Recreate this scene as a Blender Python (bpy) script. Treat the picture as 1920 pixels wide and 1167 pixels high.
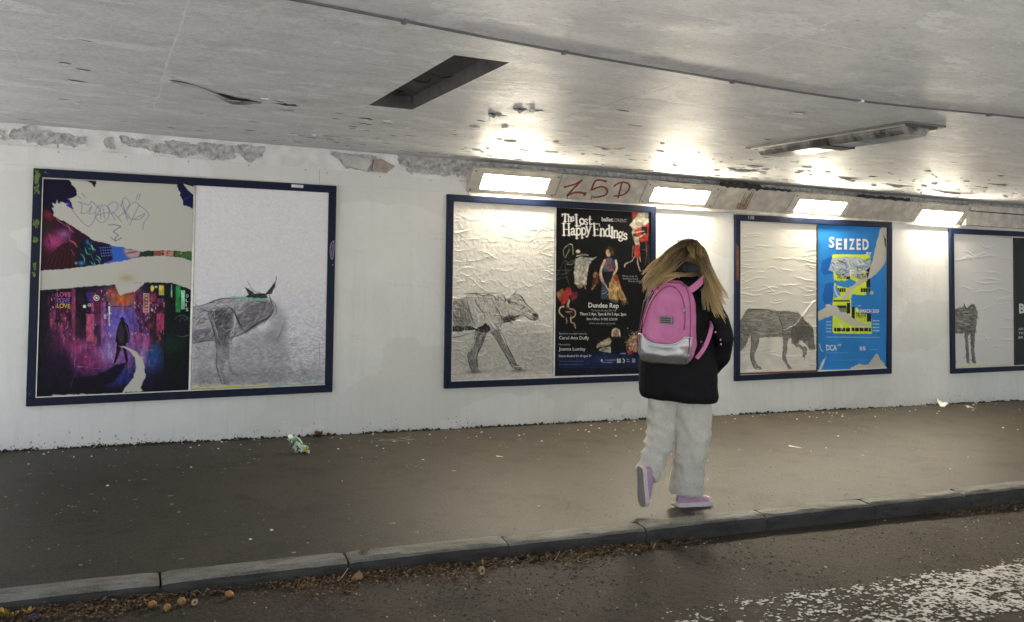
import bpy, math, random
import numpy as np
from mathutils import Vector, Matrix

for o in list(bpy.data.objects):
    bpy.data.objects.remove(o)
SC = bpy.context.scene
COL = SC.collection
random.seed(7)
RNG = np.random.default_rng(11)

# ------------------------------------------------------------------ camera
LEAN = math.radians(2.8434)            # the lining leans back a little
cam_data = bpy.data.cameras.new('camera')
cam_data.sensor_width = 36.0
cam_data.lens = 1645.07 / 1920 * 36.0
cam_data.shift_y = -74.7 / 1920
cam_data.clip_start = 0.05
cam_data.clip_end = 3000
cam = bpy.data.objects.new('camera', cam_data)
COL.objects.link(cam)
cr = Vector((0.9133499, -0.4058712, 0.0325648))
cu = Vector((-0.0257363, 0.0222724, 0.9994206))
cf = Vector((0.4063613, 0.9136589, -0.0098969))
cam.matrix_world = Matrix(((cr.x, cu.x, -cf.x, 0.0), (cr.y, cu.y, -cf.y, -6.8574),
                           (cr.z, cu.z, -cf.z, 1.4028), (0, 0, 0, 1)))
SC.camera = cam

# ------------------------------------------------------------------ sky and sun (daylight beyond the open sides)
SUN_DIR = Vector((-0.42, -0.72, 0.62)).normalized()      # towards the sun
world = bpy.data.worlds.new('World')
SC.world = world
world.use_nodes = True
wn = world.node_tree
sky = wn.nodes.new('ShaderNodeTexSky')
sky.sky_type = 'NISHITA'
sky.sun_disc = False
sky.sun_elevation = math.asin(SUN_DIR.z)
sky.sun_rotation = math.atan2(SUN_DIR.x, SUN_DIR.y)
sky.air_density = 1.0
sky.dust_density = 0.6
bg = wn.nodes['Background']
wn.links.new(sky.outputs[0], bg.inputs[0])
bg.inputs[1].default_value = 0.05
sun_data = bpy.data.lights.new('sun', 'SUN')
sun_data.energy = 4.6
sun_data.angle = math.radians(0.5)
sun_data.color = (1.0, 0.985, 0.97)
sun = bpy.data.objects.new('sun', sun_data)
COL.objects.link(sun)
sun.rotation_euler = (-SUN_DIR).to_track_quat('-Z', 'Y').to_euler()
LAMP_STRENGTH = 66.0

SC.view_settings.view_transform = 'Standard'
SC.view_settings.look = 'None'
SC.view_settings.gamma = 1.0
SC.view_settings.exposure = 1.75
SC.view_settings.use_curve_mapping = False
SC.render.engine = 'CYCLES'
SC.cycles.use_denoising = True
SC.cycles.max_bounces = 6
SC.cycles.diffuse_bounces = 4
SC.cycles.sample_clamp_indirect = 6.0

# ------------------------------------------------------------------ helpers
def lin(c):
    c = np.asarray(c, float) / 255.0
    return np.where(c <= 0.04045, c / 12.92, ((c + 0.055) / 1.055) ** 2.4)

def rgb(*c):
    return tuple(float(v) for v in lin(c))

def _h(ix, iy, iz, seed):
    n = (ix * 374761393 + iy * 668265263 + iz * 2147483647 + seed * 974634533) & 0xFFFFFFFF
    n = ((n ^ (n >> 13)) * 1274126177) & 0xFFFFFFFF
    n = ((n ^ (n >> 16)) * 2246822519) & 0xFFFFFFFF
    return ((n ^ (n >> 15)) & 0xFFFF) / 65535.0

def vnoise(x, y, z=0.0, seed=0):
    x, y, z = np.broadcast_arrays(np.asarray(x, float), np.asarray(y, float), np.asarray(z, float))
    fx, fy, fz = np.floor(x), np.floor(y), np.floor(z)
    ix, iy, iz = fx.astype(np.int64), fy.astype(np.int64), fz.astype(np.int64)
    tx, ty, tz = x - fx, y - fy, z - fz
    tx, ty, tz = (t * t * (3 - 2 * t) for t in (tx, ty, tz))
    r = 0
    for a in (0, 1):
        for b in (0, 1):
            for c in (0, 1):
                w = (tx if a else 1 - tx) * (ty if b else 1 - ty) * (tz if c else 1 - tz)
                r = r + w * _h(ix + a, iy + b, iz + c, seed)
    return r

def fbm(x, y, z=0.0, seed=0, octv=4, gain=0.5):
    r, a, t = 0, 1.0, 0
    for i in range(octv):
        r = r + a * vnoise(np.asarray(x) * 2 ** i, np.asarray(y) * 2 ** i, np.asarray(z) * 2 ** i, seed + i)
        t += a
        a *= gain
    return r / t

class MB:
    """collects verts and faces for one mesh"""
    def __init__(s):
        s.v, s.f = [], []
    def add(s, v, f):
        n = len(s.v)
        s.v += [tuple(p) for p in v]
        s.f += [tuple(i + n for i in q) for q in f]
        return s
    def hexa(s, p):       # 8 points: bottom ring 0-3, top ring 4-7
        return s.add(p, [(3, 2, 1, 0), (4, 5, 6, 7), (0, 1, 5, 4), (1, 2, 6, 5), (2, 3, 7, 6), (3, 0, 4, 7)])
    def box(s, x0, x1, y0, y1, z0, z1):
        return s.hexa([(x0, y0, z0), (x1, y0, z0), (x1, y1, z0), (x0, y1, z0),
                       (x0, y0, z1), (x1, y0, z1), (x1, y1, z1), (x0, y1, z1)])
    def tube(s, path, rad, n=8, cap=True, flat=1.0, up=None):
        path = [Vector(p) for p in path]
        m = len(path)
        rad = [rad] * m if not hasattr(rad, '__len__') else rad
        vs, fs = [], []
        ref = Vector(up) if up else Vector((0.13, 0.21, 0.97))
        for i, p in enumerate(path):
            t = (path[min(i + 1, m - 1)] - path[max(i - 1, 0)]).normalized()
            a = t.cross(ref)
            if a.length < 1e-4:
                a = t.cross(Vector((1, 0, 0)))
            a.normalize()
            b = a.cross(t).normalized()
            r = rad[i]
            for k in range(n):
                w = 2 * math.pi * k / n
                vs.append(p + a * (math.cos(w) * r) + b * (math.sin(w) * r * flat))
        for i in range(m - 1):
            for k in range(n):
                k2 = (k + 1) % n
                fs.append((i * n + k, i * n + k2, (i + 1) * n + k2, (i + 1) * n + k))
        if cap:
            fs.append(tuple(range(n - 1, -1, -1)))
            fs.append(tuple((m - 1) * n + k for k in range(n)))
        return s.add(vs, fs)
    def rings(s, rings, cap=True):      # list of equal-length point loops
        n = len(rings[0])
        vs = [p for r in rings for p in r]
        fs = []
        for i in range(len(rings) - 1):
            for k in range(n):
                k2 = (k + 1) % n
                fs.append((i * n + k, i * n + k2, (i + 1) * n + k2, (i + 1) * n + k))
        if cap:
            fs.append(tuple(range(n - 1, -1, -1)))
            fs.append(tuple((len(rings) - 1) * n + k for k in range(n)))
        return s.add(vs, fs)
    def mesh(s, name):
        me = bpy.data.meshes.new(name)
        me.from_pydata([tuple(p) for p in s.v], [], s.f)
        me.update()
        return me

def link(name, me, mat=None, parent=None, smooth=False, bevel=0.0):
    if isinstance(me, MB):
        me = me.mesh(name)
    o = bpy.data.objects.new(name, me)
    COL.objects.link(o)
    if mat is not None and not me.materials:
        me.materials.append(mat)
    if parent is not None:
        o.parent = parent
    if smooth:
        me.polygons.foreach_set('use_smooth', [True] * len(me.polygons))
    if bevel:
        b = o.modifiers.new('bevel', 'BEVEL')
        b.width = bevel
        b.segments = 2
        b.limit_method = 'ANGLE'
    return o

def empty(name, loc=(0, 0, 0), rz=0.0):
    o = bpy.data.objects.new(name, None)
    o.empty_display_size = 0.1
    COL.objects.link(o)
    o.location = loc
    o.rotation_euler = (0, 0, rz)
    return o

def tag(o, label=None, cat=None, group=None, kind=None):
    if label: o['label'] = label
    if cat: o['category'] = cat
    if group: o['group'] = group
    if kind: o['kind'] = kind
    return o

def grid_mesh(name, P, col=None, mask=None):
    """P (nv,nu,3) points; col (nv,nu,3) linear colours; mask (nv-1,nu-1) cells kept"""
    nv, nu = P.shape[:2]
    idx = np.arange(nv * nu).reshape(nv, nu)
    q = np.stack([idx[:-1, :-1], idx[1:, :-1], idx[1:, 1:], idx[:-1, 1:]], -1)
    q = q[mask] if mask is not None else q.reshape(-1, 4)
    V = P.reshape(-1, 3)
    if mask is not None:
        used = np.unique(q)
        remap = np.zeros(len(V), int)
        remap[used] = np.arange(len(used))
        V = V[used]
        q = remap[q]
        if col is not None:
            col = col.reshape(-1, 3)[used]
    me = bpy.data.meshes.new(name)
    me.vertices.add(len(V))
    me.vertices.foreach_set('co', np.ascontiguousarray(V, np.float32).ravel())
    me.loops.add(q.size)
    me.loops.foreach_set('vertex_index', np.ascontiguousarray(q, np.int32).ravel())
    me.polygons.add(len(q))
    me.polygons.foreach_set('loop_start', np.arange(0, q.size, 4, dtype=np.int32))
    me.polygons.foreach_set('use_smooth', np.ones(len(q), bool))
    me.update(calc_edges=True)
    me.validate()
    if col is not None:
        at = me.color_attributes.new('Col', 'FLOAT_COLOR', 'POINT')
        c4 = np.ones((len(V), 4), np.float32)
        c4[:, :3] = col.reshape(-1, 3)
        at.data.foreach_set('color', c4.ravel())
    return me

# wall coordinates: X along the wall, s up the leaning lining, n out of it
WU = Vector((0, math.sin(LEAN), math.cos(LEAN)))
WN = Vector((0, -math.cos(LEAN), math.sin(LEAN)))
def wp(x, s, n=0.0):
    return Vector((x, 0, 0)) + WU * s + WN * n
def wbox(mb, x0, x1, s0, s1, n0, n1):
    return mb.hexa([wp(x0, s0, n1), wp(x1, s0, n1), wp(x1, s0, n0), wp(x0, s0, n0),
                    wp(x0, s1, n1), wp(x1, s1, n1), wp(x1, s1, n0), wp(x0, s1, n0)])
def wquadbox(mb, c, n0, n1):     # c: four (x,s) corners bl, br, tr, tl
    return mb.add([wp(*p, n1) for p in c] + [wp(*p, n0) for p in c],
                  [(0, 1, 2, 3), (7, 6, 5, 4), (0, 4, 5, 1), (1, 5, 6, 2), (2, 6, 7, 3), (3, 7, 4, 0)])

# ------------------------------------------------------------------ materials
class NT:
    def __init__(s, name):
        s.m = bpy.data.materials.new(name)
        s.m.use_nodes = True
        s.t = s.m.node_tree
        s.b = s.t.nodes['Principled BSDF']
        s.g = s.t.nodes.new('ShaderNodeNewGeometry')
        s.tc = s.t.nodes.new('ShaderNodeTexCoord')
    def n(s, typ, **kw):
        nd = s.t.nodes.new(typ)
        for k, v in kw.items():
            setattr(nd, k, v)
        return nd
    def l(s, a, b):
        s.t.links.new(a, b)
    def mapped(s, scale=(1, 1, 1), src='pos', rot=(0, 0, 0)):
        mp = s.n('ShaderNodeMapping')
        mp.inputs['Scale'].default_value = scale
        mp.inputs['Rotation'].default_value = rot
        s.l(s.g.outputs['Position'] if src == 'pos' else s.tc.outputs['Object'], mp.inputs['Vector'])
        return mp.outputs[0]
    def noise(s, scale, detail=4, rough=0.55, vec=None, dist=0.0):
        nd = s.n('ShaderNodeTexNoise')
        nd.inputs['Scale'].default_value = scale
        nd.inputs['Detail'].default_value = detail
        nd.inputs['Roughness'].default_value = rough
        nd.inputs['Distortion'].default_value = dist
        s.l(vec if vec is not None else s.mapped(), nd.inputs['Vector'])
        return nd.outputs['Fac']
    def voro(s, scale, vec=None, feature='F1'):
        nd = s.n('ShaderNodeTexVoronoi', feature=feature)
        nd.inputs['Scale'].default_value = scale
        s.l(vec if vec is not None else s.mapped(), nd.inputs['Vector'])
        return nd.outputs['Distance']
    def ramp(s, fac, stops):
        r = s.n('ShaderNodeValToRGB')
        e = r.color_ramp.elements
        while len(e) < len(stops):
            e.new(0.5)
        for el, (p, c) in zip(e, stops):
            el.position = p
            el.color = (c, c, c, 1) if not hasattr(c, '__len__') else (*c, 1)
        s.l(fac, r.inputs[0])
        return r.outputs[0]
    def mix(s, fac, a, b, blend='MIX'):
        m = s.n('ShaderNodeMix', data_type='RGBA', blend_type=blend)
        for val, i in ((fac, 0), (a, 6), (b, 7)):
            if hasattr(val, 'is_output') or hasattr(val, 'links'):
                s.l(val, m.inputs[i])
            elif hasattr(val, '__len__'):
                m.inputs[i].default_value = (*val, 1)
            else:
                m.inputs[i].default_value = val
        return m.outputs[2]
    def bump(s, h, strength=0.3, dist=0.01, prev=None):
        b = s.n('ShaderNodeBump')
        b.inputs['Strength'].default_value = strength
        b.inputs['Distance'].default_value = dist
        s.l(h, b.inputs['Height'])
        if prev is not None:
            s.l(prev, b.inputs['Normal'])
        return b.outputs[0]
    def base(s, v):
        if hasattr(v, '__len__') and not hasattr(v, 'links'):
            s.b.inputs['Base Color'].default_value = (*v, 1)
        else:
            s.l(v, s.b.inputs['Base Color'])
        return s
    def rough(s, v):
        if isinstance(v, (int, float)):
            s.b.inputs['Roughness'].default_value = v
        else:
            s.l(v, s.b.inputs['Roughness'])
        return s
    def spec(s, v):
        s.b.inputs['Specular IOR Level'].default_value = v
        return s
    def normal(s, v):
        s.l(v, s.b.inputs['Normal'])
        return s

def simple(name, c, rough=0.6, var=0.25, scale=20.0, bump=0.0, bscale=60.0, src='obj', spec=0.5, metal=0.0):
    n = NT(name)
    v = n.mapped(src=src)
    f = n.noise(scale, 5, 0.6, v)
    c = np.array(c)
    n.base(n.mix(n.ramp(f, [(0.3, 0.0), (0.7, 1.0)]), tuple(c * (1 - var)), tuple(np.minimum(c * (1 + var), 0.95))))
    n.rough(rough).spec(spec)
    n.b.inputs['Metallic'].default_value = metal
    if bump:
        n.normal(n.bump(n.noise(bscale, 4, 0.6, v), bump, 0.004))
    return n.m

def mat_wall():
    n = NT('white_wall_paint')
    big = n.noise(1.7, 7, 0.66)
    streak = n.noise(3, 5, 0.65, n.mapped((5, 1, 0.35)))
    scuff = n.ramp(n.noise(2.4, 6, 0.75, n.mapped((1, 1, 3))), [(0.6, 0.0), (0.68, 1.0)])
    c = n.mix(n.ramp(big, [(0.35, 0.0), (0.7, 1.0)]), (0.84, 0.84, 0.825), (0.76, 0.76, 0.74))
    c = n.mix(n.mix(0.35, (0, 0, 0), n.ramp(streak, [(0.5, 0.0), (0.85, 1.0)])), c, (0.56, 0.55, 0.50))
    c = n.mix(n.mix(0.35, (0, 0, 0), scuff), c, (0.62, 0.60, 0.57))
    rep = n.ramp(n.noise(0.8, 3, 0.5, n.mapped((1, 1, 1.6))), [(0.52, 0.0), (0.525, 1.0)])
    c = n.mix(n.mix(0.5, (0, 0, 0), rep), c, (0.70, 0.70, 0.665))
    spots = n.ramp(n.voro(5.5), [(0.0, 1.0), (0.035, 0.0)])
    c = n.mix(n.mix(0.5, (0, 0, 0), spots), c, (0.25, 0.22, 0.18))
    n.base(c).rough(n.ramp(big, [(0.3, 0.42), (0.8, 0.6)])).spec(0.4)
    n.normal(n.bump(n.noise(9, 7, 0.72), 0.3, 0.014))
    return n.m

def mat_ceiling():
    n = NT('ceiling_paint')
    st = n.mapped((0.8, 1.5, 1))
    mid = n.noise(3.2, 8, 0.74, st)
    sm = n.ramp(mid, [(0.45, 0.0), (0.68, 1.0)])
    big = n.noise(2.6, 7, 0.7, n.mapped((0.9, 1.7, 1)))
    patch = n.ramp(big, [(0.56, 0.0), (0.575, 1.0)])
    fine = n.noise(48, 4, 0.72, st)
    c = n.mix(n.ramp(big, [(0.3, 0.0), (0.6, 1.0)]), (0.84, 0.84, 0.84), (0.72, 0.72, 0.72))
    c = n.mix(n.mix(0.55, (0, 0, 0), sm), c, (0.55, 0.545, 0.53))
    c = n.mix(n.mix(0.75, (0, 0, 0), patch), c, (0.90, 0.90, 0.91))
    c = n.mix(n.mix(0.55, (0, 0, 0), n.ramp(fine, [(0.52, 0.0), (0.70, 1.0)])), c, (0.42, 0.41, 0.39))
    so = n.noise(1.4, 8, 0.76, n.mapped((0.9, 1.3, 1)))
    c = n.mix(n.mix(0.5, (0, 0, 0), n.ramp(so, [(0.56, 0.0), (0.70, 1.0)])), c, (0.36, 0.34, 0.31))
    flake = n.ramp(n.noise(11, 7, 0.72, n.mapped((0.55, 2.0, 1))), [(0.685, 0.0), (0.70, 1.0)])
    c = n.mix(n.mix(0.8, (0, 0, 0), flake), c, (0.17, 0.155, 0.14))
    n.base(c)
    n.rough(n.ramp(mid, [(0.3, 0.46), (0.8, 0.66)])).spec(0.28)
    h = n.mix(0.4, n.noise(8, 8, 0.74, st), fine)
    n.normal(n.bump(h, 0.6, 0.03))
    return n.m

def mat_asphalt(name, c0, c1, rough, bs, stain=0.5, dist=0.004, damp=0.0):
    n = NT(name)
    mid = n.noise(1.6, 8, 0.74)
    grain = n.noise(62, 4, 0.75)
    vo = n.voro(bs)
    c = n.mix(n.ramp(mid, [(0.36, 0.0), (0.64, 1.0)]), c0, c1)
    c = n.mix(n.mix(stain, (0, 0, 0), n.ramp(n.noise(3.2, 8, 0.76), [(0.50, 0.0), (0.60, 1.0)])), c, tuple(0.5 * x for x in c0))
    c = n.mix(n.mix(0.75, (0, 0, 0), n.ramp(grain, [(0.50, 0.0), (0.70, 1.0)])), c, tuple(min(1, 1.9 * x) for x in c1))
    c = n.mix(n.mix(0.7, (0, 0, 0), n.ramp(grain, [(0.30, 1.0), (0.46, 0.0)])), c, tuple(0.45 * x for x in c0))
    c = n.mix(n.mix(0.35, (0, 0, 0), n.ramp(vo, [(0.15, 1.0), (0.55, 0.0)])), c, tuple(min(1, 1.7 * x) for x in c1))
    n.base(c).rough(n.ramp(mid, [(0.3, rough), (0.8, rough + 0.12)])).spec(0.32)
    n.normal(n.bump(n.mix(0.5, vo, grain), 0.6, dist))
    return n.m

def mat_attr(name, rough=0.6, spec=0.4, bump=0.0, bs=90):
    n = NT(name)
    a = n.n('ShaderNodeAttribute', attribute_name='Col')
    n.base(a.outputs['Color']).rough(rough).spec(spec)
    if bump:
        n.normal(n.bump(n.noise(bs, 5, 0.6), bump, 0.003))
    return n.m

def mat_emit(name, c, k):
    n = NT(name)
    dirt = n.ramp(n.noise(14, 6, 0.7), [(0.3, c), (0.62, c), (0.80, tuple(0.55 * q for q in c))])
    n.l(dirt, n.b.inputs['Emission Color'])
    n.base((0.8, 0.8, 0.75)).rough(0.4)
    n.b.inputs['Emission Strength'].default_value = k
    return n.m

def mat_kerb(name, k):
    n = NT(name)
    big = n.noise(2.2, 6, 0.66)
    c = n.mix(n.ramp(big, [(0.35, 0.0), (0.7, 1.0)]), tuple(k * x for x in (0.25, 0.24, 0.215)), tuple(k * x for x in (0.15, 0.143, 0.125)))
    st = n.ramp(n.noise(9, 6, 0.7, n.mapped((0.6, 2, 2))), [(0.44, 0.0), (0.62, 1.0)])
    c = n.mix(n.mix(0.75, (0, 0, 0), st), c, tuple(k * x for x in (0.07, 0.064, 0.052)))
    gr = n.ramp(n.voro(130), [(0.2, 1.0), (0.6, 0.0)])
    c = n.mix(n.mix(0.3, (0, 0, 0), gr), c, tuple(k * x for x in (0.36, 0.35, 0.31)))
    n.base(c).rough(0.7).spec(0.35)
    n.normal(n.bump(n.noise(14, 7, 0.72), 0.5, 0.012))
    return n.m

def mat_navy():
    n = NT('navy_frame_paint')
    v = n.mapped((1, 1, 1))
    f = n.ramp(n.noise(5, 7, 0.65, v), [(0.35, 0.0), (0.75, 1.0)])
    c = n.mix(f, (0.0035, 0.0085, 0.030), (0.007, 0.014, 0.044))
    chip = n.ramp(n.noise(19, 8, 0.7, v), [(0.69, 0.0), (0.72, 1.0)])
    c = n.mix(chip, c, (0.20, 0.19, 0.17))
    n.base(c).rough(n.ramp(f, [(0, 0.4), (1, 0.55)])).spec(0.22)
    n.normal(n.bump(n.noise(45, 5, 0.6, v), 0.25, 0.004))
    return n.m

MT = dict(
    wall=mat_wall(), ceiling=mat_ceiling(), kerb=mat_kerb('worn_kerb_stone', 0.95), kerbface=mat_kerb('shaded_kerb_face', 0.24), navy=mat_navy(),  # kerb front: same stone, colour darkened to paint in its shade
    pavement=mat_asphalt('pavement_asphalt', (0.025, 0.0192, 0.0130), (0.054, 0.0430, 0.0285), 0.50, 150, 0.8, 0.004),
    road=mat_asphalt('road_asphalt', (0.027, 0.0205, 0.0140), (0.060, 0.047, 0.032), 0.74, 90, 0.8, 0.008),
    concrete=simple('bare_concrete', (0.46, 0.455, 0.445), 0.8, 0.5, 26, 0.6, 60, 'pos'),
    oldpaint=simple('flaking_white_paint', (0.78, 0.765, 0.74), 0.55, 0.16, 7, 0.35, 40, 'pos'),
    boxing=simple('grubby_cream_board', (0.54, 0.51, 0.45), 0.6, 0.28, 9, 0.3, 50, 'pos'),
    lampframe=simple('cream_lamp_frame', (0.56, 0.53, 0.46), 0.45, 0.2, 11, 0.2, 60, 'pos'),
    dark=simple('sooty_void', (0.035, 0.033, 0.030), 0.85, 0.4, 12, 0.3, 40, 'pos'),
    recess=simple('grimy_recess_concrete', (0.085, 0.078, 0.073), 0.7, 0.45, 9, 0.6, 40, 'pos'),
    white=simple('white_plastic', (0.75, 0.75, 0.72), 0.4, 0.1, 20),
    backing=simple('backing_board', (0.52, 0.51, 0.48), 0.7, 0.2, 6, 0.2, 50, 'pos'),
    alu=simple('dull_aluminium', (0.55, 0.54, 0.52), 0.35, 0.2, 12, metal=0.9),
    print=mat_attr('printed_paper', 0.6, 0.18),
    gloss=mat_attr('satin_printed_paper', 0.45, 0.14),
    attr=mat_attr('mottled', 0.75, 0.25),
)
# ================================================================== the setting
HC = 2.257                 # underside of the deck above the pavement
YB = -7.8                  # unseen open edge of the deck, drawn in to let more bounce reach the ceiling
X0, X1 = -2.6, 17.0        # mouths of the underpass

def road_z(x):
    return -0.062 - 0.0095 * np.clip(x, -2.0, 9.0)

# unseen ground outside the mouths, made pale to bounce sunlight onto the ceiling
g = MB()
g.add([(-400, -400, -0.16), (400, -400, -0.16), (400, 400, -0.30), (-400, 400, -0.16)], [(0, 1, 2, 3)])
tag(link('ground', g, simple('pale_bounce_ground', (0.50, 0.495, 0.48), 0.9, 0.12, 0.5, src='pos')), kind='structure')

# pavement
xs = np.linspace(-2.7, 22, 100)
ys = np.linspace(-2.762, 0.16, 30)
XX, YY = np.meshgrid(xs, ys)
ZZ = 0.006 * (fbm(XX * 0.9, YY * 0.9, 0, 3) - 0.5) * np.clip((YY + 2.76) * 2, 0, 1) * np.clip((0.05 - YY) * 3, 0, 1)
pavement = link('pavement', grid_mesh('pavement', np.stack([XX, YY, ZZ], -1)[::-1]), MT['pavement'])
tag(pavement, kind='structure')

# road: fine relief where it is near, coarse beyond
xs = np.concatenate([np.linspace(-2.7, -0.8, 60)[:-1], np.arange(-0.8, 6.2, 0.011), np.linspace(6.2, 22, 60)])
ys = np.concatenate([np.linspace(-7.3, -4.5, 24)[:-1], np.arange(-4.5, -2.84, 0.011)])
XX, YY = np.meshgrid(xs, ys)
fine = ((XX > -0.8) & (XX < 6.2) & (YY > -4.5)).astype(float)
rough_n = fbm(XX * 38, YY * 38, 0, 21, 3, 0.6)
wave = fbm(XX * 2.0, YY * 2.0, 0, 5, 3)
ROAD_RELIEF = 0.0045
ZZ = road_z(XX) + fine * (ROAD_RELIEF * (rough_n - 0.5) + 0.006 * (wave - 0.5))
road = link('road', grid_mesh('road', np.stack([XX, YY, ZZ], -1)[::-1]), MT['road'])
tag(road, kind='structure')

# worn white line on the road: a thin sheet with the worn-off flecks missing
xs = np.arange(2.05, 6.1, 0.0062)
ys = np.arange(-4.22, -3.60, 0.0062)
XX, YY = np.meshgrid(xs, ys)
edge = np.minimum((YY + 4.19 + 0.03 * (fbm(XX * 3, YY * 0, 0, 41) - 0.5)), (-3.755 - YY + 0.05 * (fbm(XX * 4, YY * 0, 0, 42) - 0.5))) / 0.03
worn = 0.62 * fbm(XX * 26, YY * 48, 0, 43, 3, 0.7) + 0.38 * vnoise(XX * 75, YY * 95, 0, 47)
big = fbm(XX * 3.5, YY * 6.0, 0, 44, 3)
start = np.clip((XX - 2.40) / 1.1, 0, 1)
thr = 0.68 - 0.165 * start + 0.30 * (big - 0.5)
keep = (worn > thr) & (edge + 8 * (worn - 0.5) > 0)
rn = fbm(XX * 38, YY * 38, 0, 21, 3, 0.6)
wv = fbm(XX * 2.0, YY * 2.0, 0, 5, 3)
ZZ = road_z(XX) + ROAD_RELIEF * 0.5 * (rn - 0.5) + 0.006 * (wv - 0.5) + 0.0045
mark = link('road_marking', grid_mesh('road_marking', np.stack([XX, YY, ZZ], -1)[::-1],
            mask=keep[:-1, :-1][::-1]), simple('worn_road_paint', (0.52, 0.51, 0.47), 0.6, 0.35, 22, 0.5, 70, 'pos'))
tag(mark, kind='structure')

# kerb: one stone after another
kerb = tag(empty('kerb', (0, -2.8, 0)), kind='structure')
prof = [(-2.755, -0.30), (-2.755, 0.003), (-2.80, 0.002), (-2.840, 0.001), (-2.856, -0.004), (-2.866, -0.014), (-2.871, -0.035), (-2.884, -0.30)]
L = 0.801
kmes = []
for var in range(5):
    nseg = 30
    rings = []
    for i in range(nseg + 1):
        x = L * i / nseg
        e = min(i, nseg - i)
        ring = []
        for j, (y, z) in enumerate(prof):
            chip = max(0.0, float(fbm(x * 9 + var * 7, j * 0.7, var, 31, 3)) - 0.53) * (0.022 if 3 <= j <= 5 else 0.0)
            wob = 0.004 * (float(fbm(x * 4, j * 0.9, var * 3, 33, 2)) - 0.5)
            endr = 0.006 if e == 0 else (0.002 if e == 1 else 0.0)
            ring.append((x, y + 2.8 + chip * 0.7 + wob + (endr if j >= 3 else 0), z - chip - (endr if 1 <= j <= 6 else 0) + wob))
        rings.append(ring)
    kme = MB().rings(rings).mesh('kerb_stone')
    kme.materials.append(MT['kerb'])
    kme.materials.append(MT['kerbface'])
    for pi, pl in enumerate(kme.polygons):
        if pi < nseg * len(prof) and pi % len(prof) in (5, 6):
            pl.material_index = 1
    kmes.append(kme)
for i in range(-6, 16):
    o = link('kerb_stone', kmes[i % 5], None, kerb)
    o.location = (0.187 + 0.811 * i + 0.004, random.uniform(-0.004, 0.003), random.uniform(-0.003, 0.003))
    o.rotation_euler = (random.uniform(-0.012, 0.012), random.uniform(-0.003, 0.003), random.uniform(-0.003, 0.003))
fill = MB().box(-5, 13, 0.035, -0.065, -0.3, -0.035)
link('mortar_bed', fill, MT['dark'], kerb)

# deck: ceiling sheet with the empty lamp recess cut out of it
RX0, RX1, RY0, RY1 = 1.240, 1.492, -3.407, -2.024
cl = MB()
def csheet(x0, x1, y0, y1):
    cl.add([(x0, y0, HC), (x0, y1, HC), (x1, y1, HC), (x1, y0, HC)], [(0, 1, 2, 3)])
csheet(X0, RX0, YB, 0.20); csheet(RX1, X1, YB, 0.20)
csheet(RX0, RX1, YB, RY0); csheet(RX0, RX1, RY1, 0.20)
ceiling = tag(link('ceiling', cl, MT['ceiling']), kind='structure')
dk = MB().box(X0, X1, YB, 0.5, HC + 0.10, HC + 0.8)
dk.box(X0, X0 + 0.3, YB, 0.5, HC + 0.001, HC + 0.09)
dk.box(X1 - 0.3, X1, YB, 0.5, HC + 0.001, HC + 0.09)
dk.box(X0 + 0.31, X1 - 0.31, YB, YB + 0.3, HC + 0.001, HC + 0.09)
link('deck_slab', dk, MT['concrete'], ceiling)
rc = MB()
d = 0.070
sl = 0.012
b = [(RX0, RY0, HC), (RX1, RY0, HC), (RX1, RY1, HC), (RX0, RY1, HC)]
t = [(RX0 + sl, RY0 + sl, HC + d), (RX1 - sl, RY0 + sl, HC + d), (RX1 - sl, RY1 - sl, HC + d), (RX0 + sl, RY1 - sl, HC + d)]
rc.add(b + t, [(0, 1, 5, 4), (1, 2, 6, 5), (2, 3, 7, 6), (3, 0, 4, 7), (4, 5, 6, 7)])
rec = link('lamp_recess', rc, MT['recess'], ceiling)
# torn paint hanging off its edge and stubs of old wiring inside
wb = MB()
for (x, y, l, a) in ((1.36, -2.75, 0.16, 0.4), (1.40, -2.62, 0.12, 2.2), (1.33, -2.25, 0.10, 1.0)):
    pts = [(x + math.cos(a) * l * k / 5 + 0.012 * math.sin(k * 1.4), y + math.sin(a) * l * k / 5, HC + d - 0.012 - 0.012 * math.sin(k * 0.9)) for k in range(6)]
    wb.tube(pts, 0.004, 5)
link('wire_stub', wb, MT['dark'], rec)

# longitudinal shutter lines and cross joints left in the paint of the deck
def ridge(pts, w, mat, name, z=0.00015):
    m = MB()
    P = [Vector((x, y, HC)) for x, y in pts]
    vs = []
    for i, p in enumerate(P):
        t = (P[min(i + 1, len(P) - 1)] - P[max(i - 1, 0)]).normalized()
        s_ = Vector((-t.y, t.x, 0)) * (w * random.uniform(0.4, 1.2))
        vs += [p - s_ - Vector((0, 0, z)), p + Vector((0, 0, -z * 2)), p + s_ - Vector((0, 0, z))]
    fs = []
    for i in range(len(P) - 1):
        fs += [(3 * i, 3 * i + 1, 3 * i + 4, 3 * i + 3), (3 * i + 1, 3 * i + 2, 3 * i + 5, 3 * i + 4)]
    m.add(vs, fs)
    return link(name, m, mat, ceiling)
def wander(x0, y0, x1, y1, n, amp, seed):
    tt = np.linspace(0, 1, n)
    nx, ny = (y1 - y0), -(x1 - x0)
    ln = math.hypot(nx, ny)
    w = amp * (fbm(tt * n * 0.12, tt * 0 + seed, 0, seed) - 0.5)
    return [(x0 + (x1 - x0) * a + nx / ln * b_, y0 + (y1 - y0) * a + ny / ln * b_) for a, b_ in zip(tt, w)]
seam_white = simple('seam_filler', (0.88, 0.88, 0.88), 0.5, 0.2, 30, src='pos')
seam_dark = simple('seam_dirt', (0.34, 0.335, 0.32), 0.6, 0.4, 30, src='pos')
ridge(wander(0.19, -4.2, 0.153, -1.2, 90, 0.03, 3), 0.006, seam_white, 'joint_seam')
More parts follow.
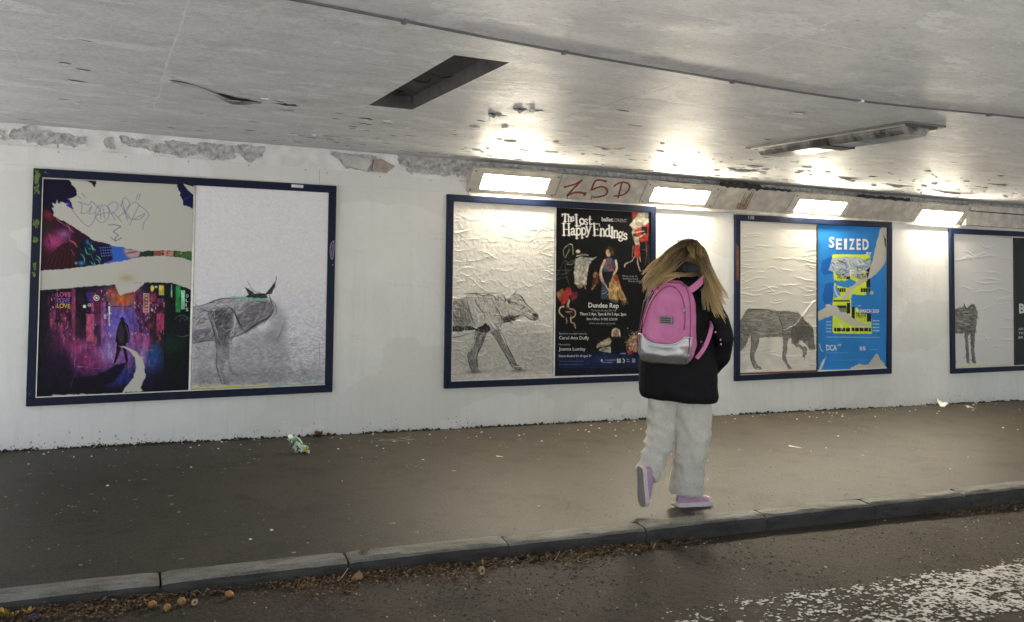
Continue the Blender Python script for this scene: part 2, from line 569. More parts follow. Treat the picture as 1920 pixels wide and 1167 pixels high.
ridge(wander(2.10, -5.2, 2.34, -3.40, 60, 0.05, 5), 0.005, seam_white, 'joint_seam')
ridge(wander(2.34, -3.40, 2.30, -1.9, 60, 0.05, 6), 0.0022, seam_dark, 'joint_seam')
ridge(wander(4.52, -3.2, 4.55, -1.0, 40, 0.03, 8), 0.0022, seam_dark, 'joint_seam')
ridge(wander(-0.6, -3.18, 1.24, -3.03, 60, 0.02, 9), 0.0022, seam_dark, 'shutter_line')
ridge(wander(1.495, -3.03, 4.9, -2.98, 90, 0.03, 10), 0.0022, seam_dark, 'shutter_line')
ridge(wander(1.35, -4.37, 5.4, -4.18, 90, 0.02, 12), 0.0035, seam_white, 'shutter_line')
ridge(wander(2.2, -1.42, 6.8, -1.38, 120, 0.03, 14), 0.0022, seam_dark, 'shutter_line')

# ------------------------------------------------------------------ spalled paint on the deck
def blob_outline(rx, ry, seed, n=22, jag=0.5, rot=0.0):
    a = np.linspace(0, 2 * math.pi, n, endpoint=False)
    r = 1 + jag * (vnoise(np.cos(a) * 3 + 9, np.sin(a) * 3 + 9, seed * 1.7, seed) - 0.5) * 2 \
        + 0.25 * jag * (vnoise(np.cos(a) * 9 + 9, np.sin(a) * 9 + 9, seed * 1.7, seed + 5) - 0.5) * 2
    x, y = np.cos(a) * r * rx, np.sin(a) * r * ry
    return x * math.cos(rot) - y * math.sin(rot), x * math.sin(rot) + y * math.cos(rot)
bare_dark = simple('bare_damp_concrete', (0.055, 0.045, 0.038), 0.85, 0.5, 25, 0.6, 80, 'pos')
bare_grey = simple('bare_grey_concrete', (0.20, 0.195, 0.195), 0.8, 0.35, 25, 0.6, 80, 'pos')
def deck_patch(x, y, rx, ry, seed, mat, rot=0.0, name='bare_patch', curl=True):
    px, py = blob_outline(rx, ry, seed, 24, 0.6, rot)
    m = MB()
    vs = [(x, y, HC - 0.0016)] + [(x + a, y + b_, HC - 0.0012) for a, b_ in zip(px, py)]
    m.add(vs, [(0, 1 + (k + 1) % 24, 1 + k) for k in range(24)])
    o = link(name, m, mat, ceiling)
    if curl:      # curled lip of paint along the near edge, hanging a little
        c = MB()
        lo, hi = 2, 10
        vs, fs = [], []
        for i, k in enumerate(range(lo, hi)):
            h = 0.004 + 0.013 * math.sin(math.pi * (i + 0.3) / (hi - lo)) * (0.6 + 0.8 * random.random())
            vs += [(x + px[k] * 1.06, y + py[k] * 1.06, HC - 0.0004), (x + px[k] * 0.97, y + py[k] * 0.94, HC - h * 0.7), (x + px[k] * 0.84, y + py[k] * 0.78, HC - h)]
        for i in range(hi - lo - 1):
            fs += [(3 * i, 3 * i + 1, 3 * i + 4, 3 * i + 3), (3 * i + 1, 3 * i + 2, 3 * i + 5, 3 * i + 4)]
        c.add(vs, fs)
        link('paint_curl', c, MT['oldpaint'], o, smooth=True)
    return o
# the long split
crack = [(0.203, -2.155), (0.26, -2.12), (0.317, -2.074), (0.37, -2.00), (0.437, -1.903), (0.48, -1.85), (0.532, -1.785), (0.57, -1.785), (0.604, -1.777), (0.65, -1.772), (0.692, -1.76)]
wid = [0.006, 0.022, 0.007, 0.010, 0.020, 0.048, 0.060, 0.055, 0.045, 0.016, 0.005]
m = MB()
vs, fs = [], []
for i, ((x, y), w) in enumerate(zip(crack, wid)):
    vs += [(x + 0.4 * w, y + w * random.uniform(0.5, 1.2), HC - 0.0012), (x, y - w * random.uniform(0.5, 1.1), HC - 0.0012)]
fs = [(2 * i, 2 * i + 2, 2 * i + 3, 2 * i + 1) for i in range(len(crack) - 1)]
m.add(vs, fs)
split = link('paint_split', m, bare_dark, ceiling)
lip = MB()
vs, fs = [], []
for i, ((x, y), w) in enumerate(zip(crack, wid)):
    vs += [(x, y + w * 1.3 + 0.01, HC - 0.0004), (x, y + w * 0.5, HC - 0.006 - 0.3 * w), (x, y - w * 0.2, HC - 0.008 - 0.45 * w)]
for i in range(len(crack) - 1):
    fs += [(3 * i, 3 * i + 1, 3 * i + 4, 3 * i + 3), (3 * i + 1, 3 * i + 2, 3 * i + 5, 3 * i + 4)]
lip.add(vs, fs)
link('paint_curl', lip, MT['oldpaint'], split, smooth=True)
deck_patch(0.835, -1.77, 0.075, 0.032, 4, bare_dark, 0.15)
deck_patch(0.225, -2.14, 0.030, 0.018, 5, bare_dark, 0.2)
deck_patch(-0.263, -2.30, 0.022, 0.012, 6, bare_dark, 0.3)
deck_patch(-0.19, -2.18, 0.035, 0.010, 7, bare_dark, 0.3)
deck_patch(-0.15, -2.83, 0.030, 0.006, 8, bare_dark, 0.3, curl=False)
deck_patch(1.963, -2.158, 0.060, 0.050, 9, bare_grey, 0.9)
deck_patch(2.01, -2.40, 0.040, 0.035, 11, bare_grey, 0.4)
deck_patch(2.10, -2.42, 0.030, 0.035, 12, bare_grey, 1.4)
deck_patch(1.36, -1.55, 0.045, 0.02, 13, bare_dark, 0.2)
deck_patch(5.9, -0.90, 0.16, 0.05, 14, bare_grey, 0.1)
deck_patch(6.7, -0.72, 0.22, 0.05, 15, bare_grey, 0.05)
deck_patch(7.3, -1.35, 0.10, 0.03, 16, bare_dark, 0.0)
deck_patch(4.85, -0.80, 0.15, 0.05, 17, bare_dark, 0.0)
deck_patch(4.70, -1.10, 0.09, 0.02, 18, simple('rusty_concrete', (0.20, 0.12, 0.085), 0.8, 0.4, 25, 0.5, 80, 'pos'), 0.1)
deck_patch(7.6, -0.60, 0.35, 0.07, 19, simple('pinkish_old_paint', (0.36, 0.27, 0.21), 0.7, 0.4, 25, 0.5, 80, 'pos'), 0.05)
# scatter of small chips, thickest along the wall side
chips, curls = MB(), MB()
for i in range(640):
    x = random.uniform(-0.8, 9.0)
    y = -0.10 - abs(random.gauss(0, 1.0))
    if y < -3.4 or (x < 1.0 and random.random() < 0.75) or (-1.9 > y and random.random() < 0.7):
        continue
    rx = random.uniform(0.006, 0.05)
    ry = rx * random.uniform(0.12, 0.35)
    px, py = blob_outline(rx, ry, i + 50, 7, 0.7, random.gauss(0.1, 0.25))
    chips.add([(x + a, y + b_, HC - 0.0011) for a, b_ in zip(px, py)], [tuple(range(6, -1, -1))])
    if random.random() < 0.35:
        h = random.uniform(0.004, 0.012)
        curls.add([(x - rx, y + ry, HC - 0.0003), (x + rx, y + ry, HC - 0.0003), (x + rx * 0.7, y + ry * 0.4, HC - h), (x - rx * 0.6, y + ry * 0.3, HC - h)], [(0, 1, 2, 3)])
tag(link('chipped_spots', chips, bare_dark, ceiling), kind='stuff')
tag(link('paint_curls', curls, MT['oldpaint'], ceiling), kind='stuff')

# two thin cables clipped along the deck
cable = tag(empty('ceiling_cable', (0.5, -3.87, HC)), 'pair of thin grey cables clipped along the underpass ceiling', 'cable')
cpts = [(-1.2, -3.98), (0.0, -3.93), (0.525, -3.873), (0.781, -3.836), (1.054, -3.789), (1.354, -3.742), (1.787, -3.687), (2.267, -3.647), (2.755, -3.605), (3.301, -3.590), (3.747, -3.633), (4.327, -3.707), (6.0, -3.85), (9.0, -3.9)]
def smooth_path(pts, k=6):
    out = []
    P = [np.array(p, float) for p in pts]
    for i in range(len(P) - 1):
        p0, p1, p2, p3 = P[max(i - 1, 0)], P[i], P[i + 1], P[min(i + 2, len(P) - 1)]
        for j in range(k):
            t = j / k
            out.append(0.5 * ((2 * p1) + (-p0 + p2) * t + (2 * p0 - 5 * p1 + 4 * p2 - p3) * t ** 2 + (-p0 + 3 * p1 - 3 * p2 + p3) * t ** 3))
    out.append(P[-1])
    return out
cmat = simple('grey_cable_sheath', (0.13, 0.13, 0.13), 0.5, 0.3, 20, src='pos')
for dy in (-0.006, 0.006):
    m = MB().tube([Vector((p[0] - 0.5, p[1] + 3.87 + dy, -0.0042)) for p in smooth_path(cpts)], 0.0036, 6)
    link('cable', m, cmat, cable, smooth=True)
for x, y in ((0.9, -3.815), (1.6, -3.71), (2.5, -3.625), (3.30, -3.59), (4.1, -3.68)):
    m = MB().box(x - 0.5 - 0.008, x - 0.5 + 0.008, y + 3.87 - 0.016, y + 3.87 + 0.016, -0.013, -0.0005)
    link('cable_clip', m, MT['oldpaint'] if abs(x - 3.3) < 0.1 else cmat, cable)

# dead lamp on the ceiling
fx = tag(empty('ceiling_lamp', (4.09, -2.6, HC)), 'unlit grimy strip lamp fixed to the ceiling', 'lamp')
m = MB().box(-0.150, 0.150, -0.70, 0.675, -0.012, -0.0005)
link('base_plate', m, simple('grimy_grey_metal', (0.16, 0.155, 0.145), 0.5, 0.4, 14, src='pos'), fx)
m = MB()
rings = []
for y in np.linspace(-0.62, 0.60, 13):
    e = 1.0 if -0.6 < y < 0.58 else 0.93
    rings.append([(0.115 * e, y, -0.012), (-0.115 * e, y, -0.012), (-0.108 * e, y, -0.035), (-0.085 * e, y, -0.062 * e), (0.085 * e, y, -0.062 * e), (0.108 * e, y, -0.035)])
m.rings(rings)
dn = NT('soot_streaked_diffuser')
f1 = dn.ramp(dn.noise(7, 8, 0.7, dn.mapped((1, 1.5, 1))), [(0.40, 0.0), (0.62, 1.0)])
dn.base(dn.mix(f1, (0.045, 0.043, 0.042), (0.30, 0.29, 0.27))).rough(0.3)
link('diffuser', m, dn.m, fx, smooth=False)
m = MB()
for y in (-0.03, 0.03):
    m.box(-0.119, 0.119, y - 0.028, y + 0.028, -0.067, -0.0125)
link('centre_clip', m, MT['dark'], fx)
m = MB()
for x in (-0.128, 0.128):
    m.box(x - 0.006, x + 0.006, -0.66, 0.64, -0.022, -0.0125)
link('edge_trim', m, MT['alu'], fx)

# ------------------------------------------------------------------ the lining wall with its boards
wall = tag(empty('underpass_wall', (4.0, 0.0, 0.0)), 'white painted board wall behind the poster frames', 'wall')
def wlink(name, mb, mat, parent, **k):      # geometry is in scene coordinates
    me = mb.mesh(name) if isinstance(mb, MB) else mb
    o = link(name, me, mat, parent, **k)
    root = parent
    off = Vector((0, 0, 0))
    while root is not None:
        off = off + root.location
        root = root.parent
    o.location = -off
    return o
seams = [X0 + 0.02, 1.404, 4.75, 6.02, 8.365, 10.8, 13.2, 15.6, X1 - 0.02]
for a, b_ in zip(seams[:-1], seams[1:]):
    m = MB()
    wbox(m, a + 0.0007, b_ - 0.0007, -0.03, 2.078, -0.03, random.uniform(-0.0015, 0.0))
    wlink('wall_panel', m, MT['wall'], wall)
m = MB()
wbox(m, X0 + 0.02, X1 - 0.02, -0.05, 2.275, -0.25, -0.032)
wlink('wall_core', m, MT['concrete'], wall)
m = MB()
wbox(m, X0 + 0.02, X1 - 0.02, 2.081, 2.262, -0.031, -0.012)
wlink('upper_band', m, MT['concrete'], wall)
for a, b_, s0, s1, n1 in ((X0 + 0.03, -0.92, 1.966, 2.098, 0.009), (-0.917, 1.402, 1.966, 2.102, 0.010), (1.405, 2.572, 1.975, 2.089, 0.006)):
    m = MB()
    wquadbox(m, [(a, s0), (b_, s0 + 0.002), (b_, s1 - 0.006), (a, s1)], 0.0005, n1)
    bt = wlink('top_batten', m, MT['wall'], wall)
    x = a + 0.06
    while x < b_:
        sc = MB()
        wbox(sc, x - 0.0035, x + 0.0035, s1 - 0.028, s1 - 0.021, n1 - 0.001, n1 + 0.0022)
        wlink('screw', sc, MT['dark'], wall)
        x += 0.43
# paint skin of the upper band, with the fallen pieces missing
xs = np.arange(X0 + 0.03, 2.66, 0.0042)
ss = np.arange(2.0825, 2.2615, 0.0042)
XX, SS = np.meshgrid(xs, ss)
f = fbm(XX * 15, SS * 18, 0, 61, 5, 0.68) - 0.5
def hole(x0, x1, top, bot, k=1.0):
    """fallen area between x0 and x1 whose lower and upper edges follow the given polylines"""
    tb = np.interp(XX, [p[0] for p in bot], [p[1] for p in bot])
    tt = np.interp(XX, [p[0] for p in top], [p[1] for p in top])
    dd = np.minimum(np.minimum(SS - tb, tt - SS), np.minimum(XX - x0, x1 - XX))
    return dd + 0.006 + 0.085 * k * f
H = np.full(XX.shape, -1.0)
H = np.maximum(H, hole(-0.72, -0.26, [(-0.75, 2.20), (-0.60, 2.235), (-0.40, 2.21), (-0.27, 2.19)], [(-0.75, 2.165), (-0.60, 2.14), (-0.35, 2.140), (-0.27, 2.15)]))
H = np.maximum(H, hole(-1.3, -0.76, [(-1.3, 2.21), (-0.78, 2.20)], [(-1.3, 2.15), (-0.8, 2.16)]))
H = np.maximum(H, hole(-0.02, 0.96, [(0, 2.215), (0.2, 2.19), (0.3, 2.21), (0.55, 2.205), (0.80, 2.215), (0.95, 2.205)], [(0, 2.19), (0.12, 2.165), (0.2, 2.13), (0.38, 2.115), (0.45, 2.15), (0.52, 2.165), (0.60, 2.12), (0.70, 2.125), (0.78, 2.16), (0.88, 2.125), (0.95, 2.15)]))
H = np.maximum(H, hole(1.50, 1.86, [(1.5, 2.235), (1.86, 2.225)], [(1.5, 2.225), (1.56, 2.19), (1.62, 2.125), (1.80, 2.105), (1.86, 2.11)], 0.5))
H = np.maximum(H, hole(-0.12, -0.08, [(-1, 2.205), (1, 2.205)], [(-1, 2.15), (1, 2.15)], 0.8))
H = np.maximum(H, hole(2.05, 2.65, [(2.0, 2.262), (2.7, 2.262)], [(2.0, 2.19), (2.2, 2.12), (2.7, 2.14)], 1.2))
keep = H < 0
lift = 0.004 + 0.016 * np.exp(-np.clip(-H, 0, 1) / 0.008) * fbm(XX * 12, SS * 12, 0, 66, 2) ** 1.5
P = np.stack([XX, SS * math.sin(LEAN) - (lift - 0.012) * math.cos(LEAN), SS * math.cos(LEAN) + (lift - 0.012) * math.sin(LEAN)], -1)
kc = keep[:-1, :-1] & keep[1:, :-1] & keep[:-1, 1:] & keep[1:, 1:]
pm = grid_mesh('flaking_paint', P[::-1], mask=kc[::-1])
pn = wlink('flaking_paint', pm, MT['oldpaint'], wall)
sd = pn.modifiers.new('thick', 'SOLIDIFY')
sd.thickness = 0.003
sd.offset = 0
# one big loose flake and a pinkish one beside it
for (pts, c, n0, n1) in (([(1.60, 2.135), (1.78, 2.105), (1.83, 2.185), (1.70, 2.215), (1.56, 2.225)], MT['backing'], 0.004, 0.022),
                         ([(1.83, 2.11), (1.95, 2.10), (2.02, 2.16), (1.90, 2.215), (1.84, 2.20)], simple('pinkish_plaster', (0.40, 0.33, 0.30), 0.8, 0.3, 20, 0.4, 60, 'pos'), 0.002, 0.012)):
    m = MB()
    k = len(pts)
    m.add([wp(x, s, n0 + (n1 - n0) * (i % 3) / 2) for i, (x, s) in enumerate(pts)] + [wp(x, s, -0.010) for x, s in pts],
          [tuple(range(k))] + [(i, k + i, k + (i + 1) % k, (i + 1) % k) for i in range(k)])
    wlink('loose_flake', m, c, wall)
# dirt and moss crumbs along the foot of the wall
gm = MB()
for i in range(2600):
    x = random.uniform(-0.9, 9.5)
    if vnoise(x * 2.3, 0.5, 0, 71) * vnoise(x * 9, 2.5, 0, 72) < 0.22 and random.random() < 0.85:
        continue
    r = random.uniform(0.002, 0.009) * (1.6 if random.random() < 0.08 else 1)
    y = -abs(random.gauss(0, 0.012)) - 0.001
    z = abs(random.gauss(0, 0.006)) if random.random() < 0.5 else 0.002
    gm.hexa([(x - r, y - r, z - 0.002), (x + r, y - r * 0.8, z - 0.002), (x + r * 0.8, y + r, z - 0.002), (x - r, y + r, z - 0.002),
             (x - r * 0.5, y - r * 0.6, z + r), (x + r * 0.6, y - r * 0.5, z + r * 0.8), (x + r * 0.4, y + r * 0.5, z + r), (x - r * 0.5, y + r * 0.4, z + r * 0.9)])
tag(wlink('foot_dirt', gm, simple('wall_foot_dirt', (0.045, 0.038, 0.030), 0.95, 0.5, 40, src='pos'), wall), kind='stuff')

sp = MB()
for i in range(900):
    x = random.uniform(-0.9, 9.5)
    if vnoise(x * 3.1, 0.2, 0, 73) < 0.45:
        continue
    z = random.expovariate(1 / 0.03)
    if z > 0.25:
        continue
    r = random.uniform(0.0015, 0.006)
    l = r * random.uniform(0.6, 2.0)
    sp.add([wp(x - r, z - l, 0.0011), wp(x + r, z - l * 0.8, 0.0011), wp(x + r * 0.7, z + l, 0.0011), wp(x - r * 0.8, z + l * 0.7, 0.0011)], [(0, 1, 2, 3)])
tag(wlink('splash_specks', sp, simple('dried_mud', (0.48, 0.44, 0.38), 0.9, 0.5, 3, src='pos'), wall), kind='stuff')
# ------------------------------------------------------------------ sloping boxing that carries the lamps
CB = Vector((0, 0.0985, 1.983))
CT = Vector((0, -0.062, 2.180))
CV = (CT - CB).normalized()
CN = Vector((0, -CV.z, CV.y)).normalized()      # out, towards the pavement
CL = (CT - CB).length
def cp(x, v, n=0.0):
    return Vector((x, 0, 0)) + CB + CV * v + CN * n
def cbox(mb, x0, x1, v0, v1, n0, n1):
    return mb.add([cp(x0, v0, n1), cp(x1, v0, n1), cp(x1, v1, n1), cp(x0, v1, n1), cp(x0, v0, n0), cp(x1, v0, n0), cp(x1, v1, n0), cp(x0, v1, n0)],
                  [(0, 1, 2, 3), (7, 6, 5, 4), (0, 4, 5, 1), (1, 5, 6, 2), (2, 6, 7, 3), (3, 7, 4, 0)])
box = tag(empty('lamp_boxing', (5.6, 0.0, 2.1)), 'sloping cream boxing between wall and ceiling, carrying the lit lamps', 'boxing')
bays = [(2.645, 3.475, 1), (3.478, 4.346, 0), (4.349, 5.170, 1), (5.173, 6.064, 0), (6.067, 6.862, 1), (6.865, 7.760, 0), (7.763, 8.560, 1)]
LENS = [2.755, 4.452, 6.160, 7.860]
LW, LV0, LV1 = 0.612, 0.042, 0.190
shift_v = {2.755: 0.008, 4.452: 0.004, 6.160: -0.006, 7.860: -0.022}
li = 0
panel_of = {}
for a, b_, lamp in bays:
    if lamp:
        continue
    m = MB()
    cbox(m, a + 0.002, b_ - 0.002, 0.0, CL, -0.018, random.uniform(-0.003, 0.001))
    panel_of[a] = wlink('boxing_panel', m, MT['boxing'], box)
m = MB()
tri = lambda x: [(x, 0.105, 1.985), (x, -0.045, 2.172), (x, 0.105, 2.172)]
m.rings([tri(2.650), tri(2.668)])
wlink('end_board', m, MT['boxing'], box)
m = MB().box(2.65, 8.56, -0.052, 0.10, 2.176, 2.186)
wlink('top_board', m, MT['boxing'], box)
m = MB()
wbox(m, 2.66, 8.55, 1.955, 1.984, 0.001, 0.022)
wlink('bottom_batten', m, MT['boxing'], box)
# dark packing and cable stuffed above the boxing
pk = MB()
for (x0, x1, h) in ((5.17, 5.62, 0.030), (5.62, 6.0, 0.016), (6.9, 7.6, 0.02)):
    n = 14
    path = [(x0 + (x1 - x0) * k / n, -0.045 + 0.01 * math.sin(k * 1.7), 2.187 + h * (0.7 + 0.3 * math.sin(k * 2.3))) for k in range(n + 1)]
    pk.tube(path, [h * (0.8 + 0.35 * random.random()) for _ in path], 7)
pk.tube([(x, -0.03 + 0.012 * math.sin(x * 5), 2.193 + 0.004 * math.sin(x * 3)) for x in np.arange(2.8, 8.5, 0.12)], 0.006, 6)
wlink('packing', pk, MT['dark'], box, smooth=True)
# lamps
wl_first = None
lens_ms = [mat_emit('lit_lens', (1.0, 0.90, 0.70), LAMP_STRENGTH * k_) for k_ in (0.92, 1.06, 1.0, 0.9)]
names = ['leftmost lit lamp with teal marker scrawl on its lens', 'lit lamp just right of the red sprayed letters',
         'lit lamp above the frame with the blue poster', 'lit lamp farthest right, just before the last frame']
for k, (a, b_) in enumerate([(p[0], p[1]) for p in bays if p[2]]):
    x0 = LENS[k]
    x1 = x0 + LW
    dv = shift_v[x0]
    v0, v1 = max(LV0 + dv, 0.016), LV1 + dv
    lamp = tag(empty('wall_light', cp((x0 + x1) / 2, 0.0)), names[k], 'lamp', 'lit lamps in the sloping boxing')
    m = MB()
    cbox(m, a + 0.002, b_ - 0.002, 0.0, v0, -0.03, 0.0)
    cbox(m, a + 0.002, b_ - 0.002, v1, CL, -0.03, 0.0)
    cbox(m, a + 0.002, x0, v0, v1, -0.03, 0.0)
    cbox(m, x1, b_ - 0.002, v0, v1, -0.03, 0.0)
    wlink('frame', m, MT['lampframe'], lamp)
    m = MB()
    cbox(m, x0 - 0.004, x1 + 0.004, v0 - 0.004, v1 + 0.004, -0.05, -0.0302)
    wlink('back_tray', m, MT['lampframe'], lamp)
    m = MB()
    cbox(m, x0 + 0.003, x1 - 0.003, v0 + 0.003, v1 - 0.003, -0.0298, -0.016)
    ln = wlink('lens', m, lens_ms[k], lamp)
    m = MB()
    for (xa, xb, va, vb) in ((x0 - 0.012, x1 + 0.012, v0 - 0.010, v0 - 0.001), (x0 - 0.012, x1 + 0.012, v1 + 0.001, v1 + 0.010), (x0 - 0.012, x0 - 0.001, v0, v1), (x1 + 0.001, x1 + 0.026, v0, v1)):
        cbox(m, xa, xb, va, vb, 0.0002, 0.005)
    wlink('lip', m, MT['lampframe'], lamp)
    for x, v in ((a + 0.03, 0.03), (b_ - 0.03, 0.03), (a + 0.03, CL - 0.03), (b_ - 0.03, CL - 0.03)):
        m = MB()
        cbox(m, x - 0.006, x + 0.006, v - 0.006, v + 0.006, 0.0003, 0.003)
        wlink('screw', m, MT['dark'], lamp)
    if k == 0:
        m = MB()
        q = lambda x, v: cp(x, v, -0.0152)
        for pts in ([(2.80, 0.12), (2.84, 0.17), (2.90, 0.165), (2.83, 0.13), (2.80, 0.12)], [(2.83, 0.10), (2.88, 0.13), (2.90, 0.11)], [(2.95, 0.09), (2.98, 0.10)]):
            m.tube([q(*p) for p in smooth_path(pts, 4)], 0.006, 5)
        wlink('marker_scrawl', m, simple('teal_marker', (0.10, 0.32, 0.36), 0.5), lamp)
# sprayed letters on the first panel
def spray(parent, strokes, mat, r, fn, name):
    m = MB()
    for pts, w in strokes:
        P = [fn(*p) for p in smooth_path(pts, 5)]
        m.tube(P, [w * r * random.uniform(0.85, 1.15) for _ in P], 6, flat=0.12, up=tuple(CN) if fn == gfn else tuple(WN))
    return wlink(name, m, mat, parent, smooth=True)
gfn = lambda a, b: cp(3.478 + 0.868 * (a - 65 + 0.43 * (b - 50)) / 870.0, CL * (1 - (b - 42 - 0.072 * a) / 232.0), 0.0012)
red = simple('red_brown_spray', (0.25, 0.065, 0.030), 0.7, 0.35, 60)
strokes = [([(68, 165), (130, 150), (190, 130), (250, 92)], 1.1), ([(250, 92), (175, 165), (92, 250)], 1.1), ([(92, 250), (180, 215), (285, 226)], 1.3),
           ([(275, 215), (268, 248)], 1.6), ([(96, 250), (98, 280)], 0.5),
           ([(490, 112), (430, 98), (375, 108), (335, 195)], 1.1), ([(335, 195), (430, 160), (490, 185), (485, 235), (410, 260), (350, 262)], 1.05), ([(345, 245), (330, 285)], 0.5),
           ([(640, 120), (625, 195), (605, 278)], 1.0), ([(558, 158), (620, 122), (690, 122), (722, 155), (705, 205), (640, 245), (560, 252)], 1.1)]
spray(panel_of[3.478], strokes, red, 0.0085, gfn, 'spray_lettering')
rs = MB()
for i in range(16):
    x = 5.50 + random.gauss(0, 0.05)
    rs.tube([cp(x, 0.03 + 0.20 * random.random(), 0.0012), cp(x + 0.012, 0.02, 0.0012)], 0.006, 4, flat=0.1, up=tuple(CN))
wlink('rust_run', rs, simple('rust_stain', (0.30, 0.22, 0.16), 0.8, 0.4, 30), panel_of[5.173])
# timber bearers beyond the last lamp
tr = tag(empty('timber_bearer', (10.6, 0.0, 2.05)), 'grimy timber bearers with a dark pipe, beyond the last lit lamp', 'bearer')
for (y0, y1, z0, z1) in ((0.0, 0.09, 2.150, 2.215), (0.022, 0.09, 1.985, 2.140)):
    m = MB().box(8.565, 13.0, y0, y1, z0, z1)
    wlink('timber', m, MT['boxing'], tr)
m = MB().tube([(8.57, 0.045, 2.147), (10, 0.045, 2.145), (13, 0.045, 2.147)], 0.012, 8)
for x in (8.92, 9.6, 10.3):
    m.tube([(x - 0.02, 0.045, 2.147), (x + 0.02, 0.045, 2.147)], 0.018, 8)
wlink('pipe', m, MT['dark'], tr, smooth=True)
# ================================================================== poster frames
RAIL = 0.057
def frame(bl, br, tr_, tl, label, div_s=None, div_mat='alu'):
    cx = (bl[0] + br[0]) / 2
    root = tag(empty('poster_board', wp(cx, bl[1])), label, 'poster board', 'navy framed poster boards on the wall')
    def lerp(a, b, t):
        return (a[0] + (b[0] - a[0]) * t, a[1] + (b[1] - a[1]) * t)
    def inset(p, q, r):
        return lerp(p, q, r / math.hypot(q[0] - p[0], q[1] - p[1]))
    R = RAIL
    ibl = (inset(bl, br, R)[0], inset(bl, tl, R)[1]); ibr = (inset(br, bl, R)[0], inset(br, tr_, R)[1])
    itl = (inset(tl, tr_, R)[0], inset(tl, bl, R)[1]); itr = (inset(tr_, tl, R)[0], inset(tr_, br, R)[1])
    m = MB(); wquadbox(m, [ibl, ibr, itr, itl], 0.0006, 0.010)
    wlink('backing_board', m, MT['backing'], root)
    for q in ([bl, br, (br[0], ibr[1]), (bl[0], ibl[1])], [(tl[0], itl[1]), (tr_[0], itr[1]), tr_, tl],
              [(bl[0], ibl[1]), ibl, itl, (tl[0], itl[1])], [ibr, (br[0], ibr[1]), (tr_[0], itr[1]), itr]):
        q = [(x + random.uniform(-0.001, 0.001), s + random.uniform(-0.0005, 0.0005)) for x, s in q]
        m = MB(); wquadbox(m, q, 0.0006, 0.034 + random.uniform(-0.0015, 0.0015))
        wlink('rail', m, MT['navy'], root, bevel=0.004)
    for q in ([ibl, ibr, (ibr[0], ibr[1] + 0.007), (ibl[0], ibl[1] + 0.007)], [(ibl[0], ibl[1] + 0.007), (ibl[0] + 0.006, ibl[1] + 0.007), (itl[0] + 0.006, itl[1] - 0.001), (itl[0], itl[1] - 0.001)]):
        m = MB(); wquadbox(m, q, 0.0102, 0.026)
        wlink('trim_strip', m, MT['alu'], root)
    if div_s:
        m = MB(); wquadbox(m, [(div_s - 0.007, ibl[1] + 0.008), (div_s + 0.007, ibl[1] + 0.008), (div_s + 0.007, itl[1] - 0.003), (div_s - 0.007, itl[1] - 0.003)], 0.0102, 0.0215)
        wlink('divider', m, MT[div_mat], root)
    return root
F1 = frame((-0.578, 0.303), (1.536, 0.339), (1.538, 1.9646), (-0.578, 1.950), 'leftmost navy frame, around the torn neon street poster and the horned animal sketch', 0.480)
F2 = frame((2.468, 0.338), (4.528, 0.355), (4.5256, 1.969), (2.468, 1.9576), 'navy frame left of the walking person, around the black poster', 3.485)
F3 = frame((5.441, 0.324), (7.490, 0.354), (7.502, 1.966), (5.4374, 1.941), 'navy frame right of the walking person, around the blue poster', 6.478, 'dark')
F4 = frame((8.391, 0.333), (10.45, 0.355), (10.45, 1.965), (8.3755, 1.942), 'navy frame cut off by the right edge of the picture', 9.43, 'dark')
# marks left on the frames
def wstrokes(parent, strokes, mat, name, n=0.0365, up=WN):
    m = MB()
    for pts, r in strokes:
        m.tube([wp(x, s, n) for x, s in smooth_path(pts, 5)], r, 6, flat=0.12, up=tuple(up))
    return wlink(name, m, mat, parent, smooth=True)
gy = simple('yellow_green_spray', (0.10, 0.17, 0.025), 0.6, 0.5, 30)
for (s, w, h) in ((1.90, 0.016, 0.04), (1.80, 0.018, 0.035), (1.56, 0.016, 0.035), (1.45, 0.015, 0.028), (1.27, 0.013, 0.022), (1.21, 0.012, 0.02)):
    px, py = blob_outline(w, h, int(s * 100), 16, 0.7)
    m = MB(); m.add([wp(-0.552 + a, s + b_, 0.0366) for a, b_ in zip(px, py)], [tuple(range(16))])
    wlink('paint_splash', m, gy, F1)
m = MB(); wbox(m, 1.185, 1.275, 1.930, 1.953, 0.0345, 0.0368)
wlink('sticker', m, MT['white'], F1)
m = MB(); wquadbox(m, [(0.43, 1.865), (0.47, 1.83), (0.478, 1.885), (0.40, 1.905)], 0.018, 0.040)
wlink('folded_corner', m, MT['backing'], F1)
wstrokes(F1, [([(1.520, 1.53), (1.500, 1.50), (1.495, 1.44), (1.510, 1.38), (1.524, 1.45), (1.522, 1.53)], 0.0035), ([(1.512, 1.50), (1.507, 1.41)], 0.003), ([(1.515, 1.335), (1.520, 1.34)], 0.006)],
         simple('lilac_marker', (0.30, 0.27, 0.45), 0.5), 'marker_scrawl')
brown = simple('bare_rusty_wood', (0.16, 0.06, 0.035), 0.8, 0.4, 40, src='pos')
for fr, q in ((F3, [(5.447, 1.30), (5.478, 1.30), (5.472, 1.62), (5.447, 1.66)]), (F3, [(5.50, 0.388), (6.46, 0.392), (6.46, 0.413), (5.50, 0.403)])):
    m = MB(); wquadbox(m, q, 0.030, 0.0363)
    wlink('worn_strip', m, brown, fr)

